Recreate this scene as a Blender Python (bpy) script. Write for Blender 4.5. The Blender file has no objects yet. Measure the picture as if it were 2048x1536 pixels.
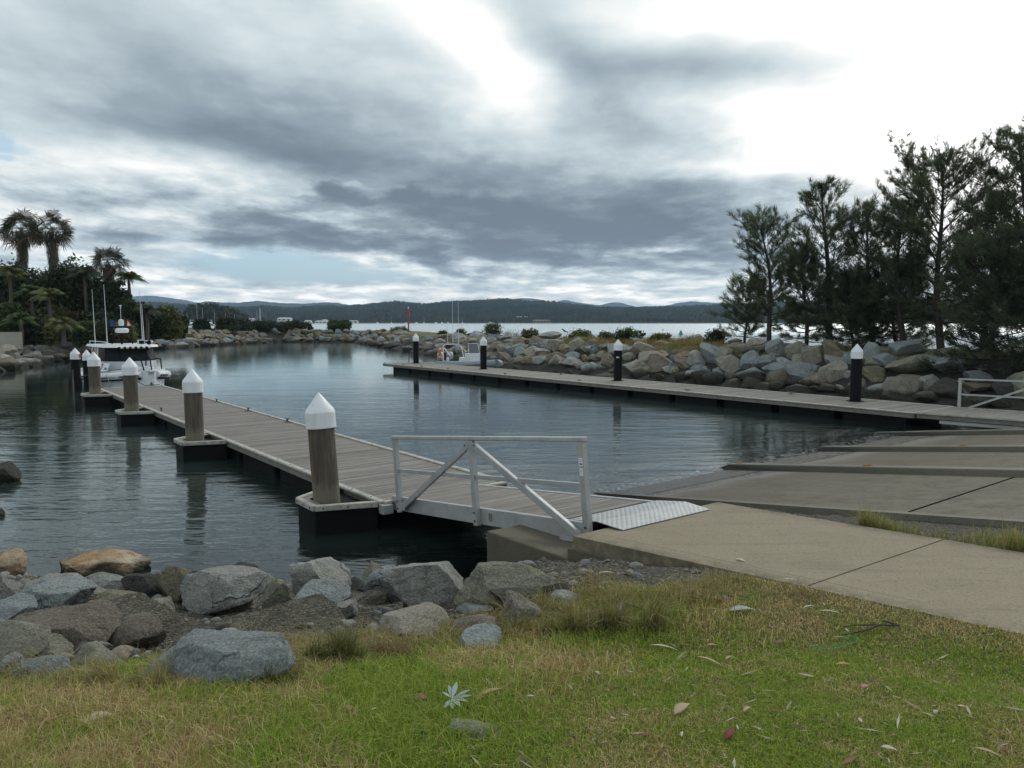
import bpy, bmesh, math, random
import numpy as np
from mathutils import Vector, Matrix, noise as mnoise
R = math.radians
SC = bpy.context.scene
COL = SC.collection

# ------------------------------------------------------------------ camera
CAM_H, FPX, HOR = 3.6, 1500.0, 643.0
PITCH = math.atan((768.0 - HOR) / FPX)
cd = bpy.data.cameras.new('camera')
cam = bpy.data.objects.new('camera', cd); COL.objects.link(cam)
cam.location = (0, 0, CAM_H)
cam.rotation_euler = (R(90) - PITCH, 0, 0)
cd.sensor_width = 36.0
cd.lens = 36.0 * FPX / 2048.0
cd.clip_start, cd.clip_end = 0.1, 60000.0
SC.camera = cam

# ------------------------------------------------------------------ exposure
SC.view_settings.view_transform = 'Standard'
SC.view_settings.look = 'None'
SC.view_settings.exposure = 0.0
SC.view_settings.gamma = 1.0
SC.view_settings.use_curve_mapping = False
SC.render.engine = 'CYCLES'
SC.cycles.max_bounces = 6
SC.cycles.transparent_max_bounces = 12
SC.cycles.use_denoising = True

def ray(px, py):
    """direction in the world of a point of the photograph (2048 wide)"""
    x, y = (px - 1024.0) / FPX, (768.0 - py) / FPX
    c, s = math.cos(PITCH), math.sin(PITCH)
    return Vector((x, c + y * s, -s + y * c))

def azel(px, py):
    d = ray(px, py).normalized()
    return math.degrees(math.atan2(d.x, d.y)), math.degrees(math.asin(d.z))

# ------------------------------------------------------------------ sun
SUN_AZ, SUN_EL = 34.0, 38.0
sd = bpy.data.lights.new('sun', 'SUN')
sd.energy = 1.35; sd.angle = R(22); sd.color = (1.0, 0.96, 0.9)
sun = bpy.data.objects.new('sun', sd); COL.objects.link(sun)
sdir = Vector((math.sin(R(SUN_AZ)) * math.cos(R(SUN_EL)), math.cos(R(SUN_AZ)) * math.cos(R(SUN_EL)), math.sin(R(SUN_EL))))
sun.rotation_euler = sdir.to_track_quat('Z', 'Y').to_euler()

# ------------------------------------------------------------------ world: cloudy sky by direction
class NT:
    def __init__(s, tree): s.t = tree; s.n = tree.nodes; s.l = tree.links
    def new(s, typ, **kw):
        n = s.n.new(typ)
        for k, v in kw.items(): setattr(n, k, v)
        return n
    def put(s, sock, v):
        if isinstance(v, bpy.types.NodeSocket): s.l.new(v, sock)
        elif v is not None: sock.default_value = v
    def math(s, op, a, b=None, c=None, clamp=False):
        n = s.new('ShaderNodeMath', operation=op, use_clamp=clamp)
        s.put(n.inputs[0], a); s.put(n.inputs[1], b)
        if c is not None: s.put(n.inputs[2], c)
        return n.outputs[0]
    def vmath(s, op, a, b=None, sc=None):
        n = s.new('ShaderNodeVectorMath', operation=op)
        s.put(n.inputs[0], a); s.put(n.inputs[1], b)
        if sc is not None: s.put(n.inputs[3], sc)
        return n.outputs['Value'] if op in ('LENGTH', 'DOT_PRODUCT', 'DISTANCE') else n.outputs[0]
    def noise(s, vec, scale, detail=4, rough=0.5, dist=0.0, color=False):
        n = s.new('ShaderNodeTexNoise')
        if vec is not None: s.l.new(vec, n.inputs['Vector'])
        n.inputs['Scale'].default_value = scale; n.inputs['Detail'].default_value = detail
        n.inputs['Roughness'].default_value = rough; n.inputs['Distortion'].default_value = dist
        return n.outputs['Color'] if color else n.outputs['Fac']
    def mapr(s, v, a, b, c=0.0, d=1.0, smooth=False):
        n = s.new('ShaderNodeMapRange', interpolation_type='SMOOTHSTEP' if smooth else 'LINEAR')
        s.put(n.inputs[0], v)
        for i, q in enumerate((a, b, c, d)): s.put(n.inputs[i + 1], q)
        return n.outputs[0]
    def mix(s, f, a, b, mode='MIX'):
        n = s.new('ShaderNodeMix', data_type='RGBA', blend_type=mode)
        s.put(n.inputs[0], f)
        for i, q in ((6, a), (7, b)):
            if isinstance(q, (tuple, list)): q = tuple(q) + (1,) * (4 - len(q))
            s.put(n.inputs[i], q)
        return n.outputs[2]
    def ramp(s, f, stops, interp='LINEAR'):
        n = s.new('ShaderNodeValToRGB'); s.put(n.inputs[0], f)
        cr = n.color_ramp; cr.interpolation = interp
        while len(cr.elements) < len(stops): cr.elements.new(0.5)
        for e, (p, c) in zip(cr.elements, stops):
            e.position = p
            if isinstance(c, (int, float)): c = (c, c, c)
            e.color = tuple(c) + (1,)
        return n.outputs[0]
    def mapping(s, vec, loc=(0, 0, 0), rot=(0, 0, 0), sc=(1, 1, 1), typ='POINT'):
        n = s.new('ShaderNodeMapping', vector_type=typ); s.l.new(vec, n.inputs[0])
        n.inputs[1].default_value = loc; n.inputs[2].default_value = rot; n.inputs[3].default_value = sc
        return n.outputs[0]
    def comb(s, x, y, z=0.0):
        n = s.new('ShaderNodeCombineXYZ')
        for i, q in enumerate((x, y, z)): s.put(n.inputs[i], q)
        return n.outputs[0]
    def sep(s, v):
        n = s.new('ShaderNodeSeparateXYZ'); s.l.new(v, n.inputs[0]); return n.outputs

def build_world():
    w = bpy.data.worlds.new('World'); SC.world = w; w.use_nodes = True
    w.node_tree.nodes.clear(); T = NT(w.node_tree)
    out = T.new('ShaderNodeOutputWorld'); bg = T.new('ShaderNodeBackground')
    T.l.new(bg.outputs[0], out.inputs[0])
    bg.inputs[1].default_value = 0.1
    sky = T.new('ShaderNodeTexSky'); sky.sky_type = 'NISHITA'; sky.sun_disc = False
    sky.sun_elevation = R(SUN_EL); sky.sun_rotation = R(SUN_AZ)
    d = T.vmath('NORMALIZE', T.new('ShaderNodeTexCoord').outputs['Generated'])
    x, y, z = T.sep(d)
    az = T.math('MULTIPLY', T.math('ARCTAN2', x, y), 57.29578)
    el = T.math('MULTIPLY', T.math('ARCSINE', z), 57.29578)
    P0 = T.comb(az, el, 0.0)
    # cloud-plane coordinates: features shrink towards the horizon
    zz = T.math('ADD', T.math('MAXIMUM', z, 0.0), 0.10)
    Q = T.comb(T.math('DIVIDE', x, zz), T.math('DIVIDE', y, zz), 0.0)
    # ragged outlines
    w1 = T.noise(T.mapping(P0, sc=(0.06, 0.12, 1)), 1.0, 3, 0.5, color=True)
    w2 = T.noise(Q, 1.1, 5, 0.55, color=True)
    off = T.vmath('ADD', T.vmath('MULTIPLY', T.vmath('SUBTRACT', w1, (0.5, 0.5, 0.5)), (8.0, 3.4, 0)),
                  T.vmath('MULTIPLY', T.vmath('SUBTRACT', w2, (0.5, 0.5, 0.5)), (4.0, 1.6, 0)))
    P = T.vmath('ADD', P0, off)
    fine = T.vmath('MULTIPLY', T.vmath('SUBTRACT', T.noise(T.mapping(P0, sc=(0.4, 0.8, 1)), 1.0, 5, 0.6, color=True), (0.5, 0.5, 0.5)), (3.4, 1.6, 0))
    PF = T.vmath('ADD', P0, fine)
    def blob(V, px, py, sx, sy, ang, amp, soft=1.0):
        a, e = azel(px, py)
        k = 1.0 / 26.2                      # degrees per photo pixel in the middle
        m = T.mapping(V, loc=(a, e, 0), rot=(0, 0, R(ang)), sc=(sx * k, sy * k, 1), typ='TEXTURE')
        L = T.vmath('LENGTH', m)
        return T.mapr(L, 1.0 + soft * 0.5, max(0.0, 1.0 - soft), 0.0, amp, smooth=True)
    B = T.mapr(el, 0.0, 60.0, 0.74, 0.64)
    for b in SKY_BLOBS: B = T.math('ADD', B, blob(P, *b))
    for b in SKY_CRISP: B = T.math('ADD', B, blob(PF, *b))
    # texture: wispy streaks above, cumulus rows low down
    n1 = T.noise(T.mapping(Q, rot=(0, 0, R(-30)), sc=(0.8, 0.3, 1)), 1.3, 5, 0.5, 0.3)
    n2 = T.noise(T.mapping(Q, sc=(1.0, 0.75, 1)), 2.2, 6, 0.58, 0.0)
    lowm = T.mapr(el, 13.0, 5.0, 0.25, 1.0, smooth=True)
    B = T.math('ADD', B, T.math('MULTIPLY', T.math('SUBTRACT', n1, 0.5), 0.22))
    B = T.math('ADD', B, T.math('MULTIPLY', T.math('MULTIPLY', T.mapr(n2, 0.35, 0.68, -0.5, 0.5, smooth=True), 0.46), lowm))
    n4 = T.noise(T.mapping(Q, sc=(1.0, 0.7, 1)), 7.0, 5, 0.6)
    B = T.math('ADD', B, T.math('MULTIPLY', T.math('MULTIPLY', T.math('SUBTRACT', n4, 0.5), 0.46), T.mapr(el, 22.0, 6.0, 0.15, 1.0)))
    n3 = T.noise(T.mapping(P0, sc=(0.07, 0.30, 1)), 1.0, 4, 0.55, 0.3)
    B = T.math('ADD', B, T.math('MULTIPLY', T.math('MULTIPLY', T.math('SUBTRACT', n3, 0.5), 0.5), T.mapr(el, 26.0, 8.0, 0.15, 1.0)))
    col = T.ramp(B, [(0.0, (0.175, 0.215, 0.265)), (0.2, (0.225, 0.275, 0.33)), (0.42, (0.345, 0.42, 0.475)),
                     (0.68, (0.65, 0.745, 0.78)), (0.86, (0.93, 0.97, 0.96)), (1.0, (1.15, 1.15, 1.12))])
    boost = T.mapr(B, 0.95, 1.9, 1.0, 2.6)
    cl = T.vmath('SCALE', col, None, T.math('MULTIPLY', boost, 10.0))
    cl = T.vmath('SCALE', cl, None, T.mapr(el, 6.0, 0.3, 1.0, 1.45, smooth=True))
    # warm cast close to the horizon
    cl = T.mix(T.mapr(el, 5.0, 0.5, 0.0, 0.55, smooth=True), cl, T.mix(1.0, cl, (1.06, 1.0, 0.90), 'MULTIPLY'))
    # gaps with blue sky
    gap = None
    for (px, py, sx, sy, ang, amp) in SKY_GAPS:
        g = blob(PF, px, py, sx, sy, ang, amp, 0.8)
        gap = g if gap is None else T.math('MAXIMUM', gap, g)
    gap = T.math('MULTIPLY', gap, T.mapr(n2, 0.75, 0.55, 0.4, 1.0), clamp=True)
    blue = T.mix(0.6, T.mix(1.0, sky.outputs[0], (1.0, 1.0, 1.0), 'MULTIPLY'), (5.3, 8.0, 9.7))
    fin = T.mix(gap, cl, blue)
    T.l.new(fin, bg.inputs[0])
    w.cycles.sampling_method = 'AUTOMATIC'

# photo px, py, half width, half height (px), tilt, change of brightness, softness
SKY_BLOBS = [
    (900, 420, 600, 110, -8, -0.16, 0.9), (1230, 420, 330, 90, -4, -0.20, 0.9), (1520, 420, 420, 74, 2, -0.24, 0.9), (1750, 370, 260, 50, 0, -0.20, 1.0),
    (560, 270, 520, 130, -22, -0.17, 0.9), (330, 140, 260, 110, -20, -0.14, 1.0), (800, 310, 420, 120, -14, -0.12, 1.0),
    (380, 280, 240, 26, -6, -0.13, 0.9), (20, 120, 260, 60, -15, -0.10, 1.0), (700, 180, 260, 60, -15, -0.05, 1.0),
    (890, 50, 310, 84, -32, 0.36, 1.0), (1000, 150, 140, 60, -28, 0.20, 1.0), (1120, 120, 190, 90, -35, -0.16, 1.0), (1290, 150, 260, 110, -10, -0.13, 1.0), (1330, 260, 260, 60, -6, -0.10, 1.0),
    (1780, 60, 420, 190, 0, 0.42, 1.0), (1820, 240, 380, 150, 0, 0.34, 1.2), (1520, 120, 260, 50, -6, -0.44, 1.0),
    (1990, 330, 330, 160, 0, 0.60, 0.9), (1600, 260, 160, 50, -10, 0.30, 0.9), (1350, 20, 260, 60, 0, 0.30, 1.0),
    (1220, 250, 200, 50, -6, -0.06, 1.0), (140, 320, 260, 40, 0, 0.14, 0.9), (480, 355, 260, 26, 2, 0.16, 0.9),
    (540, 300, 240, 44, -8, -0.16, 1.0), (1150, 340, 300, 60, -10, -0.06, 1.0), (60, 60, 380, 90, -10, 0.10, 1.0), (760, 330, 260, 60, -10, -0.06, 1.0),
    (1330, 560, 420, 30, 0, 0.05, 1.0), (700, 600, 1500, 28, 0, 0.20, 1.0), (1200, 505, 330, 26, -2, -0.12, 0.9),
    (1300, 592, 300, 16, 0, 0.12, 0.9),
]
SKY_CRISP = [
    (1150, 462, 330, 26, 0, -0.20, 0.7), (1330, 450, 200, 30, 0, -0.14, 0.8), (700, 372, 60, 8, 0, 0.14, 0.7),
    (300, 372, 190, 14, 4, 0.16, 0.8), (150, 400, 200, 16, 0, -0.16, 0.8), (330, 395, 120, 10, -4, -0.12, 0.8), (420, 505, 60, 10, 0, 0.14, 0.8), (300, 520, 110, 12, 0, 0.12, 0.8), (760, 520, 70, 9, -6, 0.16, 0.7), (930, 470, 80, 7, -6, 0.14, 0.7), (640, 440, 90, 8, -6, 0.16, 0.7),
    (550, 455, 125, 34, 0, -0.49, 0.7), (460, 488, 80, 16, 0, -0.34, 0.6), (650, 480, 90, 20, 0, -0.34, 0.7),
    (655, 378, 34, 14, 0, -0.49, 0.7), (690, 400, 80, 10, 0, -0.34, 0.7), (812, 390, 44, 17, 0, -0.53, 0.7),
    (960, 425, 160, 34, 0, -0.42, 0.6), (240, 470, 64, 16, 0, -0.38, 0.7), (330, 372, 70, 14, -6, -0.27, 0.8),
    (800, 485, 90, 20, -6, -0.38, 0.7), (870, 520, 60, 20, -20, -0.42, 0.7), (1010, 490, 170, 26, 0, -0.27, 0.8),
    (1100, 520, 120, 16, 0, -0.38, 0.7), (390, 530, 40, 12, 0, -0.31, 0.8), (470, 570, 60, 9, 0, -0.27, 0.8),
    (1350, 497, 70, 9, 0, 0.34, 0.7), (820, 445, 90, 16, -14, 0.14, 0.8), (640, 415, 160, 12, 2, -0.20, 0.8),
    (1500, 340, 260, 18, -2, 0.10, 1.0),
]
SKY_GAPS = [(560, 534, 190, 34, -3, 1.5), (690, 552, 130, 18, 0, 1.3), (10, 285, 40, 16, -20, 0.8), (0, 312, 26, 10, 0, 0.7), (335, 478, 50, 10, 0, 0.35)]
build_world()

# ------------------------------------------------------------------ helpers
AX = Vector((0.6100, -0.7924, 0)); AN = Vector((0.7924, 0.6100, 0))   # along the docks (towards shore), across them
AXN = math.atan2(AX.y, AX.x)
def UV(u, v, z=0.0): return Vector((AX.x * u + AN.x * v, AX.y * u + AN.y * v, z))
def to_uv(x, y): return AX.x * x + AX.y * y, AN.x * x + AN.y * y
def atz(px, py, z=0.0):
    d = ray(px, py); t = (z - CAM_H) / d.z; return Vector((d.x * t, d.y * t, z))
def atY(px, py, Y):
    d = ray(px, py); t = Y / d.y; return Vector((d.x * t, Y, CAM_H + d.z * t))
def smooth(x, a, b):
    t = min(1.0, max(0.0, (x - a) / (b - a))); return t * t * (3 - 2 * t)
def interp(x, pts): return float(np.interp(x, [p[0] for p in pts], [p[1] for p in pts]))

def tag(o, label=None, cat=None, group=None, kind=None):
    if label: o['label'] = label
    if cat: o['category'] = cat
    if group: o['group'] = group
    if kind: o['kind'] = kind
    return o

def thing(name, label, cat, loc=(0, 0, 0), group=None, rz=0.0):
    o = bpy.data.objects.new(name, None); COL.objects.link(o)
    o.location = loc; o.rotation_euler = (0, 0, rz); o.empty_display_size = 0.2
    return tag(o, label, cat, group)

class MB:
    """collects polygons; build() links them as one mesh object"""
    def __init__(s): s.v = []; s.f = []; s.c = []; s.cur = (0.5, 0.5, 0.5)
    def add(s, vs, fs, c=None):
        b = len(s.v); s.v += [tuple(p) for p in vs]; s.f += [tuple(i + b for i in f) for f in fs]
        s.c += [c or s.cur] * len(vs); return s
    def box(s, c, size, ex=(1, 0, 0), ey=None, ez=(0, 0, 1), col=None):
        c = Vector(c); ex = Vector(ex).normalized(); ez = Vector(ez).normalized()
        ey = ez.cross(ex).normalized() if ey is None else Vector(ey).normalized()
        ez = ex.cross(ey).normalized()
        hx, hy, hz = (q / 2 for q in size)
        vs = [c + ex * i * hx + ey * j * hy + ez * k * hz for i in (-1, 1) for j in (-1, 1) for k in (-1, 1)]
        return s.add(vs, [(0, 1, 3, 2), (4, 6, 7, 5), (0, 4, 5, 1), (2, 3, 7, 6), (0, 2, 6, 4), (1, 5, 7, 3)], col)
    def bar(s, a, b, w, h, up=(0, 0, 1), col=None):
        a = Vector(a); b = Vector(b); d = b - a; ex = d.normalized(); up = Vector(up)
        ey = up.cross(ex)
        if ey.length < 1e-4: ey = Vector((1, 0, 0)).cross(ex)
        ey.normalize(); ez = ex.cross(ey)
        return s.box((a + b) / 2, (d.length, w, h), ex, ey, ez, col)
    def tube(s, pts, rs, n=8, cap=True, col=None):
        pts = [Vector(p) for p in pts]
        if not isinstance(rs, (list, tuple)): rs = [rs] * len(pts)
        vs = []; fs = []; ref = None
        for i, p in enumerate(pts):
            d = (pts[min(i + 1, len(pts) - 1)] - pts[max(i - 1, 0)]).normalized()
            if ref is None: ref = d.orthogonal().normalized()
            ref = (ref - d * ref.dot(d))
            if ref.length < 1e-5: ref = d.orthogonal()
            ref.normalize(); b = d.cross(ref)
            for k in range(n):
                a = 2 * math.pi * k / n
                vs.append(p + (ref * math.cos(a) + b * math.sin(a)) * rs[i])
        for i in range(len(pts) - 1):
            for k in range(n):
                fs.append((i * n + k, i * n + (k + 1) % n, (i + 1) * n + (k + 1) % n, (i + 1) * n + k))
        if cap:
            fs.append(tuple(reversed(range(n)))); fs.append(tuple(range((len(pts) - 1) * n, len(pts) * n)))
        return s.add(vs, fs, col)
    def lathe(s, c, prof, n=24, axis=None, col=None):
        """profile [(r, h)] turned about the vertical (or axis) through c"""
        c = Vector(c); ez = Vector(axis or (0, 0, 1)).normalized(); ex = ez.orthogonal().normalized(); ey = ez.cross(ex)
        vs = []; fs = []
        for r, h in prof:
            for k in range(n):
                a = 2 * math.pi * k / n
                vs.append(c + ez * h + (ex * math.cos(a) + ey * math.sin(a)) * max(r, 1e-4))
        m = len(prof)
        for i in range(m - 1):
            for k in range(n):
                fs.append((i * n + k, i * n + (k + 1) % n, (i + 1) * n + (k + 1) % n, (i + 1) * n + k))
        fs.append(tuple(reversed(range(n)))); fs.append(tuple(range((m - 1) * n, m * n)))
        return s.add(vs, fs, col)
    def prism(s, poly, z0, z1, col=None):
        """vertical prism on a CCW list of points (x, y); z0/z1 numbers or lists"""
        n = len(poly)
        za = z0 if isinstance(z0, (list, tuple)) else [z0] * n; zb = z1 if isinstance(z1, (list, tuple)) else [z1] * n
        vs = [(p[0], p[1], za[i]) for i, p in enumerate(poly)] + [(p[0], p[1], zb[i]) for i, p in enumerate(poly)]
        fs = [tuple(reversed(range(n))), tuple(range(n, 2 * n))] + [(i, (i + 1) % n, n + (i + 1) % n, n + i) for i in range(n)]
        return s.add(vs, fs, col)
    def build(s, name, mat, parent=None, loc=None, smooth=False, bevel=0.0, autos=None):
        off = Vector(loc) if loc is not None else (Vector(parent['_w']) if parent and '_w' in parent else (parent.location if parent else Vector((0, 0, 0))))
        me = bpy.data.meshes.new(name)
        me.from_pydata([(x - off[0], y - off[1], z - off[2]) for x, y, z in s.v], [], s.f)
        ca = me.color_attributes.new('col', 'FLOAT_COLOR', 'POINT')
        arr = np.ones((len(s.v), 4), dtype=np.float32); arr[:, :3] = np.array(s.c, dtype=np.float32).reshape(-1, 3)
        ca.data.foreach_set('color', arr.ravel())
        me.materials.append(mat)
        if smooth:
            me.polygons.foreach_set('use_smooth', [True] * len(me.polygons))
            me.set_sharp_from_angle(angle=R(autos or 35))
        me.update()
        o = bpy.data.objects.new(name, me); COL.objects.link(o)
        if parent:
            o.parent = parent
            if parent.type == 'MESH': pass
        else: o.location = off
        if bevel:
            b = o.modifiers.new('bevel', 'BEVEL'); b.width = bevel; b.segments = 2; b.limit_method = 'ANGLE'
        return o

def sub(mb, name, mat, parent, **k):
    """a sub-part: its parent is a mesh part that itself sits at its thing's origin"""
    root = parent.parent or parent
    o = mb.build(name, mat, None, loc=root.location, **k); o.location = (0, 0, 0); o.parent = parent
    return o

def np_mesh(name, verts, faces, mat, cols=None, loc=(0, 0, 0), parent=None, smooth=False):
    """fast mesh of equal-sided polygons from numpy arrays"""
    me = bpy.data.meshes.new(name)
    verts = np.asarray(verts, dtype=np.float32) - np.asarray(loc, dtype=np.float32); faces = np.asarray(faces, dtype=np.int32)
    k = faces.shape[1]
    me.vertices.add(len(verts)); me.vertices.foreach_set('co', verts.ravel())
    me.loops.add(faces.size); me.loops.foreach_set('vertex_index', faces.ravel())
    me.polygons.add(len(faces)); me.polygons.foreach_set('loop_start', np.arange(0, faces.size, k, dtype=np.int32))
    me.polygons.foreach_set('loop_total', np.full(len(faces), k, dtype=np.int32))
    if smooth: me.polygons.foreach_set('use_smooth', np.ones(len(faces), dtype=bool))
    if cols is not None:
        ca = me.color_attributes.new('col', 'FLOAT_COLOR', 'POINT')
        a = np.ones((len(verts), 4), dtype=np.float32); a[:, :cols.shape[1]] = cols; ca.data.foreach_set('color', a.ravel())
    me.materials.append(mat); me.update(calc_edges=True); me.validate()
    o = bpy.data.objects.new(name, me); COL.objects.link(o)
    if parent: o.parent = parent
    else: o.location = loc
    return o

def grid_faces(nx, ny):
    i = np.arange(ny - 1)[:, None] * nx + np.arange(nx - 1)[None, :]; i = i.ravel()
    return np.stack([i, i + 1, i + nx + 1, i + nx], 1)

def copy_tree(o, parent=None):
    c = o.copy(); COL.objects.link(c)
    if parent: c.parent = parent
    for ch in list(o.children): copy_tree(ch, c)
    return c

# ------------------------------------------------------------------ materials
def mat_new(name):
    m = bpy.data.materials.new(name); m.use_nodes = True
    T = NT(m.node_tree); p = m.node_tree.nodes['Principled BSDF']
    return m, T, p
def obj_co(T): return T.new('ShaderNodeTexCoord').outputs['Object']
def wpos(T): return T.new('ShaderNodeNewGeometry').outputs['Position']
def attr(T): return T.new('ShaderNodeAttribute', attribute_name='col').outputs['Color']
def bump(T, p, h, strength=0.5, dist=0.02):
    b = T.new('ShaderNodeBump'); b.inputs['Strength'].default_value = strength; b.inputs['Distance'].default_value = dist
    T.l.new(h, b.inputs['Height']); T.l.new(b.outputs[0], p.inputs['Normal']); return b
def plain(name, col, rough=0.5, metal=0.0, var=0.12, scale=6.0, bmp=0.0):
    m, T, p = mat_new(name); co = obj_co(T)
    n = T.noise(co, scale, 5, 0.6)
    a = tuple(q * (1 - var) for q in col); b = tuple(min(1, q * (1 + var)) for q in col)
    T.l.new(T.mix(n, a, b), p.inputs['Base Color'])
    T.put(p.inputs['Roughness'], T.mapr(n, 0.3, 0.7, max(0.02, rough - 0.08), min(1, rough + 0.08)))
    p.inputs['Metallic'].default_value = metal
    if bmp: bump(T, p, T.noise(co, scale * 6, 4), bmp, 0.01)
    return m
M = {}

def rock_mat(name, c1, c2, c3, lichen=0.0, speck=0.35):
    m, T, p = mat_new(name); co = wpos(T)
    oi = T.new('ShaderNodeObjectInfo'); rnd = oi.outputs['Random']
    big = T.noise(co, 1.3, 5, 0.6, 0.6); mid = T.noise(co, 5.0, 6, 0.65); sp = T.noise(co, 60.0, 2, 0.7)
    c = T.mix(T.mapr(big, 0.35, 0.65, 0, 1), c1, c2)
    c = T.mix(T.mapr(mid, 0.50, 0.68, 0, 0.85), c, c3)
    vc = T.new('ShaderNodeTexVoronoi', feature='DISTANCE_TO_EDGE'); vc.inputs['Scale'].default_value = 1.7
    T.l.new(T.vmath('ADD', co, T.vmath('SCALE', T.noise(co, 2.4, 4, 0.6, color=True), None, 0.55)), vc.inputs['Vector'])
    crack = T.math('MULTIPLY', T.mapr(vc.outputs['Distance'], 0.030, 0.0, 0, 1), T.mapr(T.noise(co, 1.1, 2), 0.48, 0.62, 0, 0.5), clamp=True)
    c = T.mix(crack, c, tuple(q * 0.22 for q in c1))
    stn = T.mapr(T.noise(T.mapping(co, sc=(1, 1, 0.45)), 2.1, 6, 0.7, 1.2), 0.52, 0.66, 0, 0.55)
    c = T.mix(stn, c, tuple(a * b for a, b in zip(c1, (0.62, 0.55, 0.42))))
    c = T.mix(T.mapr(rnd, 0, 1, 0.0, 0.55), c, tuple((a + b) * 0.5 * 0.62 for a, b in zip(c1, c3)))
    c = T.mix(T.mapr(sp, 0.52, 0.60, 0, speck), c, tuple(min(1, q * 1.7) for q in c1))
    c = T.mix(T.mapr(sp, 0.46, 0.38, 0, speck), c, tuple(q * 0.35 for q in c1))
    if lichen:
        v = T.new('ShaderNodeTexVoronoi'); T.l.new(co, v.inputs['Vector']); v.inputs['Scale'].default_value = 3.2
        ring = T.math('MULTIPLY', T.mapr(v.outputs['Distance'], 0.16, 0.24, 0, 1), T.mapr(v.outputs['Distance'], 0.36, 0.28, 0, 1))
        ring = T.math('MULTIPLY', ring, T.mapr(T.noise(co, 7, 4), 0.40, 0.52, 0, lichen), clamp=True)
        c = T.mix(ring, c, (0.42, 0.42, 0.20))
    # tide band: dark growth and wet stone near the water line
    z = T.sep(co)[2]
    zz = T.math('ADD', z, T.math('MULTIPLY', T.math('SUBTRACT', T.noise(co, 2.2, 4), 0.5), 0.5))
    wet = T.math('MULTIPLY', T.mapr(zz, 0.62, 0.30, 0, 1, smooth=True), T.mapr(T.sep(co)[1], 13.0, 18.0, 0.0, 1.0))
    wet = T.math('MAXIMUM', wet, T.mapr(zz, 0.22, 0.05, 0, 0.9, smooth=True))
    c = T.mix(wet, c, T.mix(T.noise(co, 9, 4), (0.020, 0.020, 0.014), (0.060, 0.055, 0.036)))
    T.l.new(c, p.inputs['Base Color'])
    T.put(p.inputs['Roughness'], T.mapr(wet, 0, 1, 0.9, 0.62))
    p.inputs['Specular IOR Level'].default_value = 0.25
    h = T.math('SUBTRACT', T.math('ADD', T.noise(co, 14, 7, 0.7), T.math('MULTIPLY', mid, 1.5)), T.math('MULTIPLY', crack, 1.2))
    bump(T, p, h, 1.0, 0.09)
    return m
M['rock_grey'] = rock_mat('rock_grey', (0.38, 0.385, 0.36), (0.46, 0.45, 0.41), (0.22, 0.22, 0.20))
M['rock_blue'] = rock_mat('rock_blue', (0.32, 0.355, 0.36), (0.40, 0.42, 0.405), (0.20, 0.22, 0.22))
M['rock_tan'] = rock_mat('rock_tan', (0.35, 0.315, 0.255), (0.43, 0.405, 0.345), (0.19, 0.16, 0.125))
M['rock_brown'] = rock_mat('rock_brown', (0.25, 0.21, 0.165), (0.34, 0.295, 0.24), (0.13, 0.108, 0.085))
M['rock_olive'] = rock_mat('rock_olive', (0.31, 0.30, 0.235), (0.39, 0.375, 0.30), (0.18, 0.172, 0.135), 0.4)
M['rock_lichen'] = rock_mat('rock_lichen', (0.25, 0.225, 0.15), (0.31, 0.28, 0.20), (0.15, 0.135, 0.095), 1.0)
M['rock_orange'] = rock_mat('rock_orange', (0.48, 0.31, 0.16), (0.66, 0.60, 0.50), (0.40, 0.22, 0.09), 0, 0.3)
M['rock_dark'] = rock_mat('rock_dark', (0.085, 0.085, 0.075), (0.12, 0.115, 0.10), (0.05, 0.05, 0.045))

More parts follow.
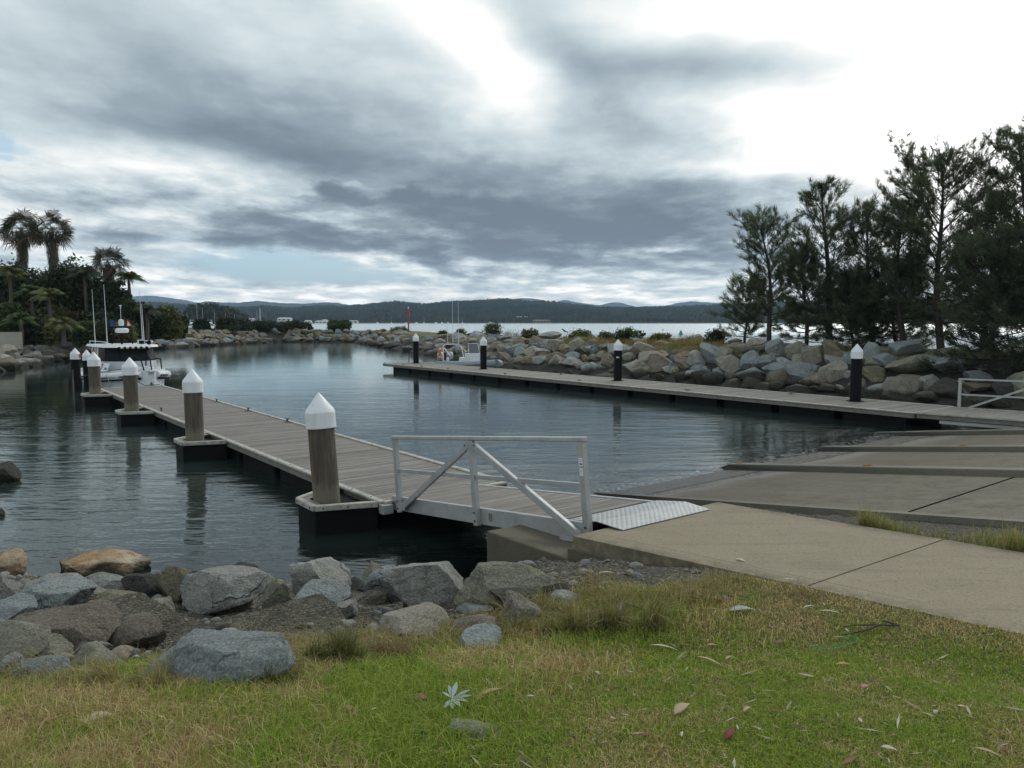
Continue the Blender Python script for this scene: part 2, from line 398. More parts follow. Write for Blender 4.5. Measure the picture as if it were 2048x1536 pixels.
def concrete(name, c1, c2, groove=False, wet=False):
    m, T, p = mat_new(name); co = wpos(T)
    big = T.noise(co, 0.55, 5, 0.6); mid = T.noise(co, 3.0, 5, 0.6); sp = T.noise(co, 90, 2, 0.7); sp2 = T.noise(co, 38, 2, 0.6)
    c = T.mix(T.mapr(big, 0.3, 0.7), c1, c2)
    c = T.mix(T.mapr(mid, 0.5, 0.8, 0, 0.45), c, tuple(q * 0.66 for q in c1))
    c = T.mix(T.mapr(sp, 0.54, 0.62, 0, 0.55), c, tuple(min(1, q * 1.75) for q in c1))
    c = T.mix(T.mapr(sp2, 0.42, 0.32, 0, 0.6), c, tuple(q * 0.4 for q in c1))
    h = T.math('ADD', sp, T.math('MULTIPLY', sp2, 0.6)); hs = 0.006
    rough = 0.9
    if groove:
        uv = T.mapping(co, rot=(0, 0, -AXN))
        g = T.noise(T.mapping(uv, sc=(2.2, 13, 1)), 1.0, 4, 0.65)
        g2 = T.noise(T.mapping(uv, sc=(0.5, 1.8, 1)), 1.0, 6, 0.7)
        c = T.mix(T.mapr(g, 0.48, 0.36, 0, 0.5), c, tuple(q * 0.42 for q in c1))
        c = T.mix(T.mapr(g2, 0.5, 0.68, 0, 0.5), c, tuple(q * 1.25 for q in c2))
        c = T.mix(T.mapr(T.noise(co, 1.6, 7, 0.75, 0.8), 0.50, 0.62, 0, 0.6), c, tuple(q * 0.5 for q in c1))
        c = T.mix(T.mapr(T.noise(co, 22, 4, 0.7), 0.56, 0.66, 0, 0.6), c, tuple(q * 0.4 for q in c1))
        h = T.math('ADD', h, T.math('MULTIPLY', g, 3.0)); hs = 0.012
    if name == 'path_concrete':
        q = T.sep(T.mapping(co, rot=(0, 0, -AXN))); wob = T.math('MULTIPLY', T.math('SUBTRACT', T.noise(co, 2.5, 3), 0.5), 0.02)
        vv_ = T.math('ADD', q[1], wob)
        ln = T.math('MULTIPLY', T.mapr(T.math('ABSOLUTE', T.math('SUBTRACT', vv_, 5.95)), 0.012, 0.004), T.mapr(q[0], -2.2, -2.8))
        c = T.mix(T.math('MULTIPLY', ln, 0.6), c, tuple(k * 0.35 for k in c1))
        ed = T.math('MAXIMUM', T.mapr(vv_, 5.95, 5.70, 0, 1), T.mapr(vv_, 8.10, 8.33, 0, 1))
        c = T.mix(T.math('MULTIPLY', ed, T.mapr(T.noise(co, 5, 5, 0.7), 0.38, 0.6, 0, 0.75)), c, (0.085, 0.075, 0.045))
        c = T.mix(T.mapr(T.noise(T.mapping(co, rot=(0, 0, -AXN), sc=(0.5, 2.2, 1)), 1.0, 6, 0.7, 1.0), 0.54, 0.68, 0, 0.4), c, tuple(k * 0.62 for k in c1))
    if wet:
        z = T.sep(co)[2]
        zz = T.math('ADD', z, T.math('MULTIPLY', T.math('SUBTRACT', T.noise(co, 0.7, 4), 0.5), 0.22))
        wv = T.mapr(zz, 0.30, 0.12, 0, 1, smooth=True); wm = T.mapr(zz, 0.95, 0.25, 0, 0.6, smooth=True)
        c = T.mix(wm, c, tuple(q * 0.55 for q in c1))
        c = T.mix(wv, c, tuple(q * 0.30 for q in c1))
        rough = T.mapr(wv, 0, 1, 0.9, 0.25)
    T.l.new(c, p.inputs['Base Color']); T.put(p.inputs['Roughness'], rough)
    bump(T, p, h, 0.8, hs)
    return m
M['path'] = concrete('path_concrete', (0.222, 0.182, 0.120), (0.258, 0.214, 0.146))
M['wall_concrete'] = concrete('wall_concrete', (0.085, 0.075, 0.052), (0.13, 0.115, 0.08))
M['ramp'] = concrete('ramp_concrete', (0.135, 0.117, 0.083), (0.185, 0.162, 0.115), True, True)
M['kerb'] = concrete('kerb_concrete', (0.15, 0.14, 0.11), (0.19, 0.175, 0.135), False, True)

def wood(name, base, dark, along='X', sc=1.0, spec=0.3):
    """weathered timber; grain runs along the local axis; plank tint comes from the col attribute"""
    m, T, p = mat_new(name); co = obj_co(T); a = attr(T)
    s = {'X': (1.2, 26, 26), 'Y': (26, 1.2, 26), 'Z': (26, 26, 1.2)}[along]
    s = tuple(q * sc for q in s)
    if along == 'X': co2 = T.mapping(co, rot=(0, 0, -math.atan2(AN.y, AN.x)))
    else: co2 = co
    g = T.noise(T.mapping(co2, sc=s), 1.0, 6, 0.65, 0.6); b = T.noise(co2, 1.6, 5, 0.6)
    c = T.mix(T.mapr(g, 0.35, 0.68), dark, base)
    c = T.mix(T.mapr(b, 0.45, 0.75, 0, 0.35), c, tuple(q * 0.6 for q in base))
    c = T.mix(1.0, c, a, 'MULTIPLY')
    T.l.new(c, p.inputs['Base Color']); p.inputs['Roughness'].default_value = 0.82
    p.inputs['Specular IOR Level'].default_value = spec
    bump(T, p, g, 0.6, 0.008)
    return m
M['deck'] = wood('deck_timber', (0.30, 0.275, 0.25), (0.135, 0.12, 0.108), 'X')
M['deck_far'] = wood('pale_deck', (0.30, 0.28, 0.25), (0.17, 0.155, 0.135), 'X')

def pile_wood():
    m, T, p = mat_new('pile_timber'); co = obj_co(T)
    g = T.noise(T.mapping(co, sc=(14, 14, 0.5)), 1.0, 7, 0.7, 0.8)
    st = T.noise(T.mapping(co, sc=(5, 5, 0.35)), 1.0, 5, 0.6, 0.3)
    c = T.ramp(g, [(0.25, (0.035, 0.027, 0.020)), (0.5, (0.095, 0.078, 0.058)), (0.75, (0.17, 0.145, 0.112))])
    c = T.mix(T.mapr(st, 0.56, 0.66, 0, 0.85), c, (0.035, 0.022, 0.014))
    c = T.mix(T.mapr(st, 0.44, 0.36, 0, 0.35), c, (0.24, 0.14, 0.07))
    z = T.sep(wpos(T))[2]
    zz = T.math('ADD', z, T.math('MULTIPLY', T.math('SUBTRACT', T.noise(co, 6, 4), 0.5), 0.35))
    c = T.mix(T.mapr(zz, 0.90, 0.62, 0, 0.6, smooth=True), c, (0.20, 0.19, 0.145))
    T.l.new(c, p.inputs['Base Color']); p.inputs['Roughness'].default_value = 0.85
    bump(T, p, g, 0.9, 0.02)
    return m
M['pile'] = pile_wood()
def cap_mat():
    m, T, p = mat_new('white_plastic'); co = wpos(T)
    st = T.noise(T.mapping(co, sc=(6, 6, 0.9)), 1.0, 5, 0.65, 0.6); sp = T.noise(co, 9, 5, 0.75)
    c = T.mix(T.mapr(st, 0.52, 0.72, 0, 0.55), (0.76, 0.78, 0.80), (0.50, 0.49, 0.44)); c = T.mix(T.mapr(sp, 0.62, 0.72, 0, 0.6), c, (0.36, 0.35, 0.30))
    T.l.new(c, p.inputs['Base Color']); p.inputs['Roughness'].default_value = 0.42; return m
M['cap'] = cap_mat()
M['capline'] = plain('worn_white_plastic', (0.62, 0.63, 0.62), 0.45, 0, 0.10, 5)
M['black'] = plain('black_sleeve', (0.008, 0.008, 0.009), 0.5, 0, 0.3, 4, 0.1)
M['float'] = plain('black_float', (0.006, 0.0065, 0.007), 0.7, 0, 0.4, 2, 0.15)
def trim_mat(name, base, dirt):
    m, T, p = mat_new(name); co = wpos(T)
    n = T.noise(co, 5, 6, 0.7); f = T.noise(co, 40, 4, 0.7)
    c = T.mix(T.mapr(n, 0.45, 0.7, 0, 0.8), base, dirt)
    c = T.mix(T.mapr(f, 0.56, 0.7, 0, 0.8), c, tuple(q * 0.35 for q in dirt))
    T.l.new(c, p.inputs['Base Color']); p.inputs['Roughness'].default_value = 0.7
    bump(T, p, f, 0.4, 0.004); return m
for k_ in ('black', 'float'): M[k_].node_tree.nodes['Principled BSDF'].inputs['Specular IOR Level'].default_value = 0.12
M['trim'] = trim_mat('dirty_white_fender', (0.43, 0.41, 0.365), (0.20, 0.185, 0.15))
M['fascia'] = trim_mat('dock_side_beam', (0.20, 0.185, 0.155), (0.10, 0.092, 0.075))
def metal(name, col, rough=0.42):
    m, T, p = mat_new(name); co = obj_co(T)
    n = T.noise(co, 3.5, 6, 0.65); f = T.noise(T.mapping(co, sc=(1, 1, 1)), 26, 5, 0.7)
    c = T.mix(T.mapr(n, 0.35, 0.75), col, tuple(q * 0.72 for q in col))
    c = T.mix(T.mapr(f, 0.55, 0.75, 0, 0.45), c, tuple(q * 0.45 for q in col))
    T.l.new(c, p.inputs['Base Color']); p.inputs['Metallic'].default_value = 0.35
    T.put(p.inputs['Roughness'], T.mapr(f, 0.3, 0.7, rough - 0.06, rough + 0.2))
    return m
M['alu'] = metal('mill_aluminium', (0.46, 0.465, 0.46))
M['cleat'] = plain('galvanised_cleat', (0.10, 0.10, 0.10), 0.45, 0.7)
def tread():
    m, T, p = mat_new('tread_plate'); co = T.mapping(obj_co(T), rot=(0, 0, -AXN))
    v = T.new('ShaderNodeTexVoronoi'); v.inputs['Scale'].default_value = 17; v.inputs['Randomness'].default_value = 0.0
    T.l.new(T.mapping(co, rot=(0, 0, 0.78), sc=(1, 1, 0.01)), v.inputs['Vector'])
    ck = T.mapr(v.outputs['Distance'], 0.42, 0.30)
    n = T.noise(co, 4, 5)
    c = T.mix(T.mapr(n, 0.3, 0.7), (0.38, 0.39, 0.39), (0.28, 0.28, 0.27))
    c = T.mix(T.math('MULTIPLY', ck, 0.5), c, (0.55, 0.56, 0.55))
    T.l.new(c, p.inputs['Base Color']); p.inputs['Metallic'].default_value = 0.4; p.inputs['Roughness'].default_value = 0.45
    bump(T, p, ck, 0.8, 0.006); return m
M['tread'] = tread()
def leafy(name, rough=0.65, trans=0.25, tint=(1, 1, 1)):
    """foliage: colour per leaf from the col attribute, a little light comes through"""
    m, T, p = mat_new(name); a = attr(T)
    c = T.mix(1.0, a, tint, 'MULTIPLY')
    T.l.new(c, p.inputs['Base Color']); p.inputs['Roughness'].default_value = rough
    p.inputs['Specular IOR Level'].default_value = 0.2
    if trans:
        tr = T.new('ShaderNodeBsdfTranslucent'); T.l.new(T.mix(1.0, c, (1.1, 1.2, 0.6), 'MULTIPLY'), tr.inputs[0])
        ms = T.new('ShaderNodeMixShader'); ms.inputs[0].default_value = trans
        T.l.new(p.outputs[0], ms.inputs[1]); T.l.new(tr.outputs[0], ms.inputs[2])
        T.l.new(ms.outputs[0], m.node_tree.nodes['Material Output'].inputs[0])
    return m
M['leaf'] = leafy('foliage'); M['grassblade'] = leafy('grass_blades', 0.6, 0.3); M['dry'] = leafy('dry_leaf', 0.8, 0.0)
M['bark'] = plain('bark', (0.055, 0.047, 0.04), 0.9, 0, 0.4, 5, 0.5)
M['palmbark'] = plain('palm_bark', (0.085, 0.07, 0.058), 0.9, 0, 0.4, 4, 0.5)

# ------------------------------------------------------------------ ground, water, ramp, path
PROF = [(-60, 2.6), (-6, 2.12), (0, 2.05), (2, 1.98), (3.2, 1.80), (4, 1.62), (5.3, 1.30), (6.4, 0.98), (7.5, 0.72), (9, 0.30), (10.3, -0.12), (12, -0.65), (15, -1.5), (22, -2.6), (30, -3)]
PX, PZ = np.array([p[0] for p in PROF]), np.array([p[1] for p in PROF])
U0 = -11.1            # water line of the ramp
def sm(x, a, b):
    t = np.clip((x - a) / (b - a), 0, 1); return t * t * (3 - 2 * t)
def path_z(u, v):
    """top of the concrete path"""
    t = np.maximum(u + 6.25, -1.0)
    zn, zf = 1.15 + 0.080 * t, 1.15 + 0.055 * t
    w = np.clip((v - 5.69) / 2.65, 0, 1)
    return zn * (1 - w) + zf * w
def ground_h(X, Y):
    X = np.asarray(X, float); Y = np.asarray(Y, float)
    u = AX.x * X + AX.y * Y; v = AN.x * X + AN.y * Y
    base = np.interp(Y - 0.25 * np.clip(-X - 2, 0, 10) * 0.35, PX, PZ)
    base = base + 0.40 * sm(X, -1.4, 0.6) * sm(Y, 4.6, 6.4) * (1 - sm(Y, 8.6, 10.6))
    # verge beside the path meets its edge
    pz = path_z(u, v) - 0.008
    w = sm(v, 3.9, 5.3) * sm(u, -4.9, -3.9)
    base = base * (1 - w) + pz * w
    # under the path
    w = sm(v, 5.62, 5.70) * (1 - sm(v, 8.30, 8.38)) * sm(u, -6.3, -6.2)
    base = np.where((v > 5.86) & (v < 8.20) & (u > -6.25), path_z(u, v) - 0.25, base)
    # between path and ramp, then ramp bed and beyond
    rz = 0.135 * (u - U0); rz = np.where(rz > 1.7, 1.7, rz) - 0.06
    top = np.maximum(rz, np.minimum(path_z(u, v) - 0.08, rz + 0.35))
    mid = top * (1 - sm(v, 8.6, 10.9)) + rz * sm(v, 8.6, 10.9)
    mid = np.where(u < -6.2, rz - 0.1 - 0.5 * (1 - sm(v, 8.3, 10.8)), mid)
    base = np.where(v >= 8.20, np.where(v < 26.0, np.maximum(mid, -3.0), base), base)
    under = (v > 5.69) & (v < 8.36) & (u <= -6.25)
    base = np.where(under, np.minimum(base, 0.135 * (u - U0) * 0.6 - 0.35), base)
    # the basin floor away from the shore
    w = sm(v, 26.0, 27.0)
    base = base * (1 - w) + np.where(u > -9.0, np.minimum(1.0, -3 + 4 * sm(u, -9, -3)), -3.0) * w
    return np.maximum(base, -3.0)
def ground_fine(X, Y):
    g = ground_h(X, Y)
    return g
gx = np.concatenate([-np.geomspace(9000, 12.5, 36), np.arange(-12, 12.01, 0.14), np.geomspace(12.5, 9000, 36)])
gy = np.concatenate([-np.geomspace(3000, 4.2, 16), np.arange(-4, 15.01, 0.14), np.geomspace(15.4, 8600, 44)])
GX, GY = np.meshgrid(gx, gy)
GZ = ground_fine(GX, GY)
near = (np.abs(GX) < 12.4) & (GY < 15.2) & (GY > -4.1)
rng = np.random.default_rng(5)
def fbm2(X, Y, s, seed=0, octv=4):
    out = np.zeros_like(X, dtype=float); a = 1.0; tot = 0
    r = np.random.default_rng(seed)
    for o in range(octv):
        for k in range(9):
            th = r.uniform(0, 6.28); ph = r.uniform(0, 6.28)
            out += a * np.sin((X * math.cos(th) + Y * math.sin(th)) * s * 6.28 * r.uniform(0.5, 1.6) + ph) / 5
        tot += a; a *= 0.55; s *= 2.1
    return out / tot
def grass_mask(X, Y):
    """1 where turf grows, 0 on gravel and rock; boundary read off the photograph"""
    X = np.asarray(X, float); Y = np.asarray(Y, float)
    u = AX.x * X + AX.y * Y; v = AN.x * X + AN.y * Y
    edge = np.interp(X, [-9, -3.2, -2.2, -1.6, -0.9, -0.2, 0.4, 0.8, 1.5, 2.2, 3.0], [3.9, 3.95, 4.3, 4.9, 5.3, 5.5, 5.9, 6.15, 6.3, 6.7, 7.0])
    edge = edge + 0.28 * fbm2(X, Y, 0.5, 9)
    m1 = sm(edge - Y, -0.12, 0.30)
    return m1 * (v < 5.7)
UU = AX.x * GX + AX.y * GY; VV = AN.x * GX + AN.y * GY
lump = near & ((VV < 5.5) | ((VV > 8.6) & (VV < 10.8)))
GZ = GZ + np.where(lump & (GZ > -0.5) & ~((VV > 4.9) & (UU > -5)), np.where(GX * 0 + grass_mask(GX, GY) > 0.5, 0.03 * fbm2(GX, GY, 0.45, 1), 0.06 * fbm2(GX, GY, 0.6, 1) + 0.02 * rng.normal(size=GX.shape)), 0)

def ground_top(X, Y):
    """height of the built ground mesh"""
    X = np.asarray(X, float); Y = np.asarray(Y, float)
    i = np.clip(np.searchsorted(gx, X) - 1, 0, len(gx) - 2); j = np.clip(np.searchsorted(gy, Y) - 1, 0, len(gy) - 2)
    fx = (X - gx[i]) / (gx[i + 1] - gx[i]); fy = (Y - gy[j]) / (gy[j + 1] - gy[j])
    return (GZ[j, i] * (1 - fx) + GZ[j, i + 1] * fx) * (1 - fy) + (GZ[j + 1, i] * (1 - fx) + GZ[j + 1, i + 1] * fx) * fy

def ground_mat():
    m, T, p = mat_new('ground'); co = wpos(T); X, Y, Z = T.sep(co)
    big = T.noise(co, 0.9, 5, 0.6); mid = T.noise(co, 4.0, 6, 0.65); fine = T.noise(co, 40, 4, 0.7)
    vo = T.new('ShaderNodeTexVoronoi'); T.l.new(co, vo.inputs['Vector']); vo.inputs['Scale'].default_value = 48
    vcol = vo.outputs['Color']
    grav = T.mix(T.mapr(T.sep(vcol)[0], 0.2, 0.9), (0.045, 0.04, 0.03), (0.17, 0.155, 0.12))
    grav = T.mix(T.mapr(mid, 0.5, 0.7, 0, 0.6), grav, (0.05, 0.046, 0.03))
    grav = T.mix(T.mapr(T.sep(vcol)[1], 0.93, 0.97), grav, (0.26, 0.25, 0.21))
    soil = T.mix(T.mapr(mid, 0.35, 0.65), (0.075, 0.065, 0.035), (0.12, 0.095, 0.05))
    turf = T.mix(T.mapr(mid, 0.35, 0.62), (0.10, 0.125, 0.032), (0.19, 0.155, 0.075)); turf = T.mix(T.mapr(fine, 0.4, 0.65, 0, 0.7), turf, (0.075, 0.062, 0.03))
    a = attr(T)
    c = T.mix(T.sep(a)[0], grav, turf)
    wet = T.mapr(Z, 0.40, 0.12, 0, 1, smooth=True)
    c = T.mix(wet, c, T.mix(mid, (0.012, 0.010, 0.007), (0.045, 0.036, 0.022)))
    T.l.new(c, p.inputs['Base Color']); p.inputs['Roughness'].default_value = 0.92
    p.inputs['Specular IOR Level'].default_value = 0.2
    bump(T, p, T.math('ADD', T.math('MULTIPLY', vo.outputs['Distance'], -1.0), fine), 1.0, 0.03)
    return m
GM = np.where(near, grass_mask(GX, GY), np.where(GZ > 0.9, 1.0, 0.0))
cols = np.stack([GM, GM, GM], -1).reshape(-1, 3)
ground = np_mesh('ground', np.stack([GX, GY, GZ], -1).reshape(-1, 3), grid_faces(len(gx), len(gy)), ground_mat(), cols, smooth=True)
tag(ground, kind='structure')

# boat ramp: one sloping sheet with raised kerbs
def ramp_z(u): return 0.135 * (u - U0)
vs_ = np.array([11.0, 13.2, 15.4, 17.5, 19.6, 21.9, 24.2, 26.0])
for a_, b_ in ((-22, -10.12), (-10.08, -5.03), (-4.98, 0.0), (0.04, 14)):
    us = np.linspace(a_, b_, 8)
    RU, RV = np.meshgrid(us, vs_)
    RZ = np.where(RU > 1.5, 1.70, ramp_z(RU))
    ramp = np_mesh('boat_ramp', np.stack([AX.x * RU + AN.x * RV, AX.y * RU + AN.y * RV, RZ], -1).reshape(-1, 3), grid_faces(len(us), len(vs_)), M['ramp'])
    tag(ramp, kind='structure')
for i, (v, u0) in enumerate([(15.4, -11.45), (19.6, -11.45), (24.2, -12.3)]):
    mb = MB(); w = 0.16
    st = [(u0, 0.02), (u0 + 0.35, 0.13), (2.0, 0.13)]; vs2 = []
    for q_, h_ in st:
        z_ = ramp_z(q_); vs2 += [(*UV(q_, v - w).xy, z_ - .3), (*UV(q_, v - w).xy, z_ + h_), (*UV(q_, v + w).xy, z_ + h_), (*UV(q_, v + w).xy, z_ - .3)]
    mb.add(vs2, [(0, 1, 2, 3), (11, 10, 9, 8)] + [(k * 4 + j, k * 4 + 4 + j, k * 4 + 5 + j, k * 4 + 1 + j) for k in range(2) for j in range(3)])
    o = mb.build('ramp_kerb', M['kerb'], loc=UV(u0, v, 0), bevel=0.02); tag(o, kind='structure')
# low edge beam along the near side of the ramp
mb = MB(); P = [UV(-16, 10.86), UV(2, 10.86), UV(2, 11.02), UV(-16, 11.02)]
mb.prism([(q.x, q.y) for q in P], [ramp_z(-16) - .5, ramp_z(2) - .5, ramp_z(2) - .5, ramp_z(-16) - .5], [ramp_z(-16) + .03, ramp_z(2) + .03, ramp_z(2) + .03, ramp_z(-16) + .03])
tag(mb.build('ramp_edge_beam', M['kerb'], loc=UV(-16, 10.9, 0)), kind='structure')

# concrete path in slabs with open joints, and its dark side walls
def slab(u0, u1, v0, v1, name):
    mb = MB(); n = max(1, int((u1 - u0) / 0.6))
    for k in range(n):
        a, b = u0 + (u1 - u0) * k / n, u0 + (u1 - u0) * (k + 1) / n
        P = [UV(a, v0), UV(b, v0), UV(b, v1), UV(a, v1)]
        zt = [float(path_z(*to_uv(q.x, q.y))) for q in P]
        nv = len(mb.v)
        mb.add([(q.x, q.y, z) for q, z in zip(P, zt)], [(0, 1, 2, 3)])
        mb.add([(q.x, q.y, z - 1.3) for q, z in zip(P, zt)] + [(q.x, q.y, z) for q, z in zip(P, zt)], [(0, 1, 5, 4), (2, 3, 7, 6)] + ([(3, 0, 4, 7)] if k == 0 else []) + ([(1, 2, 6, 5)] if k == n - 1 else []))
    return mb.build(name, M['path'], loc=P[0] * 0 + UV(u0, v0, 0))
for a, b in ((-6.25, -3.37), (-3.35, 0.4), (0.42, 5), (5.02, 14)):
    tag(slab(a, b, 5.69, 8.34, 'path'), kind='structure')
# abutment that carries the gangway end
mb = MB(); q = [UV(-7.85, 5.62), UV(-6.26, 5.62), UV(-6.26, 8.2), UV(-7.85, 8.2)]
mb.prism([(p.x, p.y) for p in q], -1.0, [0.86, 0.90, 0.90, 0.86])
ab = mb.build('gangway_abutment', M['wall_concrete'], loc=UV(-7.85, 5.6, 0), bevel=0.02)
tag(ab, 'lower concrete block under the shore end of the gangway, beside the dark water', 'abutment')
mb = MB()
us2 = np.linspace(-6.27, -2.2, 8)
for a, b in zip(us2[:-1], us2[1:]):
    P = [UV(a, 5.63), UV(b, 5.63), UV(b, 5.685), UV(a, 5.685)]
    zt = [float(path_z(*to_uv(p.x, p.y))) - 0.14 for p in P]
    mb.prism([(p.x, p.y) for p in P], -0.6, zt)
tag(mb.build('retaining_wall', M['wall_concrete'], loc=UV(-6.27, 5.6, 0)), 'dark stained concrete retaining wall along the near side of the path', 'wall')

# water: fine grid near, coarse to the horizon, with depth stored for the shallows
wx = np.concatenate([-np.geomspace(9000, 31, 30), np.arange(-30, 24.01, 0.4), np.geomspace(25, 9000, 30)])
wy = np.concatenate([np.arange(6.0, 45.01, 0.3), np.geomspace(45.5, 8600, 40)])
WX, WY = np.meshgrid(wx, wy)
dep = -ground_h(WX, WY)
wu = AX.x * WX + AX.y * WY; wv = AN.x * WX + AN.y * WY
inr = (wv > 10.9) & (wv < 26)
dep = np.where(inr, -(0.135 * (wu - U0)), dep)
shallow = np.clip(1 - dep / 1.0, 0, 1)
foam = np.where((wv > 9.0) & (wv < 25), np.exp(-((dep - 0.03) / 0.05) ** 2) + 0.5 * np.exp(-((dep - 0.20) / 0.05) ** 2), 0)
chop = sm(WY, 25, 70) * 0.6 + 0.4
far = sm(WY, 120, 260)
def water_mat():
    m, T, p = mat_new('water'); co = wpos(T); a = T.sep(attr(T))
    T.n.remove(p)
    # ripples: short steep ones near, elongated across the view by the wind
    r = T.mapping(co, rot=(0, 0, R(-14)), sc=(0.55, 1.6, 1))
    n1 = T.noise(r, 1.5, 3, 0.5, 0.4); n2 = T.noise(r, 5.5, 3, 0.55, 0.3); n3 = T.noise(r, 0.35, 2, 0.5)
    n4 = T.noise(co, 0.05, 2)
    calm = T.mapr(n3, 0.35, 0.65, 0.45, 1.0)
    h = T.math('ADD', T.math('MULTIPLY', n1, 0.030), T.math('MULTIPLY', n2, 0.0085))
    h = T.math('MULTIPLY', T.math('MULTIPLY', h, calm), T.math('MULTIPLY', T.mapr(T.sep(co)[1], 11.0, 40.0, 1.2, 0.24), T.mapr(T.sep(co)[1], 80.0, 200.0, 1.0, 0.3)))
    h = T.math('ADD', h, T.math('MULTIPLY', T.math('MULTIPLY', T.noise(T.mapping(co, sc=(0.25, 0.6, 1)), 1.0, 4, 0.6), 0.05), a[2]))
    b = T.new('ShaderNodeBump'); b.inputs['Strength'].default_value = 1.0; b.inputs['Distance'].default_value = 1.0
    T.l.new(h, b.inputs['Height'])
    gl = T.new('ShaderNodeBsdfGlossy'); T.put(gl.inputs['Roughness'], T.math('MAXIMUM', T.mapr(T.sep(co)[1], 45.0, 120.0, 0.03, 0.10), T.math('MULTIPLY', a[2], 0.24))); gl.inputs['Color'].default_value = (0.96, 1.0, 1.0, 1)
    T.l.new(b.outputs[0], gl.inputs['Normal'])
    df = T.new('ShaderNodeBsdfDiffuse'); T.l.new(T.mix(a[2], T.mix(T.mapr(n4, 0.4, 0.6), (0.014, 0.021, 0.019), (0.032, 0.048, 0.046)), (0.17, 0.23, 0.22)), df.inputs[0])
    tp = T.new('ShaderNodeBsdfTransparent'); tp.inputs[0].default_value = (0.75, 0.82, 0.72, 1)
    body = T.new('ShaderNodeMixShader'); T.l.new(T.math('MULTIPLY', T.math('POWER', a[0], 1.5), 0.95), body.inputs[0]); T.l.new(df.outputs[0], body.inputs[1]); T.l.new(tp.outputs[0], body.inputs[2])
    fr = T.new('ShaderNodeFresnel'); fr.inputs['IOR'].default_value = 1.40; T.l.new(b.outputs[0], fr.inputs['Normal'])
    ms = T.new('ShaderNodeMixShader'); T.l.new(fr.outputs[0], ms.inputs[0]); T.l.new(body.outputs[0], ms.inputs[1]); T.l.new(gl.outputs[0], ms.inputs[2])
    fo = T.new('ShaderNodeBsdfDiffuse'); fo.inputs[0].default_value = (0.72, 0.74, 0.73, 1)
    fn = T.noise(T.mapping(co, rot=(0, 0, -AXN), sc=(4.0, 1.6, 1)), 2.6, 6, 0.75, 0.8)
    ff = T.math('MULTIPLY', T.mapr(fn, 0.50, 0.64), a[1], clamp=True)
    m2 = T.new('ShaderNodeMixShader'); T.l.new(T.math('MULTIPLY', ff, 0.42), m2.inputs[0]); T.l.new(ms.outputs[0], m2.inputs[1]); T.l.new(fo.outputs[0], m2.inputs[2])
    T.l.new(m2.outputs[0], m.node_tree.nodes['Material Output'].inputs[0])
    return m
wcols = np.stack([shallow, foam, far], -1).reshape(-1, 3)
water = np_mesh('water', np.stack([WX, WY, WX * 0], -1).reshape(-1, 3), grid_faces(len(wx), len(wy)), water_mat(), wcols, smooth=True)
tag(water, kind='structure')

# ------------------------------------------------------------------ docks
random.seed(3)
DZ = 0.50
def trimline(mb, a, b, w=0.10, h=0.09, z=None, off=0.0):
    mb.bar(a, b, w, h)
def dock(name, label, u0, u1, v0, v1, pitch, dmat, side_h, tint):
    root = thing(name, label, 'dock', UV(u0, v0, 0))
    mb = MB(); n = int(abs(u1 - u0) / pitch)
    for k in range(n):
        uc = u0 - (k + 0.5) * pitch
        if tint and k % 34 == 33: continue_gap = 0.03
        else: continue_gap = 0.012
        t = random.gauss(1.0, 0.10); t = max(0.7, min(1.25, t))
        c = (t, t * random.uniform(0.97, 1.02), t * random.uniform(0.93, 1.03))
        mb.box(UV(uc, (v0 + v1) / 2, DZ - 0.02 + random.uniform(-.002, .002)), (pitch - continue_gap, v1 - v0 - 0.16, 0.04), ex=AX, ey=AN, col=c)
    mb.build('deck_boards', dmat, root)
    # black slab whose colour stands in for the shaded void under the boards
    mb = MB(); mb.box(UV((u0 + u1) / 2, (v0 + v1) / 2, DZ - 0.09), (abs(u1 - u0) - 0.1, v1 - v0 - 0.2, 0.08), ex=AX, ey=AN); mb.build('dark_void_slab', M['float'], root)
    for v, s in ((v0, -1), (v1, 1)):
        mb = MB(); mb.bar(UV(u0, v + 0.02 * s, DZ + 0.005), UV(u1, v + 0.02 * s, DZ + 0.005), 0.13, 0.05)
        o = mb.build('edge_fender', M['trim'], root, bevel=0.015)
        mb = MB()
        k = 0; L = abs(u1 - u0); x = 0.4
        while x < L:
            mb.lathe(UV(u0 - x, v + 0.03 * s, DZ + 0.03), [(0.016, 0), (0.016, 0.006)], 6); x += 0.75
        sub(mb, 'bolt', M['float'], o); tag(bpy.context.scene.objects[-1] if False else o.children[0], kind='stuff')
        mb = MB(); mb.bar(UV(u0, v + 0.0 * s, DZ - 0.085), UV(u1, v + 0.0 * s, DZ - 0.085), 0.07, side_h)
        mb.build('side_beam', M['fascia'], root)
    for u, s in ((u0, 1), (u1, -1)):
        mb = MB(); mb.bar(UV(u + 0.02 * s, v0, DZ + 0.003), UV(u + 0.02 * s, v1, DZ + 0.003), 0.11, 0.05); mb.build('end_fender', M['trim'], root, bevel=0.015)
        mb = MB(); mb.bar(UV(u, v0 + 0.04, DZ - 0.09), UV(u, v1 - 0.04, DZ - 0.09), 0.06, side_h - 0.004); mb.build('end_beam', M['fascia'], root)
    # floats under the frame
    L = abs(u1 - u0); x = 0.3
    while x + 2.0 < L:
        mb = MB(); mb.box(UV(u0 - x - 1.15, (v0 + v1) / 2, 0.0), (2.3, v1 - v0 - 0.24, 0.66), ex=AX, ey=AN)
        mb.build('float', M['float'], root, bevel=0.05); x += 2.62
    return root
left_dock = dock('floating_dock', 'long timber decked floating dock on the left leading to the rescue boat', -11.4, -39.0, 5.98, 8.62, 0.145, M['deck'], 0.15, True)
right_dock = dock('floating_dock', 'pale floating dock on the right running alongside the boulder breakwater', -11.7, -49.6, 26.2, 29.25, 0.20, M['deck_far'], 0.17, False)
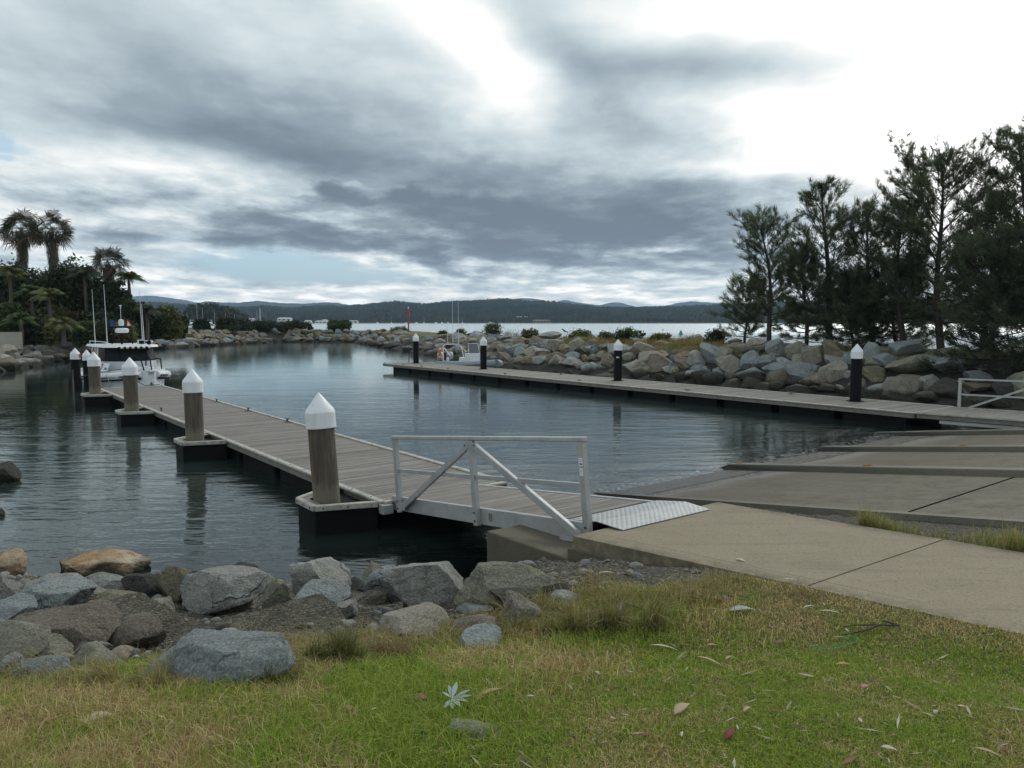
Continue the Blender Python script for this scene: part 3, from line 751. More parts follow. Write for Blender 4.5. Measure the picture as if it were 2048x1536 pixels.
right_dock.name = 'floating_dock.001'

def cleat(loc, rz):
    t = thing('mooring_cleat', '', 'cleat', loc, rz=rz)
    mb = MB()
    for s in (-1, 1): mb.tube([(s * .045, 0, 0), (s * .04, 0, .07)], 0.016, 8)
    mb.box((0, 0, 0.006), (0.2, 0.07, 0.012)); mb.build('base', M['cleat'], None, loc=(0, 0, 0)).parent = t
    mb = MB(); mb.tube([(-.16, 0, .105), (-.10, 0, .082), (0, 0, .078), (.10, 0, .082), (.16, 0, .105)], [.012, .018, .02, .018, .012], 8)
    mb.build('horn', M['cleat'], None, loc=(0, 0, 0), smooth=True).parent = t
    return t
cl0 = None
CL = [(571, 843, 8.5, 'cleat on the right edge of the left dock, nearest the gangway'), (493, 822, 8.5, 'second cleat from the gangway on the right edge of the left dock'),
      (430, 803, 8.5, 'third cleat from the gangway on the right edge of the left dock'), (318, 826, 6.12, 'cleat on the left edge of the left dock between the second and third piles'),
      (1376, 782, 26.32, 'cleat on the near edge of the right dock, closest to the shore'), (1159, 761, 26.32, 'cleat on the near edge of the right dock, left of the plated pile'),
      (1010, 745, 26.32, 'cleat on the near edge of the right dock right of the inflatable boat'), (896, 736, 26.32, 'cleat on the near edge of the right dock before the outboards'),
      (843, 734, 26.32, 'cleat on the near edge of the right dock below the farthest black pile'), (806, 730, 26.32, 'cleat near the far end of the right dock, left of the farthest pile'),
      (770, 727, 26.32, 'cleat at the far corner of the right dock'),
      (1584, 786, 28.9, 'cleat on the far edge of the right dock before the pale boulders'), (1122, 746, 28.9, 'cleat on the far edge of the right dock left of the plated pile')]
for px, py, v, lab in CL:
    p = atz(px, py, DZ); u, _ = to_uv(p.x, p.y)
    # slide along the view ray's column to the given edge
    k = (px - 1024) / FPX; den = AX.x - k * AX.y
    u = (k * AN.y * v - AN.x * v) / den
    L = UV(u, v, DZ + 0.01 + (0.025 if v in (8.5, 6.12) else 0.0))
    if cl0 is None: cl0 = cleat(L, AXN); c = cl0
    else: c = copy_tree(cl0); c.location = L
    tag(c, 'dark ' + lab, 'cleat', 'mooring cleats along the docks')

# ------------------------------------------------------------------ piles
def pile(px, py, v, kind, ztop, rad, lab, lean=(0, 0), name='mooring_pile', u=None, z0=DZ):
    if u is None:
        k = (px - 1024) / FPX; u = (k * AN.y * v - AN.x * v) / (AX.x - k * AX.y)
    b = UV(u, v, 0); t = thing(name, lab, 'pile', b, 'mooring piles with white pointed caps')
    ax = Vector((lean[0], lean[1], 1)).normalized()
    capr = rad * 1.13; caph = 0.27; coneh = 0.34 if kind == 'wood' else 0.30
    h1 = ztop - coneh - caph
    def P(h): return (b.x + ax.x * h, b.y + ax.y * h, h)
    seg = 36 if kind == 'wood' else 24
    mb = MB(); r = random.Random(int(px))
    pr = []
    vs = []; fs = []; nh = 14
    for i in range(nh + 1):
        h = -2.2 + (h1 + 0.06 + 2.2) * i / nh
        for k in range(seg):
            a = 2 * math.pi * k / seg
            rr = rad * (1 + (0.012 * math.sin(3 * a + px) + 0.008 * math.sin(7 * a + i * .2) if kind == 'wood' else 0)) * (1 + 0.02 * (1 - i / nh))
            c = P(h); vs.append((c[0] + rr * math.cos(a), c[1] + rr * math.sin(a), c[2]))
    for i in range(nh):
        for k in range(seg): fs.append((i * seg + k, i * seg + (k + 1) % seg, (i + 1) * seg + (k + 1) % seg, (i + 1) * seg + k))
    mb.add(vs, fs); mb.build('post', M['pile'] if kind == 'wood' else M['black'], t, smooth=True)
    ns = 28 if kind == 'wood' else 8
    mb = MB(); mb.lathe(P(h1), [(capr, 0), (capr, caph), (capr * .985, caph + .004), (capr * .93, caph + 0.05), (0.012, caph + coneh), (0.0, caph + coneh + .002)], ns, axis=ax)
    cp = mb.build('cap', M['cap'], t, smooth=True, autos=25)
    mb = MB(); mb.lathe(P(h1 - 0.004), [(capr * 1.012, 0), (capr * 1.012, 0.02)], ns, axis=ax); sub(mb, 'cap_rim', M['capline'], cp)
    return t, u, h1
PL = [(651, 5.33, 'thick brown timber pile with white cap, nearest the gangway', (-0.065, 0.03), 2.37),
      (384, 5.33, 'brown timber pile with white cap, second from the gangway on the left dock', (-0.01, 0.01), 2.36),
      (259, 5.36, 'brown timber pile with white cap in front of the rescue boat', (-0.005, 0), 2.36),
      (187, 5.40, 'brown timber pile with white cap farthest along the left dock', (0, 0), 2.30)]
for px, v, lab, ln, zt in PL:
    t, u, h1 = pile(px, 0, v, 'wood', zt, 0.228, lab, ln)
    # pile bracket: a trapezoid pontoon with a white rim that guides the pile
    c = thing('pile_bracket', 'black pontoon bracket with pale rim round the timber pile ' + ('nearest the gangway' if px == 651 else 'second from the gangway' if px == 384 else 'in front of the rescue boat' if px == 259 else 'farthest away'), 'bracket', UV(u, v, 0), 'pile brackets along the left dock')
    poly = [(-1.05, 5.93), (-0.42, 4.94), (0.34, 4.94), (0.70, 5.93)]
    outer = [UV(u + a, b) for a, b in poly]; inner = [UV(u + a * 0.72, 5.93 - (5.93 - b) * 0.84) for a, b in poly]
    mb = MB(); mb.prism([(p.x, p.y) for p in outer][::1], -0.3, DZ - 0.09); mb.build('float', M['float'], c, bevel=0.03)
    mb = MB()
    for i in range(3):
        mb.bar(outer[i] + Vector((0, 0, DZ - 0.035)), outer[i + 1] + Vector((0, 0, DZ - 0.035)), 0.10, 0.10)
    rim = mb.build('rim', M['trim'], c, bevel=0.015)
    mb = MB()
    for i in range(3):
        for f in (0.15, 0.5, 0.85):
            q = outer[i].lerp(outer[i + 1], f); dn = (q - UV(u, v + .2)).normalized() * 0.062
            mb.lathe((q.x + dn.x, q.y + dn.y, DZ - 0.035), [(0.014, 0), (0.014, 0.008)], 6, axis=(dn.x, dn.y, 0.001))
    tag(sub(mb, 'bolt', M['float'], rim), kind='stuff')
    mb = MB()
    for i in range(3):
        a, b = outer[i], outer[i + 1]; a2, b2 = inner[i], inner[i + 1]
        zt_ = DZ - 0.012
        mb.add([(a.x, a.y, zt_), (b.x, b.y, zt_), (b2.x, b2.y, zt_), (a2.x, a2.y, zt_)], [(0, 1, 2, 3)])
    mb.build('walk_grating', M['fascia'], c)
PB = [(832, 28.35, 'black pile with white cap at the far end of the right dock', 2.72), (967, 28.35, 'black pile with white cap beside the grey inflatable boat', 2.62),
      (1236, 28.35, 'black pile with white cap and a small plate on the right dock', 2.67), (1714, 28.35, 'black pile with white cap nearest the shore on the right dock', 2.74)]
for px, v, lab, zt in PB:
    t, u, h1 = pile(px, 0, v, 'black', zt, 0.205, lab)
    mb = MB(); mb.lathe(UV(u, v, DZ + 0.004), [(0.33, 0), (0.33, 0.012), (0.25, 0.016)], 20); mb.build('guide_ring', M['float'], t)
    if px in (832, 967, 1236):
        pass
    if px == 1236:
        b = UV(u, v, 0); d = Vector((-b.x, -b.y, 0)).normalized()
        mb = MB(); sx = Vector((-d.y, d.x, 0))
        for i, (x, w) in enumerate(((-0.065, .05), (0.0, .05), (0.06, .04))):
            mb.box(b + d * 0.213 + sx * x + Vector((0, 0, 1.74)), (w, 0.012, 0.085 if i != 2 else 0.04), ex=sx, ey=d)
        mb.build('number_plate', M['capline'], t)
# the two sleeved piles beyond the end of the left dock
def pile_at(px, Y, kind, ztop, rad, lab):
    X = (px - 1024) / FPX * Y; u, v = to_uv(X, Y); return pile(px, 0, v, kind, ztop, rad, lab, u=u)
tE, uE, hE = pile_at(150, 38.5, 'black', 2.24, 0.215, 'black pile with white cap left of the rescue boat, leftmost of all piles')
tF, uF, hF = pile_at(173, 40.5, 'black', 2.08, 0.205, 'black pile with white cap half hidden behind the farthest timber pile')
b = tE.location; mb = MB(); mb.box((b.x + 0.27, b.y - 0.05, hE + 0.17), (0.05, 0.04, 0.22)); mb.build('red_marker', plain('red_tape', (0.55, 0.05, 0.06), 0.5), tE)
mb = MB(); mb.tube([(b.x - 0.02, b.y - 0.24, -0.3), (b.x - 0.02, b.y - 0.24, 1.15)], 0.035, 6); mb.build('guide_pole', M['pile'], tE)

# ------------------------------------------------------------------ gangway (near)
def gangway():
    u0, u1, v0, v1 = -11.45, -6.40, 6.20, 7.80
    z0, z1 = DZ + 0.07, 1.17
    g = thing('gangway', 'aluminium gangway with timber deck and a single triangulated handrail from path to left dock', 'gangway', UV(u0, v0, z0))
    ud = (UV(u1, 0, z1) - UV(u0, 0, z0)).normalized(); up = AN.cross(ud) * -1
    if up.z < 0: up = -up
    def P(s, v, h): return UV(u0, v, z0) + ud * s + up * h
    L = (UV(u1, 0, z1) - UV(u0, 0, z0)).length
    mb = MB(); n = int((L - 0.62) / 0.145)
    for k in range(n):
        t = random.gauss(1.0, .09)
        mb.box(P(0.1 + (k + .5) * 0.145, (v0 + v1) / 2, -0.02), (0.135, v1 - v0 - 0.1, 0.03), ex=ud, ey=AN, ez=up, col=(t, t * .99, t * .97))
    mb.build('deck_boards', M['deck'], g)
    for v in (v0, v1):
        mb = MB(); mb.bar(P(0, v, -0.11), P(L - (0.18 if v == v0 else 0.5), v, -0.11), 0.07, 0.24, up=up); mb.build('side_beam', M['alu'], g, bevel=0.008)
    mb = MB(); mb.box(P(L / 2, (v0 + v1) / 2, -0.09), (L - 0.3, v1 - v0 - 0.2, 0.05), ex=ud, ey=AN, ez=up); mb.build('underframe', M['float'], g)
    T_ = 1.03; vr = v0 - 0.075
    s0, s1, s2 = 0.36, 2.66, 5.02
    for s in (s0, s1, s2):
        mb = MB(); mb.bar(P(s, vr, -0.24), P(s, vr, T_ - 0.03), 0.075, 0.10, up=ud); o = mb.build('post', M['alu'], g, bevel=0.006)
    mb = MB(); q = MB()
    for (h, hh) in ((0.80, .085), (0.69, .085)):
        mb.bar(P(s2 - 0.052, vr - 0.041, h - .04), P(s2 - 0.052, vr - 0.041, h + hh - .04), 0.004, 0.004)
    lab = MB()
    for (h, hh) in ((0.76, .10), (0.64, .09)):
        c = P(s2, vr - 0.0395, h); lab.box(c, (0.062, 0.003, hh), ex=ud, ey=AN, ez=up)
    so = sub(lab, 'safety_sticker', M['cap'], o)
    ink = MB()
    for h in (0.792, 0.772): ink.box(P(s2, vr - 0.0418, h), (0.045, 0.001, 0.006), ex=ud, ey=AN, ez=up)
    ink.box(P(s2 + .004, vr - 0.0418, 0.735), (0.04, 0.001, 0.022), ex=ud, ey=AN, ez=up)
    for h in (0.665, 0.65, 0.62): ink.box(P(s2 - .004, vr - 0.0418, h), (0.042, 0.001, 0.004), ex=ud, ey=AN, ez=up)
    sub(ink, 'sticker_print', plain('blue_print', (0.10, 0.16, 0.34), 0.5), o)
    mb = MB(); mb.bar(P(s0 - 0.09, vr, T_), P(s2 + 0.07, vr, T_), 0.09, 0.06, up=up); mb.build('top_rail', M['alu'], g, bevel=0.012)
    mb = MB(); mb.bar(P(s0 + 0.03, vr + 0.005, 0.47), P(s2 - 0.05, vr + 0.005, 0.47), 0.045, 0.06, up=up); mb.build('mid_rail', M['alu'], g, bevel=0.006)
    for a, b in ((s0 + 0.05, s1), (s2 - 0.05, s1)):
        mb = MB(); mb.bar(P(a, vr - 0.012, -0.19), P(b, vr - 0.012, T_ - 0.07), 0.062, 0.095, up=up); mb.build('diagonal_brace', M['alu'], g, bevel=0.008)
    for s_, hs_ in ((s0, (-.05, -.17)), (s1, (-.05, -.17)), (s2, (-.03, -.15)), (s1 + .12, (.93,)), (s1 - .12, (.93,))):
        for h_ in hs_:
            mb = MB(); q_ = P(s_, vr - 0.038, h_); mb.lathe((q_.x, q_.y, q_.z), [(0.017, 0), (0.017, 0.010), (0.010, 0.012), (0.010, 0.020)], 6, axis=tuple(-AN)); mb.build('bolt', M['cleat'], g)
    for s_ in (s0 + .16, s2 - .16, s1):
        mb = MB(); mb.box(P(s_, vr - 0.036, -0.13 if s_ != s1 else T_ - 0.14), (0.16, 0.006, 0.12), ex=ud, ey=AN, ez=up); mb.build('gusset_plate', M['alu'], g)
    mb = MB(); mb.bar(P(s2 - 0.5, vr, -0.20), P(s2 + 0.12, vr, -0.20), 0.07, 0.06, up=up); mb.build('foot', M['alu'], g)
    mb = MB(); mb.box(P(2.95, v0 - 0.040, -0.1), (0.07, 0.01, 0.11), ex=ud, ey=AN, ez=up); mb.build('data_plate', M['fascia'], g)
    # hinged tread plate onto the path
    a0 = P(L - 0.50, v0 + 0.02, 0.012); a1 = P(L - 0.50, v1 + 0.06, 0.012)
    e0 = UV(u1 + 0.40, v0 + 0.05, 0); e1 = UV(u1 + 0.40, v1 + 0.06, 0)
    e0.z = float(path_z(*to_uv(e0.x, e0.y))) + 0.012; e1.z = float(path_z(*to_uv(e1.x, e1.y))) + 0.012
    mid0 = P(L, v0 + 0.02, 0.03); mid1 = P(L, v1 + .06, 0.03)
    mb = MB(); dz = Vector((0, 0, -0.008))
    for q in ((a0, mid0, mid1, a1), (mid0, e0, e1, mid1)):
        mb.add([*q, *[w + dz for w in q]], [(0, 1, 2, 3), (7, 6, 5, 4), (0, 4, 5, 1), (1, 5, 6, 2), (2, 6, 7, 3), (3, 7, 4, 0)])
    mb.build('tread_plate', M['tread'], g)
    # hinge brackets on the dock end
    for v in (5.75 + 0.25, 6.45, 7.6):
        mb = MB(); mb.box(UV(-11.33, v, DZ - 0.10), (0.16, 0.20, 0.16), ex=AX, ey=AN); mb.build('hinge_bracket', M['alu'], g, bevel=0.01)
    return g
gangway()
# gangway of the right dock, only its foot in view
g2 = thing('gangway', 'flat aluminium gangway with a rail at the shore end of the right dock', 'gangway', UV(-11.6, 26.3, DZ))
g2.name = 'gangway.001'
mb = MB()
for k in range(34): 
    t = random.gauss(1.0, .07); mb.box(UV(-11.5 + k * 0.20, 27.6, DZ + 0.004 * k), (0.188, 2.5, 0.03), ex=AX, ey=AN, col=(t, t, t * .98))
mb.build('deck_boards', M['deck_far'], g2)
for v in (26.25, 28.95):
    mb = MB(); mb.bar(UV(-11.6, v, DZ - 0.05), UV(-4.6, v, DZ + 0.09), 0.08, 0.20); mb.build('side_beam', M['fascia'], g2)
    mb = MB(); mb.bar(UV(-11.6, v - 0.02, DZ + .02), UV(-4.6, v - 0.02, DZ + 0.17), 0.13, 0.05); mb.build('edge_fender', M['trim'], g2)
mb = MB(); mb.bar(UV(-10.9, 26.3, DZ - 0.22), UV(-4.6, 26.3, DZ - 0.10), 0.10, 0.10); mb.build('lower_beam', M['alu'], g2)
def rail2(s): return UV(-11.45 + s, 29.0, DZ + 0.02 * s)
for s in (0.05, 2.6, 5.2):
    mb = MB(); mb.bar(rail2(s), rail2(s) + Vector((0, 0, 1.05)), 0.07, 0.09, up=AX); mb.build('post', M['alu'], g2)
for h, w in ((1.05, .08), (0.50, .055)):
    mb = MB(); mb.bar(rail2(0) + Vector((0, 0, h)), rail2(6.2) + Vector((0, 0, h)), w, 0.055); mb.build('rail', M['alu'], g2)
mb = MB(); mb.bar(rail2(0.35) + Vector((0, 0, 0.03)), rail2(2.55) + Vector((0, 0, 1.0)), 0.05, 0.07); mb.build('diagonal_brace', M['alu'], g2)

# ------------------------------------------------------------------ boulders
def rock_mesh(seed, sub_=3, cuts=11, rough=0.05, name='boulder'):
    r = random.Random(seed)
    bm = bmesh.new(); bmesh.ops.create_icosphere(bm, subdivisions=sub_, radius=1.0)
    co = np.array([v.co[:] for v in bm.verts])
    co *= 1.15
    for k in range(cuts):
        n = np.array([r.gauss(0, 1), r.gauss(0, 1), r.gauss(0, 1) * 1.1]); n /= np.linalg.norm(n)
        d = r.uniform(0.52, 0.86)
        s = co @ n; over = np.maximum(s - d, 0)
        co -= np.outer(over * 0.97, n)
    off = Vector((seed * 3.7 % 91, seed * 1.3 % 57, 0))
    for v, c in zip(bm.verts, co):
        p = Vector(c); q = p + off
        dsp = mnoise.fractal(q * 1.3, 1.0, 2.0, 3) * rough * 1.1 + (mnoise.fractal(q * 4.5, 0.9, 2.1, 5) * rough if sub_ > 3 else 0)
        v.co = p + p.normalized() * dsp
    mn = [min(v.co[i] for v in bm.verts) for i in range(3)]; mx = [max(v.co[i] for v in bm.verts) for i in range(3)]
    for v in bm.verts:
        for i in range(3): v.co[i] = (v.co[i] - (mn[i] + mx[i]) / 2) / (mx[i] - mn[i])
    me = bpy.data.meshes.new(name); bm.to_mesh(me); bm.free()
    me.polygons.foreach_set('use_smooth', [True] * len(me.polygons)); me.set_sharp_from_angle(angle=R(24 if sub_ <= 3 else 30))
    me.materials.append(M['rock_grey'])
    return me
PROTO = [rock_mesh(100 + i, 4, 10 + i % 5, 0.035) for i in range(18)]
PLOW = [rock_mesh(150 + i, 3, 10 + i % 4) for i in range(12)]
def place_rock(me, loc, size, rot, mat, name='boulder'):
    o = bpy.data.objects.new(name, me); COL.objects.link(o)
    o.location = loc; o.scale = size; o.rotation_euler = rot
    o.material_slots[0].link = 'OBJECT'; o.material_slots[0].material = M[mat]
    return o

# --- foreground rocks: centre, extents in the photograph, stone, label
FG = [
 (-12, 48, 1104, 1158, 'rock_orange', 'orange brown boulder at the left edge of the near shore'),
 (129, 281, 1109, 1160, 'rock_orange', 'white and orange quartz boulder at the water in front of the timber piles'),
 (170, 270, 1146, 1180, 'rock_grey', 'flat grey slab just below the white and orange boulder'),
 (-20, 46, 1152, 1206, 'rock_grey', 'dull grey boulder under the orange brown one at the left edge'),
 (14, 248, 1151, 1218, 'rock_grey', 'long grey boulder stretching below the white and orange one'),
 (76, 180, 1166, 1228, 'rock_blue', 'blue grey boulder leaning on the long grey boulder'),
 (170, 298, 1183, 1226, 'rock_lichen', 'small shell crusted brown rock right of the blue grey leaning one'),
 (250, 326, 1147, 1212, 'rock_dark', 'dark rounded boulder between the orange boulder and the crusted upright rock'),
 (323, 374, 1136, 1212, 'rock_lichen', 'narrow upright shell crusted rock standing at the water'),
 (356, 430, 1148, 1212, 'rock_blue', 'blue green boulder behind the large angular pale one'),
 (367, 532, 1147, 1228, 'rock_grey', 'large angular pale grey boulder with a dark hollow in its side'),
 (460, 514, 1128, 1166, 'rock_olive', 'small grey rock peeping over the large angular pale one'),
 (526, 587, 1156, 1232, 'rock_olive', 'squat olive grey block right of the large angular pale boulder'),
 (-18, 68, 1200, 1260, 'rock_blue', 'smooth blue grey boulder at the left edge above the gravel'),
 (40, 236, 1213, 1306, 'rock_brown', 'brown craggy rock with deep shadow beneath, left on the bank'),
 (-30, 84, 1240, 1335, 'rock_olive', 'large olive grey boulder cut by the left edge of the photo'),
 (58, 140, 1272, 1328, 'rock_olive', 'olive rock wedged right of the large one at the left edge'),
 (316, 578, 1277, 1392, 'rock_blue', 'big blue grey speckled boulder with a notched top, lying in the grass'),
 (592, 694, 1118, 1228, 'rock_grey', 'tall pointed pale boulder at the water below the first pile'),
 (580, 690, 1168, 1242, 'rock_blue', 'blue boulder with flat face in front of the tall pointed one'),
 (725, 773, 1127, 1184, 'rock_olive', 'small dark olive rock standing at the dark water'),
 (735, 824, 1137, 1210, 'rock_blue', 'blue boulder left of the largest pale boulder'),
 (682, 728, 1158, 1196, 'rock_dark', 'low dark rock between the pointed boulder and the small olive one'),
 (703, 779, 1179, 1214, 'rock_tan', 'low tan rock in front of the small olive one'),
 (782, 927, 1120, 1226, 'rock_grey', 'largest pale grey boulder in the middle of the near shore'),
 (775, 802, 1176, 1210, 'rock_dark', 'tiny dark wedge stone before the largest pale boulder'),
 (920, 1100, 1126, 1214, 'rock_olive', 'long wedge shaped pale boulder right of the largest one'),
 (1085, 1146, 1162, 1204, 'rock_dark', 'dark grey rock at the right end of the shore boulders'),
 (914, 989, 1205, 1234, 'rock_blue', 'blue stone tucked under the wedge shaped boulder'),
 (885, 1006, 1224, 1284, 'rock_brown', 'layered brown slab with black shadow beneath it'),
 (1010, 1078, 1186, 1264, 'rock_tan', 'pinkish tan upright boulder half sunk in the grass'),
 (920, 1002, 1263, 1310, 'rock_blue', 'blue grey stone in the grass below the brown slab'),
 (756, 889, 1222, 1292, 'rock_tan', 'gravel covered tan slab left of the layered brown slab'),
 (732, 776, 1280, 1300, 'rock_tan', 'small pale stone in the dry grass below the tan slab'),
 (890, 998, 1425, 1480, 'rock_grey', 'flat grey stone flush with the grass near the silver leaves'),
 (-10, 34, 926, 968, 'rock_dark', 'dark wet rock rising from the water at the left edge'),
 (-12, 10, 1018, 1036, 'rock_dark', 'small dark wet rock in the water at the left edge, lower one'),
 (296, 352, 1196, 1236, 'rock_olive', 'low olive stone below the dark rounded boulder'),
 (-30, 40, 1310, 1362, 'rock_grey', 'pale grey lump at the left edge under the olive boulders'),
 (40, 150, 1312, 1372, 'rock_blue', 'broken blue grey stone half buried in gravel at the lower left'),
 (140, 250, 1290, 1345, 'rock_olive', 'crumbling olive stone below the brown craggy rock'),
 (226, 330, 1235, 1300, 'rock_brown', 'dark brown lump right of the brown craggy rock'),
 (430, 500, 1176, 1226, 'rock_olive', 'olive rock in front of the large angular pale one'),
 (640, 712, 1196, 1240, 'rock_grey', 'grey stone right of the blue boulder with the flat face'),
 (810, 876, 1190, 1228, 'rock_dark', 'dark rock beneath the largest pale boulder'),
 (980, 1092, 1176, 1222, 'rock_dark', 'dark rock under the wedge shaped boulder, in shadow'),
 (1100, 1160, 1186, 1226, 'rock_grey', 'grey stone at the edge of the grass right of the wedge boulder'),
 (240, 300, 1120, 1160, 'rock_dark', 'dark stone at the water right of the white and orange boulder'),
 (588, 640, 1150, 1200, 'rock_grey', 'pale stone left of the tall pointed boulder'),
 (1432, 1458, 1190, 1208, 'rock_grey', 'small white stone in the brown grass beside the path'),
]
def ground_hit(px, py):
    d = ray(px, py); t0 = 1.5; prev = None
    for i in range(900):
        t = 1.5 * 1.012 ** i; z = CAM_H + d.z * t
        g = max(float(ground_h(d.x * t, d.y * t)), -0.25)
        if z < g: return Vector((d.x * t, d.y * t, g))
    return atz(px, py, 0)
for i, (x0, x1, y0, y1, mt, lab) in enumerate(FG):
    cx, cy = (x0 + x1) / 2, (y0 + y1) / 2
    base = ground_hit(cx, y1 - 2) if y0 > 1100 else atz(cx, y1 - 2, 0.0)
    Y = base.y; w = (x1 - x0) * Y / FPX
    r = random.Random(i * 7 + 3)
    dep = w * r.uniform(0.6, 0.85) if w > 0.5 else w
    dep = min(dep, 0.95)
    Yc = Y + dep * 0.42
    top = atY(cx, y0, Yc + dep * 0.05); k = (Yc + dep * 0.05) / Y
    zb = base.z - 0.10
    me = rock_mesh(500 + i * 13, 5 if w > 0.35 else 4, 8 + i % 5, 0.045)
    hgt = max(0.12, top.z - zb)
    flat = lab.startswith('flat grey stone')
    o = place_rock(me, (top.x, Yc, zb + hgt / 2), (w * k * 1.18, dep * 1.1, hgt * 1.10), (0, 0, r.uniform(-.25, .25)), mt)
    if flat: o.scale.z = 0.10; o.location.z = base.z - 0.022
    tag(o, lab, 'boulder')
# the spill of set gravel behind the big blue rock
me = rock_mesh(911, 6, 7, 0.05); 
def gravel_mat():
    m, T, p = mat_new('set_gravel'); co = wpos(T)
    vo = T.new('ShaderNodeTexVoronoi'); T.l.new(co, vo.inputs['Vector']); vo.inputs['Scale'].default_value = 46
    mid = T.noise(co, 3.5, 6, 0.65)
    s = T.sep(vo.outputs['Color'])
    c = T.mix(s[0], (0.06, 0.054, 0.038), (0.20, 0.185, 0.14)); c = T.mix(T.mapr(mid, 0.45, 0.7, 0, .7), c, (0.055, 0.048, 0.032))
    c = T.mix(T.mapr(s[1], .94, .97), c, (0.26, 0.25, 0.21))
    T.l.new(c, p.inputs['Base Color']); p.inputs['Roughness'].default_value = 0.95; p.inputs['Specular IOR Level'].default_value = .2
    bump(T, p, T.math('ADD', T.math('MULTIPLY', vo.outputs['Distance'], -1.2), T.math('MULTIPLY', mid, 2)), 1.0, 0.04); return m
M['set_gravel'] = gravel_mat()
for (x0, x1, y0, y1, lab, sd) in [(140, 480, 1204, 1300, 'lumpy crust of set gravel and mortar between the shore boulders and the blue rock', 911),
                              (440, 720, 1222, 1290, 'low crust of set gravel and shells right of the lumpy one', 933)]:
    b = ground_hit((x0 + x1) / 2, y1 - 2); w = (x1 - x0) * b.y / FPX; t = atY((x0 + x1) / 2, y0, b.y + 1.0)
    h = t.z - b.z + 0.15
    o = place_rock(rock_mesh(sd, 6, 6, 0.06), (t.x, b.y + 0.62, t.z - h / 2), (w * 1.1, 1.5, h), (0, 0, 0.1), 'set_gravel', 'gravel_crust'); tag(o, lab, 'rock')

# loose stones on the gravel
ns_ = 900; rs = np.random.default_rng(12); Ys = 4.2 * (10.2 / 4.2) ** rs.random(ns_); Xs = (rs.uniform(-60, 1480, ns_) - 1024) / FPX * Ys
ok_ = (grass_mask(Xs, Ys) < 0.35) & (AN.x * Xs + AN.y * Ys < 5.5) & (ground_top(Xs, Ys) > 0.02); Xs, Ys = Xs[ok_], Ys[ok_]; zs = ground_top(Xs, Ys)
bmi = bmesh.new(); bmesh.ops.create_icosphere(bmi, subdivisions=2, radius=1.0); iv = np.array([v.co[:] for v in bmi.verts]); fi = np.array([[v.index for v in f.verts] for f in bmi.faces]); bmi.free()
vv_, ff_, cc_ = [], [], []
for k_ in range(len(Xs)):
    sz_ = 0.018 + 0.085 * rs.random() ** 3; q_ = iv.copy()
    for j_ in range(6):
        n_ = rs.normal(size=3); n_ /= np.linalg.norm(n_); o_v = np.maximum(q_ @ n_ - rs.uniform(.4, .8), 0); q_ -= np.outer(o_v, n_)
    q_ *= sz_ * np.array([rs.uniform(.8, 1.4), rs.uniform(.7, 1.1), rs.uniform(.5, .8)]); vv_.append(q_ + np.array([Xs[k_], Ys[k_], zs[k_] + sz_ * .15])); ff_.append(fi + k_ * len(iv))
    cc_.append(np.tile(np.array([(.17, .165, .145), (.13, .14, .14), (.20, .165, .12), (.09, .08, .06), (.24, .235, .21)][rs.integers(0, 5)]), (len(iv), 1)))
def stone_mat():
    m, T, p = mat_new('loose_stone'); co = wpos(T); n = T.noise(co, 40, 4, .7)
    T.l.new(T.mix(1.0, attr(T), T.mix(T.mapr(n, .35, .65), (.6, .6, .6), (1.2, 1.2, 1.2)), 'MULTIPLY'), p.inputs['Base Color']); p.inputs['Roughness'].default_value = .9; return m
so_ = np_mesh('loose_stones', np.concatenate(vv_), np.concatenate(ff_), stone_mat(), np.concatenate(cc_)); tag(so_, 'loose stones and pebbles on the gravel between the shore boulders', 'stones', kind='stuff')

# --- embankment round the basin
BASIN = [UV(14, 34.2), UV(-10, 34.2), UV(-45, 34.3), Vector((-8.6, 80.6, 0)), Vector((-20.5, 110, 0)), Vector((-27.5, 131, 0)), Vector((-40.5, 131, 0)),
         Vector((-44.5, 115, 0)), Vector((-46.2, 94.7, 0)), Vector((-42.5, 72, 0)), Vector((-37.4, 54.5, 0)), Vector((-33, 38, 0)), Vector((-30, 10, 0)), Vector((-30, -40, 0)), Vector((60, -40, 0))]
BP = np.array([(p.x, p.y) for p in BASIN])
def basin_dist(X, Y):
    """distance outward from the basin's water line (negative inside)"""
    X = np.asarray(X, float); Y = np.asarray(Y, float); best = np.full(X.shape, 1e9); ins = np.zeros(X.shape, bool)
    n = len(BP)
    for i in range(n):
        a, b = BP[i], BP[(i + 1) % n]; d = b - a; L2 = d @ d
        t = np.clip(((X - a[0]) * d[0] + (Y - a[1]) * d[1]) / L2, 0, 1)
        best = np.minimum(best, np.hypot(X - a[0] - t * d[0], Y - a[1] - t * d[1]))
        c = ((a[1] > Y) != (b[1] > Y)) & (X < (b[0] - a[0]) * (Y - a[1]) / (b[1] - a[1] + 1e-9) + a[0]); ins ^= c
    return np.where(ins, -best, best)
def bank_h(X, Y):
    d = basin_dist(X, Y); X = np.asarray(X, float); Y = np.asarray(Y, float)
    crest = np.where(X > 5, 2.05, np.where(Y > 60, 1.85, 2.0))
    crest = crest - 0.40 * sm(X, -36, -40) * (Y < 75)
    h = np.interp(d, [-4, 0, 4.6, 6.0, 500], [-2.2, -0.15, 1, 1.04, 1.04])
    h = np.where(h > 0, h * crest, h)
    land = (X < -41) & (Y < 122)
    outer = np.interp(d, [0, 10.5, 15.5, 500], [0, 0, -4.2, -4.2])
    h = h + np.where(land, np.interp(d, [6, 30], [0, 1.2]), outer)
    return h
bx = np.arange(-130, 70, 1.1); by = np.arange(18, 160, 1.1)
BX, BY = np.meshgrid(bx, by); BZ = bank_h(BX, BY)
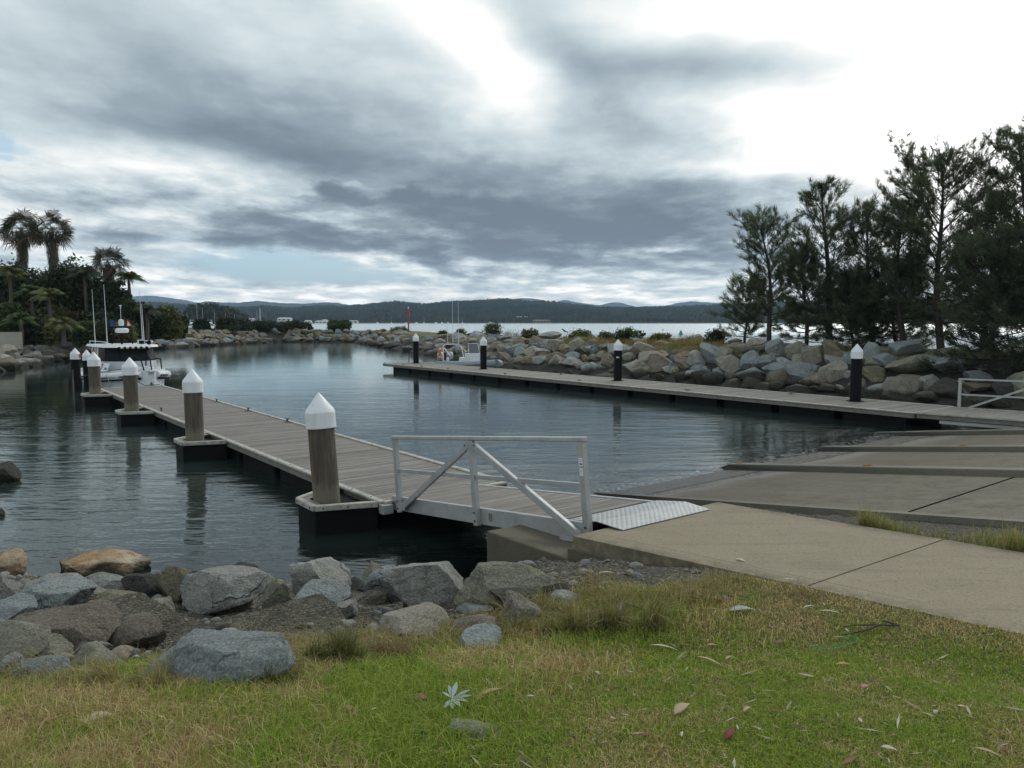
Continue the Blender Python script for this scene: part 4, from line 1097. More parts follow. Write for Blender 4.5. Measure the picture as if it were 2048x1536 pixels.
BZ = BZ + np.where(BZ > 1.2, 0.12 * fbm2(BX, BY, 0.2, 4), 0)
inb = (BY < 24) & (BX > -36) & (BX < 30)
BZ = np.where(inb, -3.2, np.maximum(BZ, -3.2))
def bank_mat():
    m, T, p = mat_new('embankment_soil'); co = wpos(T); Z = T.sep(co)[2]
    n = T.noise(co, 0.6, 5, 0.6); f = T.noise(co, 6, 5, 0.7)
    dry = T.mix(f, (0.13, 0.095, 0.04), (0.23, 0.18, 0.085)); grn = T.mix(f, (0.05, 0.06, 0.02), (0.09, 0.10, 0.03))
    c = T.mix(T.mapr(n, 0.42, 0.58), dry, grn)
    c = T.mix(T.mapr(Z, 1.75, 1.45), c, T.mix(f, (0.02, 0.019, 0.015), (0.05, 0.045, 0.035)))
    T.l.new(c, p.inputs['Base Color']); p.inputs['Roughness'].default_value = 1.0; bump(T, p, f, 1, 0.1); return m
fc = grid_faces(len(bx), len(by)); zf = BZ.ravel()[fc]; fc = fc[(zf > -3.1).any(1)]
tag(np_mesh('embankment', np.stack([BX, BY, BZ], -1).reshape(-1, 3), fc, bank_mat(), smooth=True), kind='structure')
def bank_hit(px, py):
    d = ray(px, py); lo = None
    for i in range(1400):
        t = 26 * 1.0016 ** i
        X, Y, Z = d.x * t, d.y * t, CAM_H + d.z * t
        if (BP is not None) and Y > 24 and Z < float(bank_h(X, Y)) + 0.0 and float(basin_dist(X, Y)) > -3: return Vector((X, Y, Z))
        if Z < -0.2: return None
    return None
def col_at(px, dist, y0=28, y1=160, side=1):
    """point on the view column px that lies `dist` outside the basin (first crossing from inside)"""
    k = (px - 1024) / FPX; was = False
    for i in range(1200):
        Y = y0 + (y1 - y0) * i / 1200; d = float(basin_dist(k * Y, Y))
        if d < 0: was = True
        if was and d >= dist: return Vector((k * Y, Y, float(bank_h(k * Y, Y))))
    return Vector((k * y1, y1, 2))

g, b_, t_, w_, o_, l_, d_ = 'rock_grey', 'rock_blue', 'rock_tan', 'rock_brown', 'rock_olive', 'rock_lichen', 'rock_dark'
BWL = []
def zl(ox, oy, s, rows):
    for x0, x1, y0, y1, m in rows: BWL.append((ox + x0 / s, ox + x1 / s, oy + y0 / s, oy + y1 / s, m))
zl(1200, 620, 4.6545, [(800,975,235,330,t_),(1200,1335,265,345,t_),(1390,1545,260,320,t_),(940,1260,335,525,b_),(810,1010,385,560,g),(965,1090,335,385,b_),
 (1255,1540,320,420,o_),(1525,1735,280,460,b_),(1730,1945,300,490,o_),(1880,2048,345,520,b_),(1080,1345,430,600,t_),(1315,1520,395,590,b_),(1450,1640,425,580,b_),
 (1640,1805,450,550,b_),(1530,1780,500,640,b_),(1735,2048,500,690,b_),(355,630,390,490,t_),(445,690,415,600,w_),(250,465,475,610,t_),(700,880,425,580,w_),
 (205,350,400,480,o_),(65,300,315,415,b_),(0,75,325,390,o_),(15,130,420,580,w_),(0,65,390,470,g),(580,720,525,600,g),(640,705,490,545,b_),(925,1045,530,615,b_),
 (790,925,570,670,g),(660,710,425,490,b_),(690,830,580,690,d_),(850,1100,570,710,d_),(960,1180,580,720,d_),(1160,1280,585,690,w_),(1250,1540,575,690,d_),
 (1200,1330,690,745,t_),(1320,1570,640,760,d_),(1535,1750,665,770,w_),(1740,1900,640,710,d_),(1660,1790,725,780,w_),(1780,1960,710,790,d_),(1960,2048,710,790,g),
 (60,140,560,640,g),(280,460,540,650,w_),(460,640,600,690,d_)])
zl(1600, 640, 4.5714, [(15,230,245,425,o_),(215,435,205,420,l_),(410,475,300,445,b_),(585,735,215,425,b_),(155,420,395,600,t_),(375,470,460,540,g),(580,810,430,580,l_),
 (685,880,310,430,b_),(790,1240,330,490,o_),(840,1110,200,350,b_),(1195,1560,345,500,b_),(835,950,515,610,b_),(1095,1270,505,670,g),(620,815,585,745,b_),
 (780,1110,540,765,t_),(1040,1260,660,790,w_),(1200,1440,550,790,d_),(330,470,600,720,g),(150,330,590,700,w_),(90,200,605,675,g),(0,90,605,690,d_),
 (1390,1500,560,660,o_),(1490,1760,580,660,w_),(1500,1740,470,580,b_),(1950,2060,490,800,o_),(1480,1760,690,810,w_),(1760,1990,560,700,d_),(1730,1960,720,815,d_),
 (1560,1700,360,450,d_),(1750,1950,380,500,d_),(1900,2080,330,480,d_)])
zl(740, 580, 4.096, [(0,60,360,430,g),(60,130,385,470,g),(0,70,440,475,d_),(130,245,370,450,w_),(245,330,375,440,t_),(200,320,340,385,t_),(270,350,400,460,g),
 (265,360,460,520,g),(120,260,430,490,d_),(400,470,400,450,g),(430,530,430,520,t_),(520,640,400,460,g),(440,530,380,430,b_),(560,650,365,410,t_),(520,640,475,545,w_),
 (560,700,440,480,g),(640,760,360,400,t_),(690,800,380,450,g),(690,790,460,530,b_),(800,900,400,460,o_),(820,960,345,400,b_),(960,1060,365,420,b_),(1040,1160,380,425,g),
 (990,1100,430,520,w_),(1030,1125,450,515,t_),(1090,1180,450,530,b_),(1150,1300,440,520,b_),(1060,1190,405,450,g),(1180,1300,470,545,b_),(1190,1290,390,440,t_),
 (1245,1320,370,400,t_),(1260,1330,400,450,w_),(1310,1410,385,470,w_),(1390,1500,400,480,b_),(1280,1400,465,545,t_),(1340,1490,485,545,g),(1455,1590,410,520,o_),
 (1545,1650,445,500,t_),(1560,1650,495,545,w_),(1630,1800,400,520,o_),(1450,1600,515,620,w_),(1320,1460,540,625,g),(1250,1330,550,620,t_),(1180,1270,540,620,w_),
 (1030,1180,520,610,w_),(980,1080,520,570,g),(1555,1730,560,655,g),(1600,1720,510,590,b_),(1740,1870,460,520,g),(1730,1790,535,600,t_),(1740,1890,600,690,g),
 (1850,1950,505,590,t_),(1900,2010,535,650,w_),(1870,1950,450,510,o_),(1950,2020,450,530,g),(1940,2010,650,710,d_),(1780,1870,530,600,w_),(1390,1560,345,400,g),
 (800,890,350,390,w_),(345,440,460,515,w_),(330,400,380,440,g),(880,990,440,520,o_),(850,960,400,450,g)])
CNAME = {g: 'grey', b_: 'blue grey', t_: 'tan', w_: 'brown', o_: 'olive', l_: 'lichen ringed', d_: 'dark wet'}
rr = random.Random(77); ROCKREC = []; FILL = set()
for i, (x0, x1, y0, y1, m) in enumerate(BWL):
    cx, cy = (x0 + x1) / 2, (y0 + y1) / 2
    h = bank_hit(cx, cy + (y1 - y0) * 0.12)
    if h is None:
        h = col_at(cx, 0.3); 
    w = (x1 - x0) * h.y / FPX; hh = (y1 - y0) * h.y / FPX
    dep = min(max(w, hh) * rr.uniform(0.8, 1.0), 2.2)
    c = atY(cx, cy, h.y)
    o = place_rock(PROTO[rr.randrange(18)], c, (w * 1.12, dep * 1.15, hh * 1.20), (rr.uniform(-.15, .15), rr.uniform(-.15, .15), rr.uniform(-.35, .35)), m)
    row = 'top row' if float(basin_dist(c.x, c.y)) > 3.2 else ('waterline row' if c.z < 0.55 else 'middle row')
    seg = ('behind two farthest black piles' if cx < 960 else 'right of inflatable boat' if cx < 1100 else 'left of the plated pile' if cx < 1236 else
           'right of plated pile' if cx < 1400 else 'under leftmost tall tree' if cx < 1560 else 'left of nearest black pile' if cx < 1716 else 'right of nearest black pile' if cx < 1860 else 'behind right gangway rail')
    ROCKREC.append((cx, o, CNAME[m], row, seg, 'right breakwater'))
# filler boulders behind and between, and the far and left banks
def fill_bank(i0, i1, step, rows, size, zoff, segf, seed, wall, skip=None):
    r = random.Random(seed)
    for i in range(i0, i1):
        a, b = BP[i], BP[i + 1]; L = np.hypot(*(b - a)); d = (b - a) / L; nrm = np.array([d[1], -d[0]])
        if basin_dist(*(a + d * L / 2 + nrm * 1.0)) < 0: nrm = -nrm
        for ri, (off, z) in enumerate(rows):
            s = r.uniform(0, step)
            while s < L:
                sz = size * r.uniform(0.65, 1.25); p = a + d * s + nrm * (off + r.uniform(-.3, .3)); s += step * r.uniform(0.75, 1.15) * (0.6 + 0.4 * sz / size)
                if float(basin_dist(p[0], p[1])) < off - 0.9: continue
                px = 1024 + p[0] / p[1] * FPX
                if p[1] < 20 or px < -40 or px > 2110: continue
                if skip and skip(px, ri, off): continue
                z0 = float(bank_h(p[0], p[1]))
                m = r.choice([g, b_, t_, t_, w_, o_, g]) if ri else r.choice([d_, w_, g])
                o = place_rock(PLOW[r.randrange(12)], (p[0], p[1], z0 + zoff), (sz * 1.25, sz, sz * r.uniform(0.50, 0.78)), (r.uniform(-.2, .2), r.uniform(-.2, .2), r.uniform(0, 6.28)), m)
                FILL.add(o) if wall[0] == 'r' else None
                ROCKREC.append((px, o, CNAME[m], ('waterline row', 'middle row', 'top row', 'top row')[min(ri, 3)], segf(px), wall))
fill_bank(3, 7, 1.35, [(0.25, 0), (1.5, 0), (2.8, 0), (4.2, 0)], 1.45, 0.12, lambda x: 'left of the red beacon' if x > 640 else 'below the hedge' if x > 560 else 'at the far left corner', 5, 'far breakwater', skip=lambda px, ri, off: px > 742)
fill_bank(7, 11, 1.35, [(0.2, 0), (1.4, 0), (2.7, 0), (4.1, 0)], 1.5, 0.28, lambda x: 'right of the rescue boat' if x > 310 else 'behind the rescue boat' if x > 190 else 'left of the timber piles' if x > 60 else 'at the left edge', 6, 'left bank')
fill_bank(0, 3, 2.2, [(0.6, 0), (2.2, 0), (4.0, 0), (5.6, 0)], 1.6, -0.25, lambda x: 'behind the inflatable boat' if x < 1100 else 'either side of the plated pile' if x < 1500 else 'below the tall trees', 8, 'right breakwater', skip=lambda px, ri, off: px > 2060)
for ci in (3, 4, 5, 6, 7, 8):
    r = random.Random(ci + 40); cnt = 0
    while cnt < 16:
        p = BP[ci] + np.array([r.uniform(-6, 6), r.uniform(-6, 6)]); dq = float(basin_dist(p[0], p[1]))
        if not 0.1 < dq < 4.8: continue
        cnt += 1; sz = r.uniform(1.0, 1.7); m = r.choice([g, b_, t_, w_, o_, g]) if dq > 1 else r.choice([d_, w_, g])
        o = place_rock(PLOW[r.randrange(12)], (p[0], p[1], float(bank_h(p[0], p[1])) + 0.15), (sz * 1.25, sz, sz * r.uniform(.5, .78)), (r.uniform(-.2, .2), r.uniform(-.2, .2), r.uniform(0, 6.28)), m)
        px = 1024 + p[0] / p[1] * FPX; wl = 'far breakwater' if ci < 7 else 'left bank'
        ROCKREC.append((px, o, CNAME[m], 'waterline row' if dq < 1 else 'middle row' if dq < 3 else 'top row', ('left of the red beacon' if px > 640 else 'below the hedge' if px > 560 else 'at the far left corner') if ci < 7 else 'right of the rescue boat', wl))
ORD = ['leftmost', 'second from left', 'third from left', 'fourth from left', 'fifth from left', 'sixth from left', 'seventh from left', 'eighth from left', 'ninth from left', 'tenth from left', 'eleventh from left', 'twelfth from left']
# the 260 that show largest stay single boulders, the small remainder becomes one rubble mass
def shown(rec):
    o = rec[1]; return o.scale.x * o.scale.z / max(o.location.y, 1) ** 2 * (0.25 if o in FILL else 1.0)
ROCKREC.sort(key=shown, reverse=True)
rest, ROCKREC = ROCKREC[255:], ROCKREC[:255]
vv, ff, cc, nb_ = [], [], [], 0
RC = {'rock_grey': (.22, .22, .20), 'rock_blue': (.19, .23, .245), 'rock_tan': (.25, .21, .155), 'rock_brown': (.17, .135, .10), 'rock_olive': (.18, .175, .12), 'rock_lichen': (.2, .18, .11), 'rock_dark': (.08, .08, .07)}
for rec in rest:
    o = rec[1]; me = o.data; n = len(me.vertices); a = np.empty(n * 3, np.float32); me.vertices.foreach_get('co', a); a = a.reshape(-1, 3)
    mw = np.array(Matrix.LocRotScale(o.location, o.rotation_euler, o.scale)); a = a @ mw[:3, :3].T + mw[:3, 3]
    f = np.empty(len(me.polygons) * 3, np.int32); me.polygons.foreach_get('vertices', f)
    vv.append(a); ff.append(f.reshape(-1, 3) + nb_); nb_ += n
    cc.append(np.tile(np.array(RC[o.material_slots[0].material.name]), (n, 1))); bpy.data.objects.remove(o)
def rubble_mat():
    m, T, p = mat_new('rubble'); co = wpos(T); mid = T.noise(co, 4.0, 5, 0.65); z = T.sep(co)[2]
    c = T.mix(1.0, attr(T), T.mix(T.mapr(mid, .35, .65), (0.6, 0.58, 0.55), (1.2, 1.2, 1.2)), 'MULTIPLY')
    wet = T.mapr(T.math('ADD', z, T.math('MULTIPLY', mid, 0.4)), 0.8, 0.45, 0, 1, smooth=True)
    c = T.mix(wet, c, (0.035, 0.032, 0.024)); T.l.new(c, p.inputs['Base Color']); p.inputs['Roughness'].default_value = 0.9
    p.inputs['Specular IOR Level'].default_value = .2; bump(T, p, mid, 1, 0.1); return m
if rest:
    o = np_mesh('boulder_rubble', np.concatenate(vv), np.concatenate(ff), rubble_mat(), np.concatenate(cc), smooth=True)
    o.data.set_sharp_from_angle(angle=R(24)); tag(o, 'small and far boulders heaped along the basin edge', 'boulders', kind='stuff')
bk = {}
for rec in ROCKREC: bk.setdefault(rec[2:], []).append(rec)
for (cn, row, seg, wall), L in bk.items():
    L.sort(key=lambda q: q[0])
    for k, rec in enumerate(L):
        if len(L) == 1: lab = f'lone {cn} boulder, {row}, {wall}, {seg}'
        elif k < 12: lab = f'{ORD[k]} {cn} boulder, {row}, {wall}, {seg}'
        
        else: lab = f'{cn} boulder right of the first twelve, {row}, {wall}, {seg}'
        lab = lab.replace('boulder right of the first twelve', 'boulder further right')
        if len(lab.split()) > 16: print('LONG', lab)
        tag(rec[1], lab, 'boulder', 'boulders of the ' + wall)
print('ROCKS', len(ROCKREC) + len(FG))

# ------------------------------------------------------------------ far land
def hill_mat(name, c1, c2, sc):
    m, T, p = mat_new(name); co = wpos(T)
    n = T.noise(co, sc, 6, 0.7); b = T.noise(co, sc * 0.12, 4, 0.6)
    c = T.mix(T.mapr(n, 0.35, 0.65), c1, c2); c = T.mix(T.mapr(b, 0.55, 0.75, 0, 0.5), c, tuple(q * 1.5 for q in c2))
    T.l.new(c, p.inputs['Base Color']); p.inputs['Roughness'].default_value = 1.0; p.inputs['Specular IOR Level'].default_value = 0.0
    bump(T, p, n, 1.0, 6.0); return m
def ridge(name, prof, Yf, Yb, step, rows, jit, mat, front_z=0.6, back=1.25, kind='structure', fb=0.22, seed=1, px0=None, px1=None, expo=0.8):
    xs = np.arange(px0 if px0 is not None else prof[0][0], (px1 if px1 is not None else prof[-1][0]) + step, step)
    top = np.interp(xs, [p[0] for p in prof], [p[1] for p in prof])
    zr = CAM_H + (HOR - top) / FPX * Yb
    t = np.concatenate([np.linspace(0, 1, rows), [1 + (back - 1) * 0.5, back]])
    V = []; r = np.random.default_rng(seed)
    for k, tt in enumerate(t):
        Yr = Yf + (Yb - Yf) * tt
        X = (xs - 1024) / FPX * Yr
        f = min(tt, 1) ** expo if tt <= 1 else max(0.0, 1 - (tt - 1) / (back - 1)) * 0.9
        Z = front_z + (zr - front_z) * f
        Z = Z + (zr * fb * fbm2(X, X * 0 + Yr, 1.0 / 420, seed) * 4 * tt * (1 - tt) if tt < 1 else 0)
        Z = Z + (jit * r.uniform(-0.3, 1, len(xs)) ** 1 if 0 < tt <= 1 else 0)
        if k == 0: Z = Z * 0 - 3.0
        V.append(np.stack([X, np.full(len(xs), Yr) + (r.uniform(-1, 1, len(xs)) * jit if 0 < tt < 1 else 0), Z], -1))
    V = np.concatenate(V)
    o = np_mesh(name, V, grid_faces(len(xs), len(t)), mat); return tag(o, kind=kind)
hill_prof = [(-80, 600), (200, 606), (300, 608), (430, 614), (486, 618), (527, 614.6), (590, 619), (641, 614), (691, 615), (730, 612), (780, 606), (800, 605), (820, 608), (850, 611), (886, 607), (911, 606), (947, 604.4), (984, 601.5),
             (1016, 600.5), (1057, 604.5), (1106, 606), (1143, 610.5), (1192, 617), (1240, 618), (1300, 617), (1400, 614), (1500, 610), (1700, 606), (2150, 600)]
ridge('hills', hill_prof, 1350, 2200, 1.6, 46, 8.0, hill_mat('hill_forest', (0.004, 0.010, 0.008), (0.045, 0.060, 0.034), 0.022), seed=3)
mt_prof = [(-100, 590), (100, 588), (275, 593), (306, 591.7), (336, 595.5), (374, 600.6), (387, 604), (440, 612), (700, 625), (900, 620), (1018, 599.5), (1045, 596.6), (1070, 597.6), (1094, 604),
           (1113, 604), (1128, 600.3), (1155, 605.6), (1197, 611), (1223, 605), (1240, 606), (1270, 614), (1330, 612), (1350, 607), (1380, 603), (1420, 606), (1480, 607), (1700, 600), (2150, 596)]
mmat = hill_mat('mountain_forest', (0.012, 0.020, 0.018), (0.03, 0.04, 0.03), 0.006)
ridge('mountains', mt_prof, 5600, 6600, 4, 10, 3.0, mmat, seed=5)
mid_prof = [(380, 612), (412, 603), (450, 605.7), (480, 606), (501, 604), (519, 602), (539, 604.4), (577, 607), (615, 607.7), (640, 606), (653, 605), (679, 606.5), (707, 612), (760, 622)]
ridge('mountains', mid_prof, 4200, 4900, 3, 10, 3.0, mmat, seed=6).name = 'mountains.001'
# beach strip at the foot of the hills
mb = MB(); mb.box((0, 1340, 0.4), (2600, 10, 2.0)); tag(mb.build('beach', plain('sand', (0.30, 0.26, 0.19), 0.9, 0, 0.2, 0.1), loc=(0, 1340, 0)), kind='structure')

def leaf_cloud(blobs, n, size, cols, seed, flat=0.0, down=0.0, shell=0.5):
    """many small leaf triangles in clumps spread through the volumes; returns verts, faces, colours"""
    r = np.random.default_rng(seed); V = []; Cc = []
    tot = sum(b[3] * b[4] * b[5] for b in blobs) ** 1.0
    for (x, y, z, a, b, c) in blobs:
        k = max(6, int(n * (a * b * c) / tot)); nc = max(3, k // 26)
        d = r.normal(size=(nc, 3)); d /= np.linalg.norm(d, axis=1)[:, None]
        rad = r.uniform(shell, 1, nc) ** 0.6 * r.uniform(0.82, 1.12, nc)
        cc = d * rad[:, None] * np.array([a, b, c]) + np.array([x, y, z])
        tone = r.uniform(0.6, 1.35, nc)
        idx = r.integers(0, nc, k); cl = min(a, b, c) * 0.28
        P = cc[idx] + r.normal(size=(k, 3)) * cl * np.array([1, 1, 0.7])
        t = r.normal(size=(k, 3)); t[:, 2] = t[:, 2] * (1 - flat) - down; t /= np.linalg.norm(t, axis=1)[:, None]
        s = r.normal(size=(k, 3)); s = np.cross(t, s); s /= np.linalg.norm(s, axis=1)[:, None]
        L = size * r.uniform(0.6, 1.4, k)[:, None]; W = L * 0.32
        V.append(np.stack([P - s * W, P + s * W, P + t * L], 1).reshape(-1, 3))
        base = np.array(cols)[r.integers(0, len(cols), k)] * (tone[idx] * r.uniform(0.75, 1.25, k))[:, None]
        Cc.append(np.repeat(base, 3, 0))
    V = np.concatenate(V); Cc = np.concatenate(Cc)
    return V, np.arange(len(V)).reshape(-1, 3), np.clip(Cc, 0, 1)

GRN = [(0.0585, 0.0884, 0.0312), (0.0858, 0.1144, 0.039), (0.0442, 0.0676, 0.0273)]
OLV = [(0.117, 0.13, 0.0429), (0.0884, 0.0975, 0.039), (0.1495, 0.1495, 0.0546)]
DRK = [(0.0364, 0.052, 0.0286), (0.0546, 0.0676, 0.0338), (0.0286, 0.0403, 0.0247)]
def bush(px, ytop, ybot, wpx, Y, cols, n, label, name='shrub', cat='shrub', group=None, seed=1, leaf=None, zb=None, trunkf=0.0, nb=5, X=None):
    b = atY(px, ybot, Y); t = atY(px, ytop, Y); w = wpx * Y / FPX; h = t.z - b.z
    base = Vector((b.x, Y, b.z if zb is None else zb))
    th = thing(name, label, cat, base, group)
    r = random.Random(seed); bl = []
    for i in range(nb):
        a = r.uniform(-.5, .5) * w * 0.55; k = r.uniform(0.55, 1.0)
        z0 = b.z + h * (trunkf + (1 - trunkf) * r.uniform(0.25, 0.6)); hh = (t.z - z0) * r.uniform(0.75, 1.0) if i else (t.z - z0)
        bl.append((b.x + (a if i else 0), Y + r.uniform(-.3, .3) * w * 0.5, z0, w * 0.30 * k, w * 0.30 * k, max(hh * 0.9, 0.1)))
    V, F, C_ = leaf_cloud(bl, n, leaf or max(0.06, Y * 0.0022), cols, seed)
    V[:, 2] = np.maximum(V[:, 2], base.z - 0.1)
    np_mesh('foliage', V, F, M['leaf'], C_, loc=base, parent=th)
    mb = MB()
    for i in range(4):
        q = bl[i % len(bl)]
        mb.tube([(b.x + r.uniform(-.1, .1) * w, Y, base.z - 0.2), ((b.x + q[0]) / 2, Y, (base.z + q[2]) / 2), (q[0], q[1], q[2] + q[5] * .5)], [0.02 * w + .01, .014 * w + .008, .005], 5)
    mb.build('stem', M['bark'], th)
    return th

# far settlement on the opposite shore
def building(px0, px1, y0, y1, Y, label, wall=(0.62, 0.62, 0.58), roof=(0.25, 0.24, 0.23), storeys=2, group=None):
    a = atY(px0, y1, Y); b = atY(px1, y0, Y); w = b.x - a.x; h = b.z - a.z; d = max(8, w * 0.5); cx = (a.x + b.x) / 2
    th = thing('building', label, 'building', (cx, Y, a.z), group)
    mb = MB(); mb.box((cx, Y, a.z + h * 0.42 - 1.5), (w, d, h * 0.84 + 3)); mb.build('wall', plain('render', wall, 0.8, 0, .05, .2), th)
    mb = MB(); z = a.z + h * 0.84
    mb.add([(cx - w * .53, Y - d * .55, z), (cx + w * .53, Y - d * .55, z), (cx + w * .53, Y + d * .55, z), (cx - w * .53, Y + d * .55, z), (cx - w * .42, Y, z + h * .2), (cx + w * .42, Y, z + h * .2)],
           [(0, 1, 5, 4), (2, 3, 4, 5), (1, 2, 5), (3, 0, 4), (3, 2, 1, 0)]); mb.build('roof', plain('roofing', roof, 0.7, 0, .1, .2), th)
    for s in range(storeys):
        n = max(2, int(w / 6))
        for k in range(n):
            mb = MB(); mb.box((cx - w / 2 + w * (k + .5) / n, Y - d / 2 - 0.05, a.z + h * 0.84 * (s + .5) / storeys), (w / n * 0.6, 0.2, h * 0.84 / storeys * 0.5)); mb.build('window', M['darkglass'], th)
    return th
M['darkglass'] = plain('dark_glass', (0.015, 0.018, 0.022), 0.08, 0, 0.1, 1)
BL = [(490, 510, 637, 645, 1300, 'low white building left of the two storey white one on the far shore'), (557, 583, 635.5, 646, 1300, 'white two storey building on the far shore behind the hedge'),
      (610, 623, 641, 649, 1310, 'small white shed right of the two storey building, far shore'), (632, 662, 641.5, 650, 1305, 'long pale waterside building left of the pair of round bushes'),
      (645, 654, 639, 643, 1330, 'pale box rising behind the long waterside building'), (699, 716, 641, 646, 1310, 'white low shed right of the pair of round bushes'),
      (395, 421, 629, 643, 900, 'cream terraced apartment block behind the marina masts'), (1030, 1060, 633, 637, 1440, 'long white house row on the slope behind the shrubs'),
      (1086, 1098, 621, 625, 1655, 'lone white house high on the dark hill'), (1066, 1100, 640, 645, 1345, 'low reddish beach building at the foot of the hill')]
for i, (a, b, c, d, Y, lab) in enumerate(BL):
    building(a, b, c, d, Y, lab, wall=(0.62, 0.62, 0.58) if i != 9 else (0.22, 0.15, 0.12), storeys=2 if (d - c) > 7 else 1, group='buildings on the far shore', roof=(0.55, 0.55, 0.53) if i != 9 else (0.28, 0.16, 0.11))
# Norfolk pines
for i, (px, yt) in enumerate([(958, 628), (972, 626.5), (996, 629), (1012, 634)]):
    Y = 1340; b = atY(px, 646, Y); t = atY(px, yt, Y); h = t.z - b.z
    th = thing('conifer', ('leftmost', 'tallest', 'third', 'rightmost and smallest')[i] + ' dark conical pine on the far beach', 'tree', b, 'conical pines on the far beach')
    bl = [(b.x, Y, b.z + h * k / 9, (1 - k / 9.3) * h * 0.32 + .3, (1 - k / 9.3) * h * 0.32 + .3, h * 0.07) for k in range(1, 9)]
    V, F, C_ = leaf_cloud(bl, 700, 1.0, DRK, 60 + i); np_mesh('crown', V, F, M['leaf'], C_, loc=b, parent=th)
    mb = MB(); mb.tube([b, t], [0.5, 0.1], 6); mb.build('trunk', M['bark'], th)
# headland wood and marina
fwp = [(372, 622), (380, 614), (388, 610), (397, 607), (407, 608), (417, 604), (427, 606), (437, 609), (446, 611), (455, 613), (464, 615), (473, 619), (481, 622), (487, 630)]
fwb = []
for i_, (px_, yt_) in enumerate(fwp):
    for q_ in range(2):
        Y_ = 560 + q_ * 30 + (i_ % 3) * 8; c_ = atY(px_ + q_ * 4, yt_ + q_ * 3, Y_); fwb.append((c_.x, Y_, c_.z - 3.2, 3.0, 3.5, 3.0)); fwb.append((c_.x + 1, Y_ - 6, c_.z * .45, 3.6, 3, c_.z * .42))
V, F, C_ = leaf_cloud(fwb, 16000, 1.5, DRK, 71); V[:, 2] = np.maximum(V[:, 2], 0)
tag(np_mesh('far_wood', V, F, M['leaf'], C_), 'dark wood on the headland behind the marina masts', 'wood', kind='stuff')
def motor_yacht(px, Y, Lm, hd, label, group=None):
    b = atY(px, HOR, Y); th = thing('motor_yacht', label, 'boat', (b.x, Y, 0), group, rz=hd)
    def part(mb, n, m, par=None):
        o = mb.build(n, m, None, loc=(0, 0, 0)); o.parent = par or th; return o
    s = Lm / 10.0
    mb = MB(); N = 9; vs = []; fs = []
    for i in range(N):
        x = -5 + 10 * i / (N - 1); hb = 1.7 * (1 - max(0, (x - 0.5) / 4.5) ** 2.2) + 0.02; zg = 1.2 + 0.5 * max(0, x / 5) ** 2
        vs += [(x * s, -hb * s, zg * s), (x * s, -hb * .75 * s, -.2 * s), (x * s, hb * .75 * s, -.2 * s), (x * s, hb * s, zg * s)]
    for i in range(N - 1):
        for k in range(3): fs.append((i * 4 + k, i * 4 + k + 1, i * 4 + 5 + k, i * 4 + 4 + k))
        fs.append((i * 4 + 3, i * 4, i * 4 + 4, i * 4 + 7))
    fs.append((0, 3, 2, 1)); mb.add(vs, fs); part(mb, 'hull', M['cap'])
    mb = MB(); mb.box((-0.6 * s, 0, 1.9 * s), (4.6 * s, 2.6 * s, 1.3 * s)); mb.box((-1.0 * s, 0, 3.0 * s), (2.8 * s, 2.2 * s, 0.7 * s)); c = part(mb, 'cabin', M['cap'], None)
    mb = MB(); mb.box((-0.6 * s, 0, 2.1 * s), (4.66 * s, 2.66 * s, 0.55 * s)); o = part(mb, 'window', M['darkglass'], c)
    mb = MB(); mb.box((-1.0 * s, 0, 4.2 * s), (2.6 * s, 2.2 * s, 0.12 * s))
    for q in (-1, 1): mb.tube([(-2.1 * s, q * s, 3.2 * s), (-2.1 * s, q * s, 4.2 * s)], .05 * s, 5); mb.tube([(0.1 * s, q * s, 3.2 * s), (0.1 * s, q * s, 4.2 * s)], .05 * s, 5)
    part(mb, 'canopy', M['cap'])
    return th
motor_yacht(385, 330, 10, R(-70), 'white motor cruiser moored left of the small round bush, bow towards us', 'cruisers in the far marina')
motor_yacht(419, 330, 10, R(-62), 'white motor cruiser moored right of the small round bush', 'cruisers in the far marina')
def sail_yacht(px, ytop, Y, label, r=0.09, hd=0.6, L=9, group='masted yachts in the far marina'):
    b = atY(px, HOR, Y); top = atY(px, ytop, Y).z; th = thing('sailing_yacht', label, 'boat', (b.x, Y, 0), group, rz=hd)
    def part(mb, n, m, par=None):
        o = mb.build(n, m, None, loc=(0, 0, 0)); o.parent = par or th; return o
    mb = MB(); N = 9; vs = []; fs = []; s = L / 9
    for i in range(N):
        x = -4.5 + 9 * i / (N - 1); hb = 1.3 * math.sin(math.pi * min(1, max(0.03, (i + 1.6) / (N + .7)))) ** .8
        vs += [(x * s, -hb * s, 1.0 * s), (x * s, 0, -.3 * s), (x * s, hb * s, 1.0 * s)]
    for i in range(N - 1):
        for k in range(2): fs.append((i * 3 + k, i * 3 + k + 1, i * 3 + 4 + k, i * 3 + 3 + k))
        fs.append((i * 3 + 2, i * 3, i * 3 + 3, i * 3 + 5))
    mb.add(vs, fs); part(mb, 'hull', M['cap']); mb = MB(); mb.box((-.5 * s, 0, 1.2 * s), (3.2 * s, 1.5 * s, .5 * s)); part(mb, 'cabin', M['cap'])
    mb = MB(); mb.tube([(0.6, 0, .8), (0.6, 0, top)], [r, r * .7], 6); mm = part(mb, 'mast', M['alu'])
    mb = MB(); mb.tube([(0.6, 0, 2), (-3.2 * s, 0, 2.1)], .12, 6); part(mb, 'boom', M['cap'], mm)
    return th
SY = [(372, 625, 'masted yacht at the left end of the far marina'), (392, 608, 'yacht with the tallest mast in the far marina'), (403, 616, 'yacht with mast before the apartment block'), (427, 621, 'yacht with mast right of the second motor cruiser'),
      (449, 626, 'yacht whose faint mast stands before the headland trees'), (467, 629, 'yacht with short mast at the right of the headland trees'), (512, 620, 'yacht with thin mast left of the white sail mast')]
for i, (px, yt, lab) in enumerate(SY): sail_yacht(px, yt, 380 + 7 * i, lab)
